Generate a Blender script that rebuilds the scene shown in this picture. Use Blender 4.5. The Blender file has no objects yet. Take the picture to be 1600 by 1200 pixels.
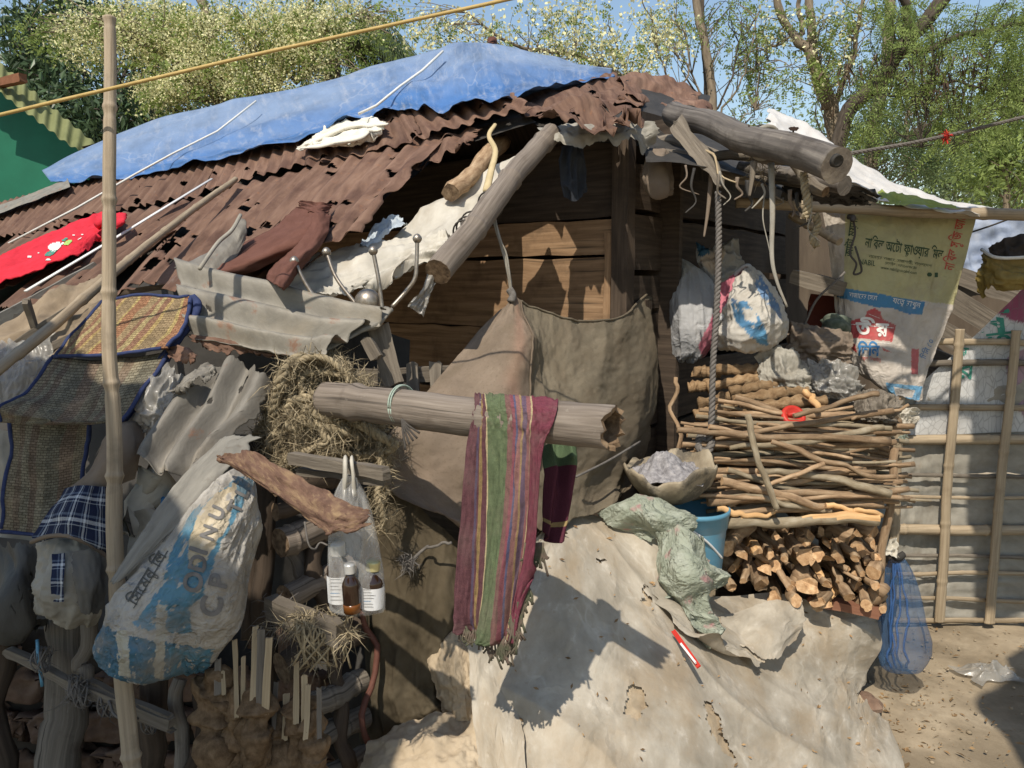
import bpy, math, random
import numpy as np
from mathutils import Vector
from mathutils.bvhtree import BVHTree
from mathutils.geometry import tessellate_polygon

R = np.random.default_rng(7)
random.seed(7)
PI = math.pi
sc = bpy.context.scene
COL = sc.collection
TH = math.radians(7.1)
CT, ST = math.cos(TH), math.sin(TH)
F = 1200.0
EYE = np.array([0, 0, 1.5])


def P(x, y, d):
    """point at distance d along the viewing axis"""
    cx = (x - 800) / F * d
    cy = (600 - y) / F * d
    return np.array([cx, d * CT + cy * ST, 1.5 - d * ST + cy * CT])


def PL(x, y, pl, off=0.0):
    """where the sight line meets a plane (normal, point)"""
    n, p0 = pl
    v = P(x, y, 1.0) - EYE
    k = np.dot(n, p0 + n * off - EYE) / np.dot(n, v)
    return EYE + v * k


def proj(G):
    G = np.asarray(G) - EYE
    X = G[..., 0]
    D = G[..., 1] * CT - G[..., 2] * ST
    U = G[..., 1] * ST + G[..., 2] * CT
    return 800 + X / D * F, 600 - U / D * F, D


def unit(v):
    v = np.asarray(v, float)
    return v / np.linalg.norm(v)


# ---- house frame: T runs along the eave (away to the left), S up the slope
E0 = np.array([0.15, 2.70, 2.00])
TD = np.array([-0.8, 0.6, 0])
SD = np.array([0.6, 0.8, 0])
PITCH_UP, PITCH_LOW = 0.80, 0.56


def plane3(a, b, c):
    n = unit(np.cross(b - a, c - a))
    if n[2] < 0:
        n = -n
    return (n, a)


RUP = plane3(E0, E0 + TD, E0 + SD + np.array([0, 0, PITCH_UP]))
RLOW = plane3(E0, E0 + TD, E0 + SD + np.array([0, 0, PITCH_LOW]))
CORNER = np.array([0.45, 3.10, 0])
WALLA = (np.array([-0.6, -0.8, 0]), CORNER)
WALLB = (np.array([0.8, -0.6, 0]), CORNER)
GROUND = (np.array([0, 0, 1.0]), np.array([0, 0, 0.0]))
FENCE = (np.array([0, -1.0, 0]), np.array([0, 3.3, 0]))

# sun
SUN_EL, SUN_AZ = math.radians(52), math.radians(22)   # light travels this far right of straight ahead
TOSUN = np.array([-math.sin(SUN_AZ) * math.cos(SUN_EL), -math.cos(SUN_AZ) * math.cos(SUN_EL), math.sin(SUN_EL)])


# ---------------------------------------------------------------- noise
def _h(xi, yi, zi, s):
    h = (xi * 374761393 + yi * 668265263 + zi * 2147483647 + s * 974711) & 0xFFFFFFFF
    h = ((h ^ (h >> 13)) * 1274126177) & 0xFFFFFFFF
    h = (h ^ (h >> 16)) & 0xFFFFFFFF
    return h / 2147483647.5 - 1.0


def vn(x, y, s=0, z=None):
    x = np.asarray(x, float); y = np.asarray(y, float)
    z = np.zeros_like(x) if z is None else np.asarray(z, float)
    xi, yi, zi = np.floor(x).astype(np.int64), np.floor(y).astype(np.int64), np.floor(z).astype(np.int64)
    fx, fy, fz = x - xi, y - yi, z - zi
    fx = fx * fx * fx * (fx * (fx * 6 - 15) + 10); fy = fy * fy * fy * (fy * (fy * 6 - 15) + 10); fz = fz * fz * (3 - 2 * fz)
    o = 0
    for dz in (0, 1):
        wz = fz if dz else 1 - fz
        for dx in (0, 1):
            for dy in (0, 1):
                o = o + _h(xi + dx, yi + dy, zi + dz, s) * (fx if dx else 1 - fx) * (fy if dy else 1 - fy) * wz
    return o


def fbm(x, y, s=0, o=4, z=None):
    a, t = 1.0, 0
    for k in range(o):
        t = t + a * vn(np.asarray(x) * 2 ** k, np.asarray(y) * 2 ** k, s + k * 17, None if z is None else np.asarray(z) * 2 ** k)
        a *= 0.5
    return t


def ridge(x, y, s=0, o=3):
    a, t = 1.0, 0
    for k in range(o):
        t = t + a * (1 - 2 * np.abs(vn(np.asarray(x) * 2 ** k + 3.7 * k, np.asarray(y) * 2 ** k, s + k * 31)))
        a *= 0.5
    return t


def crumple(U, V, K, seed, asp=1.0, lo=.08, hi=.4):
    """flat facets meeting in sharp creases, as in folded sheeting"""
    rg = np.random.default_rng(seed); d = np.zeros(U.shape)
    for _ in range(int(K)):
        th = rg.uniform(0, PI); cu, cv = rg.uniform(-.05, 1.05) * asp, rg.uniform(-.05, 1.05); r = rg.uniform(lo, hi)
        x, y = U * asp - cu, V - cv
        s = np.abs(math.cos(th) * x + math.sin(th) * y)
        d += rg.choice([-1, 1, 1]) * r * (np.clip(1 - s / r, 0, None)) * np.exp(-(x * x + y * y) / (2 * r * r))
    return (d - d.mean()) / (d.std() + 1e-9)


# ---------------------------------------------------------------- objects
ORG = {}


def tag(o, label=None, cat=None, group=None, kind=None):
    if label: o['label'] = label
    if cat: o['category'] = cat
    if group: o['group'] = group
    if kind: o['kind'] = kind
    return o


def thing(name, label, cat, loc, group=None):
    o = bpy.data.objects.new(name, None)
    COL.objects.link(o)
    o.location = tuple(float(v) for v in loc)
    o.empty_display_size = 0.05
    ORG[o.name] = np.array(loc, float)
    return tag(o, label, cat, group)


def mk(name, V, Fc, mats, parent=None, label=None, cat=None, group=None, kind=None, smooth=True, uv=None, col=None, fmat=None):
    """one mesh object; V in world space, moved to the parent's (or its own) base"""
    V = np.asarray(V, float).reshape(-1, 3)
    if parent is not None:
        org = ORG[parent.name]
    else:
        org = np.array([V[:, 0].mean(), V[:, 1].mean(), V[:, 2].min()])
    me = bpy.data.meshes.new(name)
    if isinstance(Fc, np.ndarray):
        n, k = Fc.shape
        me.vertices.add(len(V)); me.vertices.foreach_set('co', (V - org).astype(np.float32).ravel())
        me.loops.add(n * k); me.loops.foreach_set('vertex_index', Fc.astype(np.int32).ravel())
        me.polygons.add(n)
        me.polygons.foreach_set('loop_start', np.arange(0, n * k, k, dtype=np.int32))
        me.update(calc_edges=True)
    else:
        me.from_pydata([tuple(v) for v in V - org], [], [tuple(int(i) for i in f) for f in Fc])
    if not isinstance(mats, (list, tuple)): mats = [mats]
    for m in mats: me.materials.append(m)
    npoly = len(me.polygons)
    sm = np.full(npoly, smooth)
    if fmat is not None and len(fmat) == npoly: sm &= np.asarray(fmat) != 1   # sawn ends stay flat
    me.polygons.foreach_set('use_smooth', sm)
    if fmat is not None:
        me.polygons.foreach_set('material_index', np.asarray(fmat, np.int32))
    if uv is not None:
        uvl = me.uv_layers.new(name='UVMap')
        li = np.empty(len(me.loops), np.int32); me.loops.foreach_get('vertex_index', li)
        uvl.data.foreach_set('uv', np.asarray(uv, np.float32).reshape(-1, 2)[li].ravel())
    if col is not None:
        ca = me.color_attributes.new('Col', 'FLOAT_COLOR', 'POINT')
        c = np.ones((len(V), 4), np.float32); c[:, :3] = np.asarray(col, np.float32).reshape(-1, 3)
        ca.data.foreach_set('color', c.ravel())
    me.validate(); me.update()
    o = bpy.data.objects.new(name, me)
    COL.objects.link(o)
    if parent is not None:
        o.parent = parent
    else:
        o.location = tuple(org)
    ORG[o.name] = org
    return tag(o, label, cat, group, kind)


class MB:
    """collects shapes that become ONE mesh"""
    def __init__(s):
        s.V = []; s.F = []; s.U = []; s.M = []; s.n = 0

    def add(s, V, Fc, uv=None, m=0):
        V = np.asarray(V, float).reshape(-1, 3)
        s.V.append(V)
        s.U.append(np.zeros((len(V), 2)) if uv is None else np.asarray(uv).reshape(-1, 2))
        mm = m if isinstance(m, (list, np.ndarray)) else [m] * len(Fc)
        for f, q in zip(Fc, mm):
            s.F.append([int(i) + s.n for i in f]); s.M.append(q)
        s.n += len(V)
        return s

    def build(s, name, mats, parent=None, **k):
        return mk(name, np.concatenate(s.V), s.F, mats, parent, uv=np.concatenate(s.U), fmat=s.M, **k)


# ---------------------------------------------------------------- surfaces from control points
def _cr(C, n):
    """resample axis 0 of C with a Catmull-Rom spline"""
    C = np.asarray(C, float); k = len(C)
    if k == 2:
        t = np.linspace(0, 1, n).reshape((-1,) + (1,) * (C.ndim - 1))
        return C[0] * (1 - t) + C[1] * t
    E = np.concatenate([[2 * C[0] - C[1]], C, [2 * C[-1] - C[-2]]])
    t = np.linspace(0, k - 1, n); i = np.minimum(t.astype(int), k - 2)
    f = (t - i).reshape((-1,) + (1,) * (C.ndim - 1))
    a, b, c, d = E[i], E[i + 1], E[i + 2], E[i + 3]
    return 0.5 * (2 * b + (c - a) * f + (2 * a - 5 * b + 4 * c - d) * f ** 2 + (3 * b - a - 3 * c + d) * f ** 3)


def ctrl(rows, plane=None, off=0.0):
    """rows of (px, py, depth) - or (px, py) on a plane - to world points"""
    return np.array([[P(*q) if len(q) == 3 else PL(q[0], q[1], plane, off) for q in r] for r in rows])


def grid(C, nu, nv):
    g = _cr(C, nv)
    return np.swapaxes(_cr(np.swapaxes(g, 0, 1), nu), 0, 1)


def normals(G):
    du = np.gradient(G, axis=1); dv = np.gradient(G, axis=0)
    n = np.cross(du, dv)
    n /= np.linalg.norm(n, axis=-1, keepdims=True) + 1e-12
    s = np.sum(n * (EYE - G), axis=-1).mean()
    return n if s > 0 else -n


def UVg(nu, nv):
    return np.meshgrid(np.linspace(0, 1, nu), np.linspace(0, 1, nv))


def ragged(G, l=0, r=0, t=0, b=0, seed=0, fr=9):
    """pull the rim of a grid in and out so its outline is uneven"""
    nv, nu, _ = G.shape
    U, V = UVg(nu, nv)
    eu0 = l * (0.5 + 0.5 * fbm(V * fr, V * 0 + 1.3, seed, 4)); eu1 = r * (0.5 + 0.5 * fbm(V * fr, V * 0 + 5.1, seed + 3, 4))
    ev0 = t * (0.5 + 0.5 * fbm(U * fr, U * 0 + 2.2, seed + 5, 4)); ev1 = b * (0.5 + 0.5 * fbm(U * fr, U * 0 + 7.7, seed + 9, 4))
    UU = np.clip(eu0 + U * (1 - eu0 - eu1), 0, 1); VV = np.clip(ev0 + V * (1 - ev0 - ev1), 0, 1)
    return sample(G, UU, VV), UU, VV


def sample(G, U, V):
    nv, nu, _ = G.shape
    x = np.clip(U, 0, 1) * (nu - 1); y = np.clip(V, 0, 1) * (nv - 1)
    i = np.minimum(x.astype(int), nu - 2); j = np.minimum(y.astype(int), nv - 2)
    fx = (x - i)[..., None]; fy = (y - j)[..., None]
    return (G[j, i] * (1 - fx) + G[j, i + 1] * fx) * (1 - fy) + (G[j + 1, i] * (1 - fx) + G[j + 1, i + 1] * fx) * fy


def surf(name, G, mat, parent=None, mask=None, thick=0.0, col=None, uvs=None, **k):
    """grid of points to a mesh; mask drops cells; thick gives it a back and a rim"""
    nv, nu, _ = G.shape
    wu = np.linalg.norm(np.diff(G, axis=1), axis=-1).sum(1).mean(); wv = np.linalg.norm(np.diff(G, axis=0), axis=-1).sum(0).mean()
    U, V = UVg(nu, nv)
    uv = np.stack([U * wu, V * wv], -1).reshape(-1, 2) if uvs is None else uvs.reshape(-1, 2)
    idx = np.arange(nv * nu).reshape(nv, nu)
    q = np.stack([idx[:-1, :-1], idx[:-1, 1:], idx[1:, 1:], idx[1:, :-1]], -1)
    keep = np.ones((nv - 1, nu - 1), bool) if mask is None else mask[:nv - 1, :nu - 1]
    Fq = q[keep]
    n = normals(G)
    if np.sum(np.cross(G[0, 1] - G[0, 0], G[1, 0] - G[0, 0]) * n[0, 0]) < 0:
        Fq = Fq[:, ::-1]
    Vt = G.reshape(-1, 3)
    if thick:
        B = (G - n * thick).reshape(-1, 3)
        N = len(Vt)
        e = {}
        for f in Fq:
            for a, b in zip(f, np.roll(f, -1)):
                if (b, a) in e: del e[(b, a)]
                else: e[(a, b)] = 1
        rim = np.array([[b, a, a + N, b + N] for a, b in e]) if e else np.zeros((0, 4), int)
        Fq = np.concatenate([Fq, Fq[:, ::-1] + N, rim])
        Vt = np.concatenate([Vt, B]); uv = np.concatenate([uv, uv])
        if col is not None: col = np.concatenate([col.reshape(-1, 3)] * 2)
    return mk(name, Vt, Fq, mat, parent, uv=uv, col=col, **k)


def cloth(name, rows, mat, parent=None, nu=60, nv=60, plane=None, off=0, wr=((0.006, 6, 6, 0),), seed=1, rag=None, mask=None, thick=0.0, bulge=0.0, paint=None, dd=0.0, **k):
    """draped patch: wr = (amplitude, freq u, freq v, 1 for sharp creases)"""
    if dd: rows = [[(q[0], q[1], q[2] + dd) for q in r] for r in rows]
    G = grid(ctrl(rows, plane, off), nu, nv)
    U, V = UVg(nu, nv)
    if rag:
        G, U, V = ragged(G, *rag, seed=seed)
    n = normals(G)
    d = bulge * (np.sin(PI * np.clip(U, 0, 1)) * np.sin(PI * np.clip(V, 0, 1))) ** 0.6
    for i, w in enumerate(wr):
        d = d + w[0] * (crumple(U, V, w[1], seed + i * 7, w[2]) if w[3] == 2 else ridge(U * w[1] + i, V * w[2], seed + i * 7, 2) if w[3] else fbm(U * w[1], V * w[2], seed + i * 7, 3))
    G = G + n * d[..., None]
    col = None
    if paint is not None:
        col = paint(G, U, V)
    m = mask(G, U, V) if mask else None
    o = surf(name, G, mat, parent, mask=m, thick=thick, col=col, **k)
    GR[o.name] = G
    return o


GR = {}


def inpoly(x, y, poly):
    c = np.zeros(x.shape, bool)
    n = len(poly)
    for i in range(n):
        x0, y0 = poly[i]; x1, y1 = poly[(i + 1) % n]
        if y0 == y1: continue
        t = ((y0 > y) != (y1 > y)) & (x < (x1 - x0) * (y - y0) / (y1 - y0) + x0)
        c ^= t
    return c


def painter(base, polys, wear=0.0, seed=3, jit=1.5):
    """colour regions of a surface; regions are outlined as seen from the front"""
    def f(G, U, V):
        x, y, _ = proj(G)
        x = x + jit * fbm(U * 40, V * 40, seed, 2); y = y + jit * fbm(U * 40, V * 40, seed + 5, 2)
        c = np.tile(np.array(base, float), G.shape[:2] + (1,))
        for poly, rgb in polys:
            m = inpoly(x, y, poly)
            if wear: m &= fbm(U * 30, V * 30, seed + 11, 4) > -1.2 + wear
            c[m] = rgb
        return c
    return f


# ---------------------------------------------------------------- tubes, sticks, ropes
def tubeVF(pts, rad, seg=8, caps=True, flat=None, nz=0.0, seed=0, twist=0):
    """tube along pts; flat=(direction, factor) squeezes it; returns V, F, uv, face kinds (1 = end)"""
    pts = np.asarray(pts, float); n = len(pts)
    rad = np.broadcast_to(np.asarray(rad, float), (n,))
    tg = np.gradient(pts, axis=0); tg /= np.linalg.norm(tg, axis=1, keepdims=True) + 1e-12
    a = np.array([0, 0, 1.0]) if abs(tg[0][2]) < 0.9 else np.array([0, 1.0, 0])
    x = unit(np.cross(a, tg[0]))
    L = np.concatenate([[0], np.cumsum(np.linalg.norm(np.diff(pts, axis=0), axis=1))])
    V = []; uv = []
    for i in range(n):
        x = x - tg[i] * np.dot(x, tg[i]); x = unit(x)
        y = np.cross(tg[i], x)
        th = np.linspace(0, 2 * PI, seg, endpoint=False) + twist * i
        r = np.full(seg, rad[i])
        if nz: r = r * (1 + nz * fbm(np.cos(th) * 1.5 + 9, np.sin(th) * 1.5 + L[i] * 12, seed, 3))
        ring = np.cos(th)[:, None] * x * r[:, None] + np.sin(th)[:, None] * y * r[:, None]
        if flat is not None:
            fd = unit(flat[0]); ring = ring - np.outer(ring @ fd, fd) * (1 - flat[1])
        V.append(pts[i] + ring)
        uv.append(np.stack([th * rad[0], np.full(seg, L[i])], 1))
    Fc = []; M = []
    for i in range(n - 1):
        for j in range(seg):
            k = (j + 1) % seg
            Fc.append([i * seg + j, i * seg + k, (i + 1) * seg + k, (i + 1) * seg + j]); M.append(0)
    if caps:
        Fc.append(list(range(seg))[::-1]); M.append(1)
        Fc.append([(n - 1) * seg + j for j in range(seg)]); M.append(1)
    return np.concatenate(V), Fc, np.concatenate(uv), M


def path(pts, n):
    return _cr(np.asarray(pts, float), n)


def wob(pts, amp, seed, fr=3.0):
    t = np.linspace(0, 1, len(pts))
    d = np.stack([fbm(t * fr, t * 0 + k * 9.1, seed + k, 3) for k in range(3)], 1) * amp
    d -= d[0] * (1 - t[:, None]) + d[-1] * t[:, None]
    return pts + d


def tube(name, pts, rad, mats, parent=None, seg=8, nz=0.0, seed=0, flat=None, caps=True, **k):
    V, Fc, uv, M = tubeVF(pts, rad, seg, caps, flat, nz, seed)
    mats = mats if isinstance(mats, (list, tuple)) else [mats]
    return mk(name, V, Fc, mats, parent, uv=uv, fmat=[min(m, len(mats) - 1) for m in M], **k)


def stickVF(a, b, r0, r1, seed, n=14, seg=8, crook=0.02, nz=0.12):
    pts = wob(path([a, b], n), crook, seed, 2.5)
    t = np.linspace(0, 1, n)
    rad = (r0 + (r1 - r0) * t) * (1 + 0.10 * fbm(t * 7, t * 0, seed + 2, 2))
    return tubeVF(pts, rad, seg, True, None, nz, seed)


def stick(name, a, b, r0, r1, mats, seed, parent=None, crook=0.02, nz=0.12, seg=8, n=14, **k):
    V, Fc, uv, M = stickVF(np.asarray(a), np.asarray(b), r0, r1, seed, n, seg, crook, nz)
    mats = mats if isinstance(mats, (list, tuple)) else [mats]
    return mk(name, V, Fc, mats, parent, uv=uv, fmat=[min(m, len(mats) - 1) for m in M], **k)


def bambooVF(a, b, r0, r1, seed, nodes=5, seg=12, crook=0.006, swell=0.13, hollow=False, n=None):
    n = n or min(420, nodes * 45)
    t = np.linspace(0, 1, n)
    pts = wob(path([a, b], n), crook, seed, 2)
    ph = (t * nodes + 0.37 * (seed % 3)) % 1.0
    d = np.minimum(ph, 1 - ph)
    rad = (r0 + (r1 - r0) * t) * (1 + swell * np.exp(-(d / 0.03) ** 2) - 0.5 * swell * np.exp(-((ph - 0.09) / 0.035) ** 2))
    V, Fc, uv, M = tubeVF(pts, rad, seg, not hollow, None, 0.04, seed)
    if hollow:
        ax = unit(pts[-1] - pts[-2]); c = pts[-1]
        m = len(V); outer = V[-seg:]
        # broken rim, then the inside wall and the septum
        jag = np.array([0.012 * vn(k * 1.7, 0.3, seed) for k in range(seg)])
        V[-seg:] = outer + np.outer(jag, ax)
        inner = c + (V[-seg:] - c) * 0.76; deep = c - ax * 0.11 + (outer - c) * 0.74
        cen = [c - ax * 0.115]
        V = np.concatenate([V, inner, deep, cen]); uv = np.concatenate([uv, uv[-seg:], uv[-seg:] + [0, .1], [[0, 0]]])
        for j in range(seg):
            k = (j + 1) % seg
            Fc += [[m - seg + j, m - seg + k, m + k, m + j], [m + j, m + k, m + seg + k, m + seg + j], [m + seg + j, m + seg + k, m + 2 * seg]]
            M += [1, 1, 1]
        Fc.append(list(range(seg))[::-1]); M.append(1)
    return V, Fc, uv, M


def bamboo(name, a, b, r0, r1, mats, seed, parent=None, nodes=5, **k):
    kk = {q: k.pop(q) for q in ('seg', 'crook', 'swell', 'hollow', 'n') if q in k}
    V, Fc, uv, M = bambooVF(np.asarray(a), np.asarray(b), r0, r1, seed, nodes, **kk)
    mats = mats if isinstance(mats, (list, tuple)) else [mats]
    return mk(name, V, Fc, mats, parent, uv=uv, fmat=[min(m, len(mats) - 1) for m in M], **k)


def ropeMB(mb, pts, r, pitch=0.05, strands=3, seg=5, m=0):
    pts = np.asarray(pts); n = len(pts)
    tg = np.gradient(pts, axis=0); tg /= np.linalg.norm(tg, axis=1, keepdims=True) + 1e-12
    L = np.concatenate([[0], np.cumsum(np.linalg.norm(np.diff(pts, axis=0), axis=1))])
    a = np.array([0.31, 0.77, 0.55]); X = np.cross(tg, a); X /= np.linalg.norm(X, axis=1, keepdims=True) + 1e-9; Y = np.cross(tg, X)
    for s in range(strands):
        th = L / pitch * 2 * PI + s * 2 * PI / strands
        q = pts + (np.cos(th)[:, None] * X + np.sin(th)[:, None] * Y) * r * 0.5
        V, Fc, uv, M = tubeVF(q, r * 0.55, seg)
        mb.add(V, Fc, uv, m)
    return mb


def rope(name, pts, r, mat, parent=None, pitch=None, n=None, **k):
    pts = np.asarray(pts, float)
    Lt = np.linalg.norm(np.diff(pts, axis=0), axis=1).sum()
    pitch = pitch or r * 5
    n = n or int(min(400, max(12, Lt / pitch * 7)))
    return ropeMB(MB(), path(pts, n), r, pitch).build(name, mat, parent, **k)


def fuzz(mb, pts, n, length, w, seed, m=0):
    """loose fibres springing from points"""
    rg = np.random.default_rng(seed)
    pts = np.asarray(pts)
    for i in rg.integers(0, len(pts), n):
        p = pts[i]; d = unit(rg.normal(size=3)); L = length * rg.uniform(0.4, 1.2)
        q = p + d * L * 0.55 + rg.normal(size=3) * L * 0.15; e = q + d * L * 0.3 + rg.normal(size=3) * L * 0.3 - np.array([0, 0, L * 0.25])
        s = unit(np.cross(d, rg.normal(size=3))) * w
        mb.add([p - s, p + s, q + s, q - s, e], [[0, 1, 2, 3], [3, 2, 4]], None, m)
    return mb


def boxVF(c, ax, ay, az):
    c = np.asarray(c); ax, ay, az = map(np.asarray, (ax, ay, az))
    V = np.array([c + sx * ax + sy * ay + sz * az for sx in (-1, 1) for sy in (-1, 1) for sz in (-1, 1)])
    Fc = [[0, 1, 3, 2], [4, 6, 7, 5], [0, 4, 5, 1], [2, 3, 7, 6], [0, 2, 6, 4], [1, 5, 7, 3]]
    uv = np.array([[sx * np.linalg.norm(ax), sy * np.linalg.norm(ay) + sz * np.linalg.norm(az)] for sx in (-1, 1) for sy in (-1, 1) for sz in (-1, 1)])
    return V, Fc, uv


def plank(name, a, b, up, h, t, mat, parent=None, seed=0, rough=0.004, n=18, m=5, **k):
    """board from a to b: h tall along up, t thick, with slightly uneven edges"""
    a, b = np.asarray(a, float), np.asarray(b, float)
    ax = unit(b - a); up = unit(np.asarray(up, float) - ax * np.dot(up, ax)); nn = np.cross(ax, up)
    L = np.linalg.norm(b - a)
    V = []; uv = []
    prof = []
    for j in range(m): prof.append((-0.5 + j / (m - 1), 0.5))
    for j in range(m): prof.append((0.5 - j / (m - 1), -0.5))
    k2 = len(prof)
    for i in range(n):
        s = i / (n - 1)
        e0 = rough * fbm(np.array([s * L * 9]), np.array([0.3]), seed, 3)[0]; e1 = rough * fbm(np.array([s * L * 9]), np.array([4.3]), seed + 1, 3)[0]
        for j, (pu, pt) in enumerate(prof):
            z = pu * h + (e1 if pu > 0.4 else e0 if pu < -0.4 else 0)
            ex = rough * 1.5 * vn(np.array([pu * 9.]), np.array([s * 3.]), seed + 5)[0] if i in (0, n - 1) else 0
            V.append(a + ax * (s * L + ex) + up * z + nn * (pt * t)); uv.append((pu * h + (pt + .5) * .003, s * L))
    Fc = []
    for i in range(n - 1):
        for j in range(k2):
            q = (j + 1) % k2
            Fc.append([i * k2 + j, i * k2 + q, (i + 1) * k2 + q, (i + 1) * k2 + j])
    Fc.append(list(range(k2))[::-1]); Fc.append([(n - 1) * k2 + j for j in range(k2)])
    return mk(name, V, Fc, mat, parent, uv=np.array(uv), smooth=False, **k)


def latheVF(c, prof, seg=28, ax=(0, 0, 1), sq=1.0):
    """prof = (radius, height) pairs about an axis through c"""
    az = unit(ax); t = np.array([1.0, 0, 0]) if abs(az[0]) < 0.9 else np.array([0, 1.0, 0])
    x = unit(np.cross(np.cross(az, t), az)); y = np.cross(az, x)
    th = np.linspace(0, 2 * PI, seg, endpoint=False)
    V = []; uv = []; l = 0; p = prof[0]
    for r, h in prof:
        l += math.hypot(r - p[0], h - p[1]); p = (r, h)
        V.append(np.asarray(c) + (np.cos(th)[:, None] * x + np.sin(th)[:, None] * y * sq) * r + az * h)
        uv.append(np.stack([th * 0.05, np.full(seg, l)], 1))
    Fc = []
    for i in range(len(prof) - 1):
        for j in range(seg):
            k = (j + 1) % seg
            Fc.append([i * seg + j, i * seg + k, (i + 1) * seg + k, (i + 1) * seg + j])
    if prof[0][0] > 1e-6: Fc.append(list(range(seg))[::-1])
    if prof[-1][0] > 1e-6: Fc.append([(len(prof) - 1) * seg + j for j in range(seg)])
    return np.concatenate(V), Fc, np.concatenate(uv)


def lathe(name, c, prof, mat, parent=None, seg=28, ax=(0, 0, 1), sq=1.0, **k):
    V, Fc, uv = latheVF(c, prof, seg, ax, sq)
    return mk(name, V, Fc, mat, parent, uv=uv, **k)


# ---------------------------------------------------------------- lettering laid on a surface
def bvh(o):
    G = GR[o.name]; nv, nu, _ = G.shape
    idx = np.arange(nv * nu).reshape(nv, nu)
    q = np.stack([idx[:-1, :-1], idx[:-1, 1:], idx[1:, 1:], idx[1:, :-1]], -1).reshape(-1, 4)
    return BVHTree.FromPolygons([Vector(v) for v in G.reshape(-1, 3)], [tuple(int(i) for i in f) for f in q])


def textVF(body, bold=0.0):
    """flat lettering; every outline is filled by itself (with its own holes) because fallback fonts have overlapping strokes"""
    cu = bpy.data.curves.new('tmp', 'FONT'); cu.body = body; cu.size = 1
    o = bpy.data.objects.new('tmp', cu); COL.objects.link(o)
    bpy.context.view_layer.update()
    c2 = o.to_curve(bpy.context.evaluated_depsgraph_get())
    polys = []
    for sp in c2.splines:
        pts = []
        bp = sp.bezier_points
        if len(bp):
            for k in range(len(bp)):
                a, b = bp[k], bp[(k + 1) % len(bp)]
                for t in (0, .25, .5, .75):
                    q = a.co * (1 - t) ** 3 + a.handle_right * 3 * t * (1 - t) ** 2 + b.handle_left * 3 * t * t * (1 - t) + b.co * t ** 3
                    pts.append((q.x, q.y))
        else:
            pts = [(q.co[0], q.co[1]) for q in sp.points]
        out = []
        for q in pts:
            if not out or math.hypot(q[0] - out[-1][0], q[1] - out[-1][1]) > 1e-4: out.append(q)
        if len(out) > 2: polys.append(np.array(out))
    o.to_curve_clear()
    bpy.data.objects.remove(o); bpy.data.curves.remove(cu)
    if not polys: return np.zeros((0, 3)), []
    area = [0.5 * np.sum(p[:, 0] * np.roll(p[:, 1], -1) - np.roll(p[:, 0], -1) * p[:, 1]) for p in polys]
    sg = np.sign(area[int(np.argmax(np.abs(area)))])
    if bold:
        for k, p in enumerate(polys):
            d = np.roll(p, -1, 0) - np.roll(p, 1, 0); n = np.stack([d[:, 1], -d[:, 0]], 1); n /= np.linalg.norm(n, axis=1, keepdims=True) + 1e-9
            polys[k] = p + n * sg * bold
    V = []; Fc = []; n = 0; used = set()
    for k, p in enumerate(polys):
        if np.sign(area[k]) != sg: continue
        hs = [q for m, q in enumerate(polys) if np.sign(area[m]) != sg and inpoly(q[:1, 0], q[:1, 1], p)[0]]
        loops = [p] + hs
        tris = tessellate_polygon([[Vector((x, y, 0)) for x, y in q] for q in loops])
        al = np.concatenate(loops)
        V.append(np.column_stack([al, np.full(len(al), 1.2e-4 * len(V))])); Fc += [[i + n for i in t] for t in tris]; n += len(al)
    return np.concatenate(V), Fc


GLYPH = {}


def glyph(ch, bold):
    if (ch, bold) not in GLYPH: GLYPH[ch, bold] = textVF(ch, bold)
    return GLYPH[ch, bold]


def bengali(body, bold=0.0):
    """lay a Bengali line out by hand: left-standing vowel signs first, second letters of a cluster tucked below"""
    units = []; i = 0
    while i < len(body):
        c = body[i]; i += 1
        if i < len(body) and body[i] == '\u09bc': c += body[i]; i += 1
        units.append(c)
    out = []; i = 0
    while i < len(units):
        cl = [units[i]]; i += 1
        while i + 1 < len(units) and units[i] == '\u09cd': cl += ['_' + units[i + 1]]; i += 2
        vs = []
        while i < len(units) and units[i] in '\u09be\u09bf\u09c0\u09c1\u09c2\u09c7\u09cb\u0981': vs.append(units[i]); i += 1
        pre = [v for v in vs if v in '\u09bf\u09c7'] + (['\u09c7'] if '\u09cb' in vs else [])
        post = ['\u09be' if v == '\u09cb' else v for v in vs if v not in '\u09bf\u09c7']
        out += pre + cl + post
    x = 0; V = []; Fc = []; n = 0; last = .5
    for u in out:
        if u == ' ': x += .3; continue
        low = u[0] == '_' and len(u) > 1
        v, f = glyph(u[1:] if low else u, bold)
        if len(v) == 0: continue
        v = v.copy()
        if low: v[:, 0] = v[:, 0] * .55 + x - last * .62; v[:, 1] = v[:, 1] * .55 - .30
        else: v[:, 0] += x
        if not low:
            if u in '\u09c1\u09c2\u0981': adv = 0
            elif u == '\u09bf': adv = .27
            else: adv = glyph(u, bold)[0][:, 0].max() - .015
            x += adv; last = adv or last
        V.append(v); Fc += [[q + n for q in g] for g in f]; n += len(v)
    return np.concatenate(V), Fc


def finer(V, Fc, size):
    """cut long edges so that lettering can follow a creased surface"""
    import bmesh
    bm = bmesh.new(); vs = [bm.verts.new(v) for v in V]
    for f in Fc:
        try: bm.faces.new([vs[i] for i in f])
        except ValueError: pass
    for _ in range(4):
        e = [e for e in bm.edges if e.calc_length() > size]
        if not e: break
        bmesh.ops.subdivide_edges(bm, edges=e, cuts=1); bmesh.ops.triangulate(bm, faces=bm.faces[:])
    bm.verts.index_update()
    r = np.array([v.co[:] for v in bm.verts]), [[v.index for v in f.verts] for f in bm.faces]
    bm.free(); return r


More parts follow.
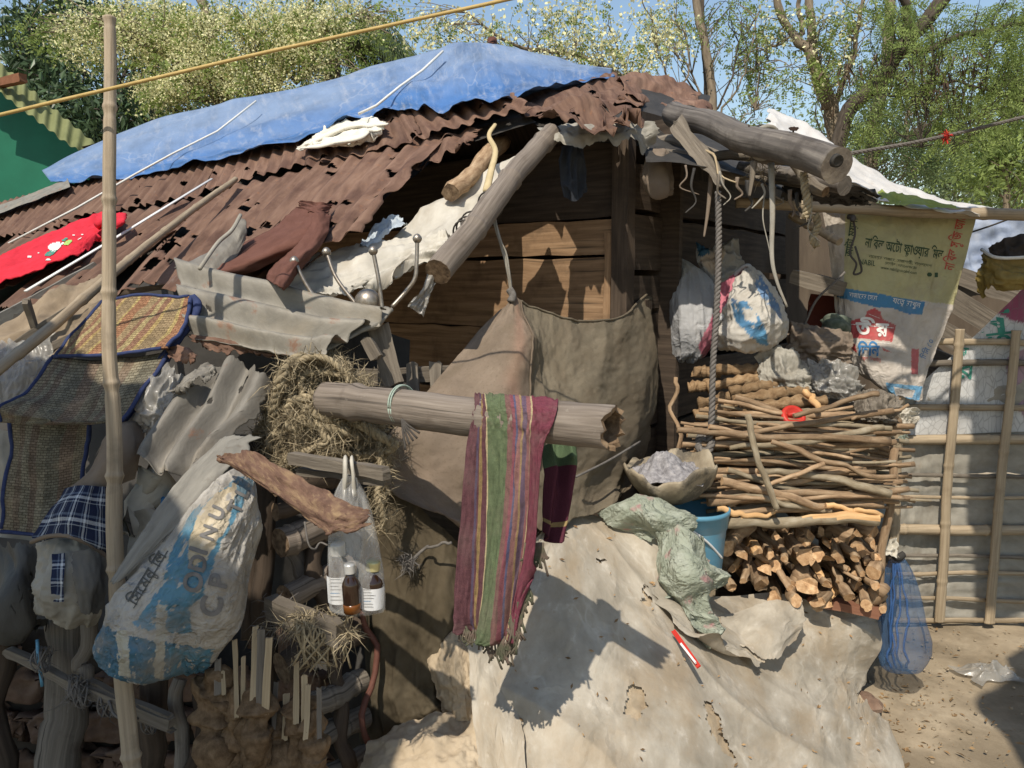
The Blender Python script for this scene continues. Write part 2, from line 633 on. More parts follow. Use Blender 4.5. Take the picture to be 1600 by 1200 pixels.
def lay(surfobj, xy, Fc, name, mat, lift=0.0024, zs=None):
    """drop flat shapes (given as seen from the front) onto a surface as a thin print"""
    t = bvh(surfobj); V = []; ok = []
    for iv, (x, y) in enumerate(xy):
        d = Vector(P(x, y, 1.0) - EYE).normalized()
        h = t.ray_cast(Vector(EYE), d)
        if h[0] is None:
            V.append((0, 0, 0)); ok.append(False); continue
        nrm = h[1] if h[1].dot(d) < 0 else -h[1]
        V.append(tuple(h[0] + nrm * (lift + (0 if zs is None else float(zs[iv]))))); ok.append(True)
    Fc = [f for f in Fc if all(ok[i] for i in f)]
    use = sorted({i for f in Fc for i in f}); re = {j: i for i, j in enumerate(use)}
    if not Fc: return None
    return mk(name, [V[i] for i in use], [[re[i] for i in f] for f in Fc], mat, surfobj, smooth=True)


def letter(surfobj, body, x0, y0, size, ang, mat, name='printed_words', shear=0.0, width=None, bold=0.0, lift=0.0024):
    V, Fc = bengali(body, bold) if any('\u0980' < c < '\u09ff' for c in body) else textVF(body, bold)
    if len(V) == 0: return
    V, Fc = finer(V, Fc, .16 if size > 10 else .4)
    w = V[:, 0].max() - V[:, 0].min()
    sx = size if width is None else width / w
    X = (V[:, 0] - V[:, 0].min()) * sx + shear * V[:, 1] * size; Y = V[:, 1] * size
    c, s = math.cos(ang), math.sin(ang)
    xy = np.stack([x0 + X * c + Y * s, y0 + X * s - Y * c], 1)
    return lay(surfobj, xy, Fc, name, mat, lift, V[:, 2])


def poly_on(surfobj, pts, mat, name, lift=0.0012, step=5):
    """fill an outline on a surface: cells of a fine raster inside the outline"""
    pts = np.array(pts, float)
    x0, y0 = pts.min(0); x1, y1 = pts.max(0)
    nx, ny = int((x1 - x0) / step) + 2, int((y1 - y0) / step) + 2
    X, Y = np.meshgrid(np.linspace(x0, x1, nx), np.linspace(y0, y1, ny))
    ins = inpoly(X, Y, pts)
    idx = np.arange(nx * ny).reshape(ny, nx)
    Fc = [[idx[j, i], idx[j, i + 1], idx[j + 1, i + 1], idx[j + 1, i]] for j in range(ny - 1) for i in range(nx - 1)
          if ins[j, i] and ins[j, i + 1] and ins[j + 1, i + 1] and ins[j + 1, i]]
    return lay(surfobj, np.stack([X.ravel(), Y.ravel()], 1), Fc, name, mat, lift)


# ---------------------------------------------------------------- materials
def _ramp(nt, cols, const=False):
    r = nt.nodes.new('ShaderNodeValToRGB'); e = r.color_ramp.elements
    if const: r.color_ramp.interpolation = 'CONSTANT'
    cs = [(c if len(c) == 2 and not isinstance(c[0], (int, float)) else (None, c)) for c in cols]
    ps = [0.28 + 0.44 * i / max(1, len(cols) - 1) for i in range(len(cols))]
    for i, c in enumerate(cols):
        if len(c) == 2: p, rgb = c
        else: p, rgb = ps[i], c
        el = e[i] if i < 2 else e.new(p)
        el.position = p; el.color = (*rgb, 1)
    return r


def mat(name, cols, s=8, det=6, st=(1, 1, 1), co='UV', rough=0.85, bump=0.3, bs=60, bst=None, metal=0.0, spec=0.25, rnd=0.0, isl=0.0, dirt=None,
        vcol=False, transl=0.0, alpha=1.0, ripple=None, amask=None, extra=None, nrough=0.6, tcol=None, crease=None):
    m = bpy.data.materials.new(name); m.use_nodes = True
    nt = m.node_tree; N = nt.nodes; L = nt.links; N.clear()
    out = N.new('ShaderNodeOutputMaterial'); bs_ = N.new('ShaderNodeBsdfPrincipled')
    bs_.inputs['Roughness'].default_value = rough; bs_.inputs['Metallic'].default_value = metal
    bs_.inputs['Specular IOR Level'].default_value = spec
    tc = N.new('ShaderNodeTexCoord')

    def mapped(scale, stretch):
        mp = N.new('ShaderNodeMapping'); mp.inputs['Scale'].default_value = tuple(scale * q for q in stretch)
        L.new(tc.outputs[co], mp.inputs['Vector']); return mp

    def noise(scale, stretch=(1, 1, 1), d=6, ro=nrough, dist=0.0):
        n = N.new('ShaderNodeTexNoise'); n.inputs['Scale'].default_value = 1; n.inputs['Detail'].default_value = d
        n.inputs['Roughness'].default_value = ro; n.inputs['Distortion'].default_value = dist
        L.new(mapped(scale, stretch).outputs[0], n.inputs['Vector']); return n

    def mixc(a, b, fac, mode='MIX'):
        x = N.new('ShaderNodeMix'); x.data_type = 'RGBA'; x.blend_type = mode
        for sock, v in ((6, a), (7, b), (0, fac)):
            if isinstance(v, (int, float)): x.inputs[sock].default_value = v
            elif isinstance(v, tuple): x.inputs[sock].default_value = (*v, 1)
            else: L.new(v, x.inputs[sock])
        return x.outputs[2]

    c = None
    if cols:
        r = _ramp(nt, cols); L.new(noise(s, st, det).outputs['Fac'], r.inputs['Fac']); c = r.outputs['Color']
    if vcol:
        a = N.new('ShaderNodeAttribute'); a.attribute_name = 'Col'
        c = mixc(a.outputs['Color'], c, 1.0, 'MULTIPLY') if c is not None else a.outputs['Color']
    if extra: c = extra(nt, tc, mixc, noise, c)
    if dirt:
        for (ds, amt, rgb, lo, hi) in dirt:
            n = noise(ds, (1, 1, 1), 7, 0.65)
            q = N.new('ShaderNodeMapRange'); q.inputs['From Min'].default_value = lo; q.inputs['From Max'].default_value = hi
            q.inputs['To Max'].default_value = amt
            L.new(n.outputs['Fac'], q.inputs['Value'])
            c = mixc(c, rgb, q.outputs[0])
    for amt, node, sock in ((rnd, 'ShaderNodeObjectInfo', 'Random'), (isl, 'ShaderNodeNewGeometry', 'Random Per Island')):
        if amt:
            o = N.new(node); h = N.new('ShaderNodeHueSaturation')
            q = N.new('ShaderNodeMapRange'); q.inputs['To Min'].default_value = 1 - amt; q.inputs['To Max'].default_value = 1 + amt
            L.new(o.outputs[sock], q.inputs['Value']); L.new(q.outputs[0], h.inputs['Value']); L.new(c, h.inputs['Color'])
            c = h.outputs['Color']
    L.new(c, bs_.inputs['Base Color'])
    if bump:
        b = N.new('ShaderNodeBump'); b.inputs['Strength'].default_value = bump; b.inputs['Distance'].default_value = 0.004
        L.new(noise(bs, bst or st, 6, 0.65).outputs['Fac'], b.inputs['Height'])
        last = b
        if ripple:
            w = N.new('ShaderNodeTexWave'); w.inputs['Scale'].default_value = 1; w.inputs['Distortion'].default_value = ripple[2] if len(ripple) > 2 else 0.5
            L.new(mapped(ripple[0], (1, 1, 1)).outputs[0], w.inputs['Vector'])
            w.bands_direction = ripple[3] if len(ripple) > 3 else 'X'
            b2 = N.new('ShaderNodeBump'); b2.inputs['Strength'].default_value = ripple[1]; b2.inputs['Distance'].default_value = 0.004
            L.new(w.outputs['Fac'], b2.inputs['Height']); L.new(b.outputs[0], b2.inputs['Normal']); last = b2
        for (cs_, amt) in crease or ():
            q = N.new('ShaderNodeMapRange'); q.inputs['From Max'].default_value = 0.16
            L.new(creasefac(nt, tc, noise, cs_), q.inputs['Value'])
            b3 = N.new('ShaderNodeBump'); b3.invert = True; b3.inputs['Strength'].default_value = amt; b3.inputs['Distance'].default_value = 0.006
            mk_ = N.new('ShaderNodeMapRange'); mk_.inputs['From Min'].default_value = .44; mk_.inputs['From Max'].default_value = .58; mx = N.new('ShaderNodeMath'); mx.operation = 'MAXIMUM'
            L.new(noise(cs_ * .45, (1, 1, 1), 2).outputs['Fac'], mk_.inputs['Value']); L.new(mk_.outputs[0], mx.inputs[0]); L.new(q.outputs[0], mx.inputs[1])
            L.new(mx.outputs[0], b3.inputs['Height']); L.new(last.outputs[0], b3.inputs['Normal']); last = b3
        L.new(last.outputs[0], bs_.inputs['Normal'])
    sh = bs_.outputs[0]
    if transl:
        t = N.new('ShaderNodeBsdfTranslucent'); x = N.new('ShaderNodeMixShader'); x.inputs[0].default_value = transl
        if tcol: t.inputs['Color'].default_value = (*tcol, 1)
        else: L.new(c, t.inputs['Color'])
        L.new(sh, x.inputs[1]); L.new(t.outputs[0], x.inputs[2]); sh = x.outputs[0]
    if alpha < 1 or amask:
        t = N.new('ShaderNodeBsdfTransparent'); x = N.new('ShaderNodeMixShader')
        if amask: L.new(amask(nt, tc, noise), x.inputs[0])
        else: x.inputs[0].default_value = alpha
        L.new(t.outputs[0], x.inputs[1]); L.new(sh, x.inputs[2]); sh = x.outputs[0]
    L.new(sh, out.inputs['Surface'])
    return m


def creasefac(nt, tc, noise, scale):
    """distance to the nearest of a web of bent fold lines"""
    N, L = nt.nodes, nt.links
    n = noise(scale * .6, (1, 1, 1), 4)
    s = N.new('ShaderNodeVectorMath'); s.operation = 'MULTIPLY_ADD'; s.inputs[1].default_value = (1.6 / scale,) * 3
    L.new(n.outputs['Color'], s.inputs[0]); L.new(tc.outputs['UV'], s.inputs[2])
    v = N.new('ShaderNodeTexVoronoi'); v.feature = 'DISTANCE_TO_EDGE'; v.inputs['Scale'].default_value = scale
    L.new(s.outputs[0], v.inputs['Vector']); return v.outputs['Distance']


def creases(scale, rgb, amt=.6, width=.05):
    def f(nt, tc, mixc, noise, c):
        q = nt.nodes.new('ShaderNodeMapRange'); q.inputs['From Max'].default_value = width; q.inputs['To Min'].default_value = 1; q.inputs['To Max'].default_value = 0
        nt.links.new(creasefac(nt, tc, noise, scale), q.inputs['Value'])
        p = nt.nodes.new('ShaderNodeMapRange'); p.inputs['From Min'].default_value = .45; p.inputs['From Max'].default_value = .65; p.inputs['To Max'].default_value = amt
        nt.links.new(noise(scale * .5, (1, 1, 1), 3).outputs['Fac'], p.inputs['Value'])
        a = nt.nodes.new('ShaderNodeMath'); a.operation = 'MULTIPLY'; nt.links.new(q.outputs[0], a.inputs[0]); nt.links.new(p.outputs[0], a.inputs[1])
        return mixc(c, rgb, a.outputs[0])
    return f


def stripes(stops, period, axis='X', weave=900, jit=0.0, second=None):
    """woven stripes along the cloth; stops = (position 0..1, colour)"""
    def f(nt, tc, mixc, noise, c):
        N, L = nt.nodes, nt.links
        def one(stops, period, axis):
            sp = N.new('ShaderNodeSeparateXYZ'); L.new(tc.outputs['UV'], sp.inputs[0])
            v = sp.outputs[axis]
            if jit:
                nn = noise(30, (1, 1, 1), 3); a = N.new('ShaderNodeMath'); a.operation = 'MULTIPLY_ADD'; a.inputs[1].default_value = jit
                L.new(nn.outputs['Fac'], a.inputs[0]); L.new(v, a.inputs[2]); v = a.outputs[0]
            q = N.new('ShaderNodeMath'); q.operation = 'DIVIDE'; q.inputs[1].default_value = period; L.new(v, q.inputs[0])
            fr = N.new('ShaderNodeMath'); fr.operation = 'FRACT'; L.new(q.outputs[0], fr.inputs[0])
            r = _ramp(nt, stops, True); L.new(fr.outputs[0], r.inputs['Fac']); return r.outputs['Color']
        a = one(stops, period, axis)
        if second:
            b = one(second, period, 'Y' if axis == 'X' else 'X'); a = mixc(a, b, 0.5)
        w = noise(weave, (1, 1, 1), 2)
        rr = _ramp(nt, [(0.45, 0.45, 0.45), (1.25, 1.25, 1.25)]); L.new(w.outputs['Fac'], rr.inputs['Fac'])
        a = mixc(a, rr.outputs['Color'], 1.0, 'MULTIPLY')
        return mixc(a, c, 1.0, 'MULTIPLY') if c is not None else a
    return f
# ================================================================= materials
def rust_extra(galv=(0.30, 0.29, 0.27), lo=0.60, hi=0.66, amt=0.8):
    def f(nt, tc, mixc, noise, c):
        n = noise(5, (1, 0.25, 1), 8, 0.7)
        q = nt.nodes.new('ShaderNodeMapRange'); q.inputs['From Min'].default_value = lo; q.inputs['From Max'].default_value = hi; q.inputs['To Max'].default_value = amt
        nt.links.new(n.outputs['Fac'], q.inputs['Value'])
        return mixc(c, galv, q.outputs[0])
    return f


def grain(sc_=70, st=.018, lo=.60, hi=.68, rgb=(.035, .028, .022), amt=.85):
    """long dark drying cracks along the wood"""
    def f(nt, tc, mixc, noise, c):
        n = noise(sc_, (1, st, 1), 4, .6, .4)
        q = nt.nodes.new('ShaderNodeMapRange'); q.inputs['From Min'].default_value = lo; q.inputs['From Max'].default_value = hi; q.inputs['To Max'].default_value = amt
        nt.links.new(n.outputs['Fac'], q.inputs['Value'])
        return mixc(c, rgb, q.outputs[0])
    return f


RUST = mat('rusty_iron', [(0.085, 0.050, 0.037), (0.155, 0.092, 0.065), (0.225, 0.142, 0.10)], rnd=.16, s=24, st=(1, .13, 1), rough=0.9, bump=0.35, bs=120,
           dirt=[(3, 0.55, (0.07, 0.036, 0.028), 0.5, 0.62), (26, 0.5, (0.26, 0.12, 0.06), 0.6, 0.7)], extra=rust_extra(lo=0.63, hi=0.70, amt=0.5), spec=0.15)
RUSTDARK = mat('rusty_iron_underside', [(0.03, 0.018, 0.014), (0.06, 0.035, 0.025)], s=14, rough=0.95, bump=0.2)
RUSTSTRIP = mat('orange_rust', [(0.075, 0.043, 0.032), (0.16, 0.096, 0.068), (0.29, 0.20, 0.115)], s=38, rough=0.95, bump=0.8, bs=200, dirt=[(90, .6, (.30, .21, .12), .58, .66), (12, .5, (.09, .05, .04), .52, .62)], spec=0.15)
GALV = mat('galvanised_iron', [(0.145, 0.132, 0.108), (0.205, 0.188, 0.155), (0.265, 0.245, 0.205)], s=18, rough=0.6, bump=0.25, bs=90, metal=0.1, spec=0.4,
           dirt=[(9, 0.8, (0.19, 0.09, 0.05), 0.565, 0.64), (3, 0.5, (0.30, 0.25, 0.18), 0.5, 0.65)])
GALV2 = mat('weathered_tin', [(0.105, 0.094, 0.078), (0.17, 0.155, 0.13), (0.235, 0.217, 0.185)], s=22, st=(1, 0.3, 1), rough=0.65, bump=0.3, bs=120, metal=0.1, spec=0.4,
            dirt=[(9, 0.8, (0.20, 0.09, 0.05), 0.59, 0.66), (3, .4, (.33, .27, .19), .5, .65)])
TINDARK = mat('dull_tin_edge', [(0.13, 0.122, 0.105), (0.20, 0.188, 0.162), (0.26, 0.245, 0.21)], s=30, st=(1, .3, 1), rough=0.7, bump=0.3, bs=130, dirt=[(14, .6, (.10, .075, .055), .55, .66)])


def scuff(nt, tc, mixc, noise, c):
    n = noise(16, (1, 0.35, 1), 8, 0.7); n2 = noise(2.2, (1, 1, 1), 4)
    a = nt.nodes.new('ShaderNodeMath'); a.operation = 'MULTIPLY'
    q = nt.nodes.new('ShaderNodeMapRange'); q.inputs['From Min'].default_value = 0.50; q.inputs['From Max'].default_value = 0.68; q.inputs['To Max'].default_value = 1.0
    p = nt.nodes.new('ShaderNodeMapRange'); p.inputs['From Min'].default_value = 0.35; p.inputs['From Max'].default_value = 0.6; p.inputs['To Max'].default_value = 0.75
    nt.links.new(n.outputs['Fac'], q.inputs['Value']); nt.links.new(n2.outputs['Fac'], p.inputs['Value'])
    nt.links.new(q.outputs[0], a.inputs[0]); nt.links.new(p.outputs[0], a.inputs[1])
    return mixc(c, (0.34, 0.37, 0.43), a.outputs[0])


BLUETARP = mat('blue_tarpaulin', [(0.75, 0.75, 0.75), (1, 1, 1), (1.15, 1.15, 1.15)], vcol=True, s=6, rough=0.5, bump=0.2, bs=14, spec=0.4, crease=((2.2, .35), (6, .2)), extra=lambda nt, tc, mixc, noise, c: creases(3, (.36, .40, .47), .6, .025)(nt, tc, mixc, noise, scuff(nt, tc, mixc, noise, c)), transl=0.06)
WHITECORD = mat('white_cord', [(0.55, 0.54, 0.5), (0.7, 0.69, 0.65)], s=60, rough=0.7)
YELLOWCORD = mat('yellow_plastic_cord', [(0.36, 0.25, 0.08), (0.52, 0.38, 0.15)], s=30, rough=0.6, bump=0.3)
WOODGREY = mat('weathered_wood', [(0.085, 0.070, 0.055), (0.16, 0.135, 0.105), (0.24, 0.205, 0.16)], s=90, st=(1, 0.05, 1), rough=0.9, bump=0.6, bs=160, bst=(1, 0.06, 1), rnd=0.15,
               dirt=[(6, 0.5, (0.06, 0.048, 0.036), 0.52, 0.7)])
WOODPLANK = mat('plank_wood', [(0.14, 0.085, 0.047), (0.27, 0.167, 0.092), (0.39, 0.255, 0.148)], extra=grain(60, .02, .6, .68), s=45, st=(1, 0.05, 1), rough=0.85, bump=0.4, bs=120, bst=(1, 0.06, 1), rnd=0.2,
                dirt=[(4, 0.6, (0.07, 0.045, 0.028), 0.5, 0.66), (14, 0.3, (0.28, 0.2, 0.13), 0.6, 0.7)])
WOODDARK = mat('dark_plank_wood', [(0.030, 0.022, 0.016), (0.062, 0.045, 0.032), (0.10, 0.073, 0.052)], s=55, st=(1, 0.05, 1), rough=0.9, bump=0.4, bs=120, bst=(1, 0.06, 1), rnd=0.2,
               dirt=[(5, 0.6, (0.03, 0.022, 0.016), 0.5, 0.66)])  # darkened to put the hut's inner shade into the colour
BARKLOG = mat('old_bamboo', [(0.105, 0.085, 0.068), (0.185, 0.152, 0.122), (0.26, 0.22, 0.18)], extra=grain(), s=120, st=(1, 0.035, 1), rough=0.75, bump=0.5, bs=220, bst=(1, 0.04, 1), spec=0.3,
              dirt=[(9, 0.5, (0.10, 0.075, 0.055), 0.55, 0.7), (30, 0.35, (0.42, 0.37, 0.3), 0.62, 0.72)])
BEAM = mat('smoked_bamboo', [(0.065, 0.056, 0.047), (0.125, 0.108, 0.092), (0.21, 0.185, 0.155)], extra=grain(50), s=60, st=(1, 0.06, 1), rough=0.6, bump=0.45, bs=120, bst=(1, 0.08, 1), spec=0.35,
           dirt=[(7, 0.7, (0.055, 0.045, 0.036), 0.5, 0.62), (20, 0.4, (0.45, 0.38, 0.28), 0.64, 0.72)])
BAMBOO = mat('dry_bamboo', [(0.215, 0.165, 0.105), (0.32, 0.25, 0.165), (0.41, 0.33, 0.225)], s=110, st=(1, 0.04, 1), rough=0.6, bump=0.35, bs=200, bst=(1, 0.05, 1), spec=0.35, rnd=0.12,
             dirt=[(8, 0.5, (0.18, 0.135, 0.085), 0.54, 0.68)])
BAMBOOPOLE = mat('pole_bamboo', [(0.22, 0.17, 0.115), (0.33, 0.265, 0.185), (0.42, 0.34, 0.245)], extra=grain(160, .02, .62, .7, (.12, .09, .06), .8), s=110, st=(1, 0.03, 1), rough=0.7, bump=0.5, bs=200, bst=(1, 0.04, 1), spec=0.3,
                 dirt=[(8, 0.55, (0.17, 0.135, 0.095), 0.54, 0.66)])
LATH = mat('split_bamboo', [(0.10, 0.085, 0.066), (0.175, 0.15, 0.12), (0.25, 0.215, 0.17)], extra=grain(110, .02, .58, .68), s=120, st=(1, 0.04, 1), rough=0.85, bump=0.6, bs=200, bst=(1, 0.05, 1), rnd=0.15,
           dirt=[(10, 0.5, (0.07, 0.055, 0.04), 0.54, 0.66)])
PALELATH = mat('pale_splint', [(0.23, 0.175, 0.105), (0.34, 0.265, 0.165), (0.44, 0.355, 0.235)], s=160, st=(1, 0.04, 1), rough=0.8, bump=0.4, rnd=0.15)
ENDGRAIN = mat('cut_wood', [(0.27, 0.15, 0.075), (0.44, 0.275, 0.145), (0.60, 0.42, 0.25)], s=55, co='Object', rough=0.85, bump=0.5, bs=160, rnd=0.2,
               dirt=[(30, 0.6, (0.2, 0.09, 0.04), 0.55, 0.7)])
BEAMEND = mat('beam_end', [(.10, .085, .07), (.20, .17, .14), (.28, .24, .19)], s=30, co='Object', rough=.9, bump=.6)
ENDDARK = mat('rotten_wood_end', [(0.05, 0.033, 0.02), (0.15, 0.10, 0.06), (0.26, 0.185, 0.115)], s=60, co='Object', rough=0.95, bump=0.8)
BARK = mat('stick_bark', [(0.14, 0.088, 0.050), (0.27, 0.182, 0.108), (0.40, 0.30, 0.195)], s=60, st=(1, 0.22, 1), rough=0.85, bump=0.5, bs=130, bst=(1, 0.4, 1), rnd=0.32,
           dirt=[(22, 0.6, (0.10, 0.065, 0.038), 0.55, 0.68), (9, 0.5, (0.37, 0.31, 0.22), 0.58, 0.66)])
LICHENBARK = mat('lichen_bark', [(0.14, 0.11, 0.072), (0.24, 0.195, 0.13), (0.37, 0.325, 0.245)], s=40, st=(1, 0.3, 1), rough=0.85, bump=0.5, bs=130,
                 dirt=[(16, 0.6, (0.17, 0.10, 0.05), 0.58, 0.68)])
SPLITWOOD = mat('fresh_split_wood', [(0.40, 0.22, 0.09), (0.55, 0.34, 0.16), (0.64, 0.44, 0.24)], s=80, st=(1, 0.06, 1), rough=0.8, bump=0.4, rnd=0.15)
DUNG = mat('dried_dung', [(0.085, 0.054, 0.03), (0.155, 0.103, 0.06), (0.225, 0.155, 0.095)], s=55, co='Object', rough=0.97, bump=0.9, bs=150, spec=0.08, rnd=0.1)
DUNGDRY = mat('dung_bundle_skin', [(0.14, 0.085, 0.043), (0.24, 0.155, 0.082), (0.34, 0.24, 0.14)], s=60, st=(1, 0.6, 1), rough=0.95, bump=0.9, bs=130, rnd=0.18)
COIR = mat('coir_fibre', [(0.18, 0.142, 0.085), (0.28, 0.228, 0.145), (0.37, 0.31, 0.21)], s=90, co='Object', rough=0.95, bump=0.4, bs=200, isl=0.3)
GREYROPE = mat('grey_rope', [(0.10, 0.09, 0.08), (0.17, 0.155, 0.14)], s=90, co='Object', rough=0.95, bump=0.4)
TWINE = mat('green_twine', [(0.20, 0.27, 0.22), (0.4, 0.45, 0.38)], s=300, rough=0.9)
DARKTWINE = mat('dark_twine', [(0.05, 0.045, 0.04), (0.09, 0.08, 0.07)], s=200, rough=0.9)
CANVAS = mat('faded_canvas', [(0.72, 0.72, 0.72), (1, 1, 1), (1.22, 1.22, 1.22)], vcol=True, s=7, rough=0.95, bump=0.35, bs=420, spec=0.1, transl=0.05,
             dirt=[(5, 0.55, (0.13, 0.10, 0.066), 0.48, 0.64), (40, 0.25, (0.34, 0.28, 0.21), 0.55, 0.7), (130, .4, (.10, .08, .055), .54, .68)], ripple=(420, 0.3, 2))
BURLAP = mat('dark_sacking', [(0.050, 0.040, 0.026), (0.085, 0.068, 0.044), (0.12, 0.098, 0.066)], s=12, rough=0.97, bump=0.4, bs=500, spec=0.08, ripple=(1200, 0.25, 3))
PLASTIC = mat('dusty_polythene', [(0.27, 0.235, 0.18), (0.385, 0.34, 0.27), (0.51, 0.465, 0.385)], s=9, rough=0.58, bump=0.3, bs=60, spec=0.25, crease=((2.6, .5), (6.5, .4)), extra=creases(5, (.60, .56, .48), .45, .035), transl=0.06,
              dirt=[(3.5, 0.55, (0.33, 0.245, 0.15), 0.46, 0.62), (30, 0.5, (0.28, 0.205, 0.13), 0.62, 0.72), (18, 0.45, (0.62, 0.57, 0.49), 0.60, 0.70)])
CLEAR = mat('clear_polythene', [(0.26, 0.245, 0.215), (0.42, 0.40, 0.36)], s=20, rough=0.25, bump=0.4, bs=30, spec=0.6, alpha=0.66, transl=0.1)
WHITEPLASTIC = mat('white_sheeting', [(0.38, 0.35, 0.29), (0.52, 0.485, 0.41), (0.64, 0.60, 0.52)], s=9, rough=0.6, bump=0.3, bs=40, spec=0.3, transl=0.12,
                   dirt=[(5, 0.5, (0.36, 0.29, 0.2), 0.52, 0.68)])
GREYPLASTIC = mat('grey_sheeting', [(0.20, 0.185, 0.155), (0.30, 0.28, 0.235), (0.39, 0.365, 0.31)], s=9, rough=0.7, bump=0.4, bs=40, spec=0.3, transl=0.05,
                  dirt=[(6, 0.5, (0.2, 0.16, 0.11), 0.5, 0.66)])
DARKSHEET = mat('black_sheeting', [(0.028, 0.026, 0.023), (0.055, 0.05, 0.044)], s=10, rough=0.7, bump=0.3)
BROWNCLOTH = mat('brown_cloth', [(0.155, 0.12, 0.09), (0.21, 0.165, 0.125)], s=20, rough=0.95, bump=0.3, bs=400)
REDCLOTH = mat('red_cotton', [(0.42, 0.022, 0.035), (0.60, 0.035, 0.055)], s=10, rough=0.95, bump=0.2, bs=600, spec=0.1)
TROUSER = mat('brown_jersey', [(0.105, 0.048, 0.036), (0.15, 0.072, 0.055)], s=14, rough=0.97, bump=0.2, bs=500, spec=0.08)
WHITECLOTH = mat('off_white_cotton', [(0.56, 0.53, 0.45), (0.70, 0.67, 0.58)], s=10, rough=0.95, bump=0.2, bs=300, spec=0.1)
SACK = mat('woven_sack', [(0.80, 0.80, 0.80), (1, 1, 1), (1.12, 1.12, 1.12)], vcol=True, s=9, rough=0.65, bump=0.3, bs=70, spec=0.3, transl=0.06, crease=((9, .4), (26, .3)),
           dirt=[(6, 0.45, (0.27, 0.23, 0.185), 0.5, 0.68), (35, 0.3, (0.30, 0.25, 0.19), 0.6, 0.72)], ripple=(1500, 0.12, 2))
SACKDIRTY = mat('soiled_sack', [(0.55, 0.55, 0.55), (1, 1, 1), (1.2, 1.2, 1.2)], vcol=True, s=11, rough=0.6, bump=0.5, bs=50, crease=((16, .7), (40, .4)), spec=0.25, transl=0.04,
                dirt=[(7, 0.65, (0.20, 0.175, 0.14), 0.47, 0.62), (40, 0.45, (0.22, 0.19, 0.15), 0.56, 0.68)])
STEEL = mat('dull_steel', [(0.20, 0.17, 0.135), (0.40, 0.355, 0.30)], s=60, rough=0.42, bump=0.15, metal=0.8, spec=0.5)
RUSTRED = mat('red_oxide_paint', [(0.085, 0.034, 0.024), (0.15, 0.06, 0.04)], s=20, rough=0.7)
ASHM = mat('wood_ash', [(0.12, 0.115, 0.12), (0.25, 0.24, 0.245), (0.40, 0.385, 0.38)], s=60, co='Object', rough=1, bump=0.9, bs=90, spec=0.05)
CLAYBOWL = mat('sooty_clay', [(0.19, 0.155, 0.105), (0.30, 0.25, 0.175), (0.38, 0.33, 0.245)], s=14, co='Object', rough=0.85, bump=0.5, bs=60, dirt=[(9, 0.85, (0.085, 0.075, 0.06), 0.5, 0.6)])
BUCKET = mat('blue_plastic', [(0.085, 0.235, 0.34), (0.12, 0.30, 0.42)], s=9, rough=0.4, bump=0.05, spec=0.4, dirt=[(8, 0.5, (0.3, 0.33, 0.33), 0.55, 0.7)])
WHITEPL = mat('white_plastic', [(0.6, 0.6, 0.58), (0.75, 0.74, 0.72)], s=9, rough=0.4, bump=0.0)
REDPL = mat('red_plastic', [(0.40, 0.028, 0.02), (0.54, 0.045, 0.03)], s=9, rough=0.4, bump=0.05)
MUD = mat('dry_mud', [(0.33, 0.26, 0.175), (0.43, 0.345, 0.24), (0.51, 0.425, 0.31)], s=9, co='Object', rough=0.98, bump=0.8, bs=40, spec=0.08, dirt=[(5, 0.5, (0.27, 0.21, 0.14), 0.5, 0.65)])
EARTH = mat('trodden_earth', [(0.25, 0.20, 0.135), (0.34, 0.275, 0.19), (0.42, 0.35, 0.25)], s=5, co='Object', rough=0.98, bump=0.7, bs=28, spec=0.08,
            dirt=[(1.6, 0.75, (0.17, 0.135, 0.09), 0.47, 0.60), (7, .5, (.20, .16, .11), .52, .66), (40, 0.4, (0.16, 0.12, 0.075), 0.62, 0.72)])
BRICK = mat('dark_brick', [(0.10, 0.066, 0.048), (0.155, 0.10, 0.07), (0.20, 0.14, 0.10)], s=18, co='Object', rough=0.95, bump=0.7, bs=60, rnd=0.3)  # brick in dark browns, varied per object
INK = mat('black_print', [(0.05, 0.05, 0.045), (0.10, 0.10, 0.09)], s=60, co='Object', rough=0.8, bump=0)
GREYINK = mat('faded_grey_print', [(0.10, 0.095, 0.09), (0.19, 0.18, 0.17)], s=50, co='Object', rough=0.8, bump=0)
GREENINK = mat('dark_green_print', [(0.028, 0.055, 0.028), (0.05, 0.085, 0.05)], s=60, co='Object', rough=0.8, bump=0)
REDINK = mat('red_print', [(0.36, 0.05, 0.04), (0.48, 0.10, 0.08)], s=60, co='Object', rough=0.8, bump=0)
BLUEINK = mat('blue_print', [(0.035, 0.15, 0.33), (0.07, 0.22, 0.42)], s=60, co='Object', rough=0.8, bump=0)
WHITEINK = mat('white_print', [(0.6, 0.58, 0.54), (0.7, 0.68, 0.64)], s=60, co='Object', rough=0.8, bump=0)
TEALINK = mat('teal_print', [(0.03, 0.17, 0.13), (0.07, 0.26, 0.20)], s=40, co='Object', rough=0.8, bump=0)
LIMEINK = mat('lime_print', [(0.25, 0.45, 0.10), (0.35, 0.55, 0.15)], s=40, co='Object', rough=0.8, bump=0)
GREENWALL = mat('green_painted_iron', [(0.004, 0.085, 0.045), (0.007, 0.115, 0.062)], s=3, co='Object', rough=0.6, bump=0.1)
OLIVEROOF = mat('olive_roofing', [(0.13, 0.14, 0.055), (0.19, 0.20, 0.085)], s=4, co='Object', rough=0.7, bump=0.1)
PURLIN = mat('reddish_timber', [(0.14, 0.06, 0.03), (0.22, 0.10, 0.055)], s=20, rough=0.9)
NYLONTRIM = mat('blue_binding', [(0.018, 0.027, 0.075), (0.04, 0.055, 0.135)], s=60, rough=0.85, bump=0.3, bs=300)
GLASSBROWN = mat('brown_bottle', [(0.018, 0.008, 0.004), (0.03, 0.014, 0.007)], s=9, co='Object', rough=0.12, bump=0, spec=0.6)
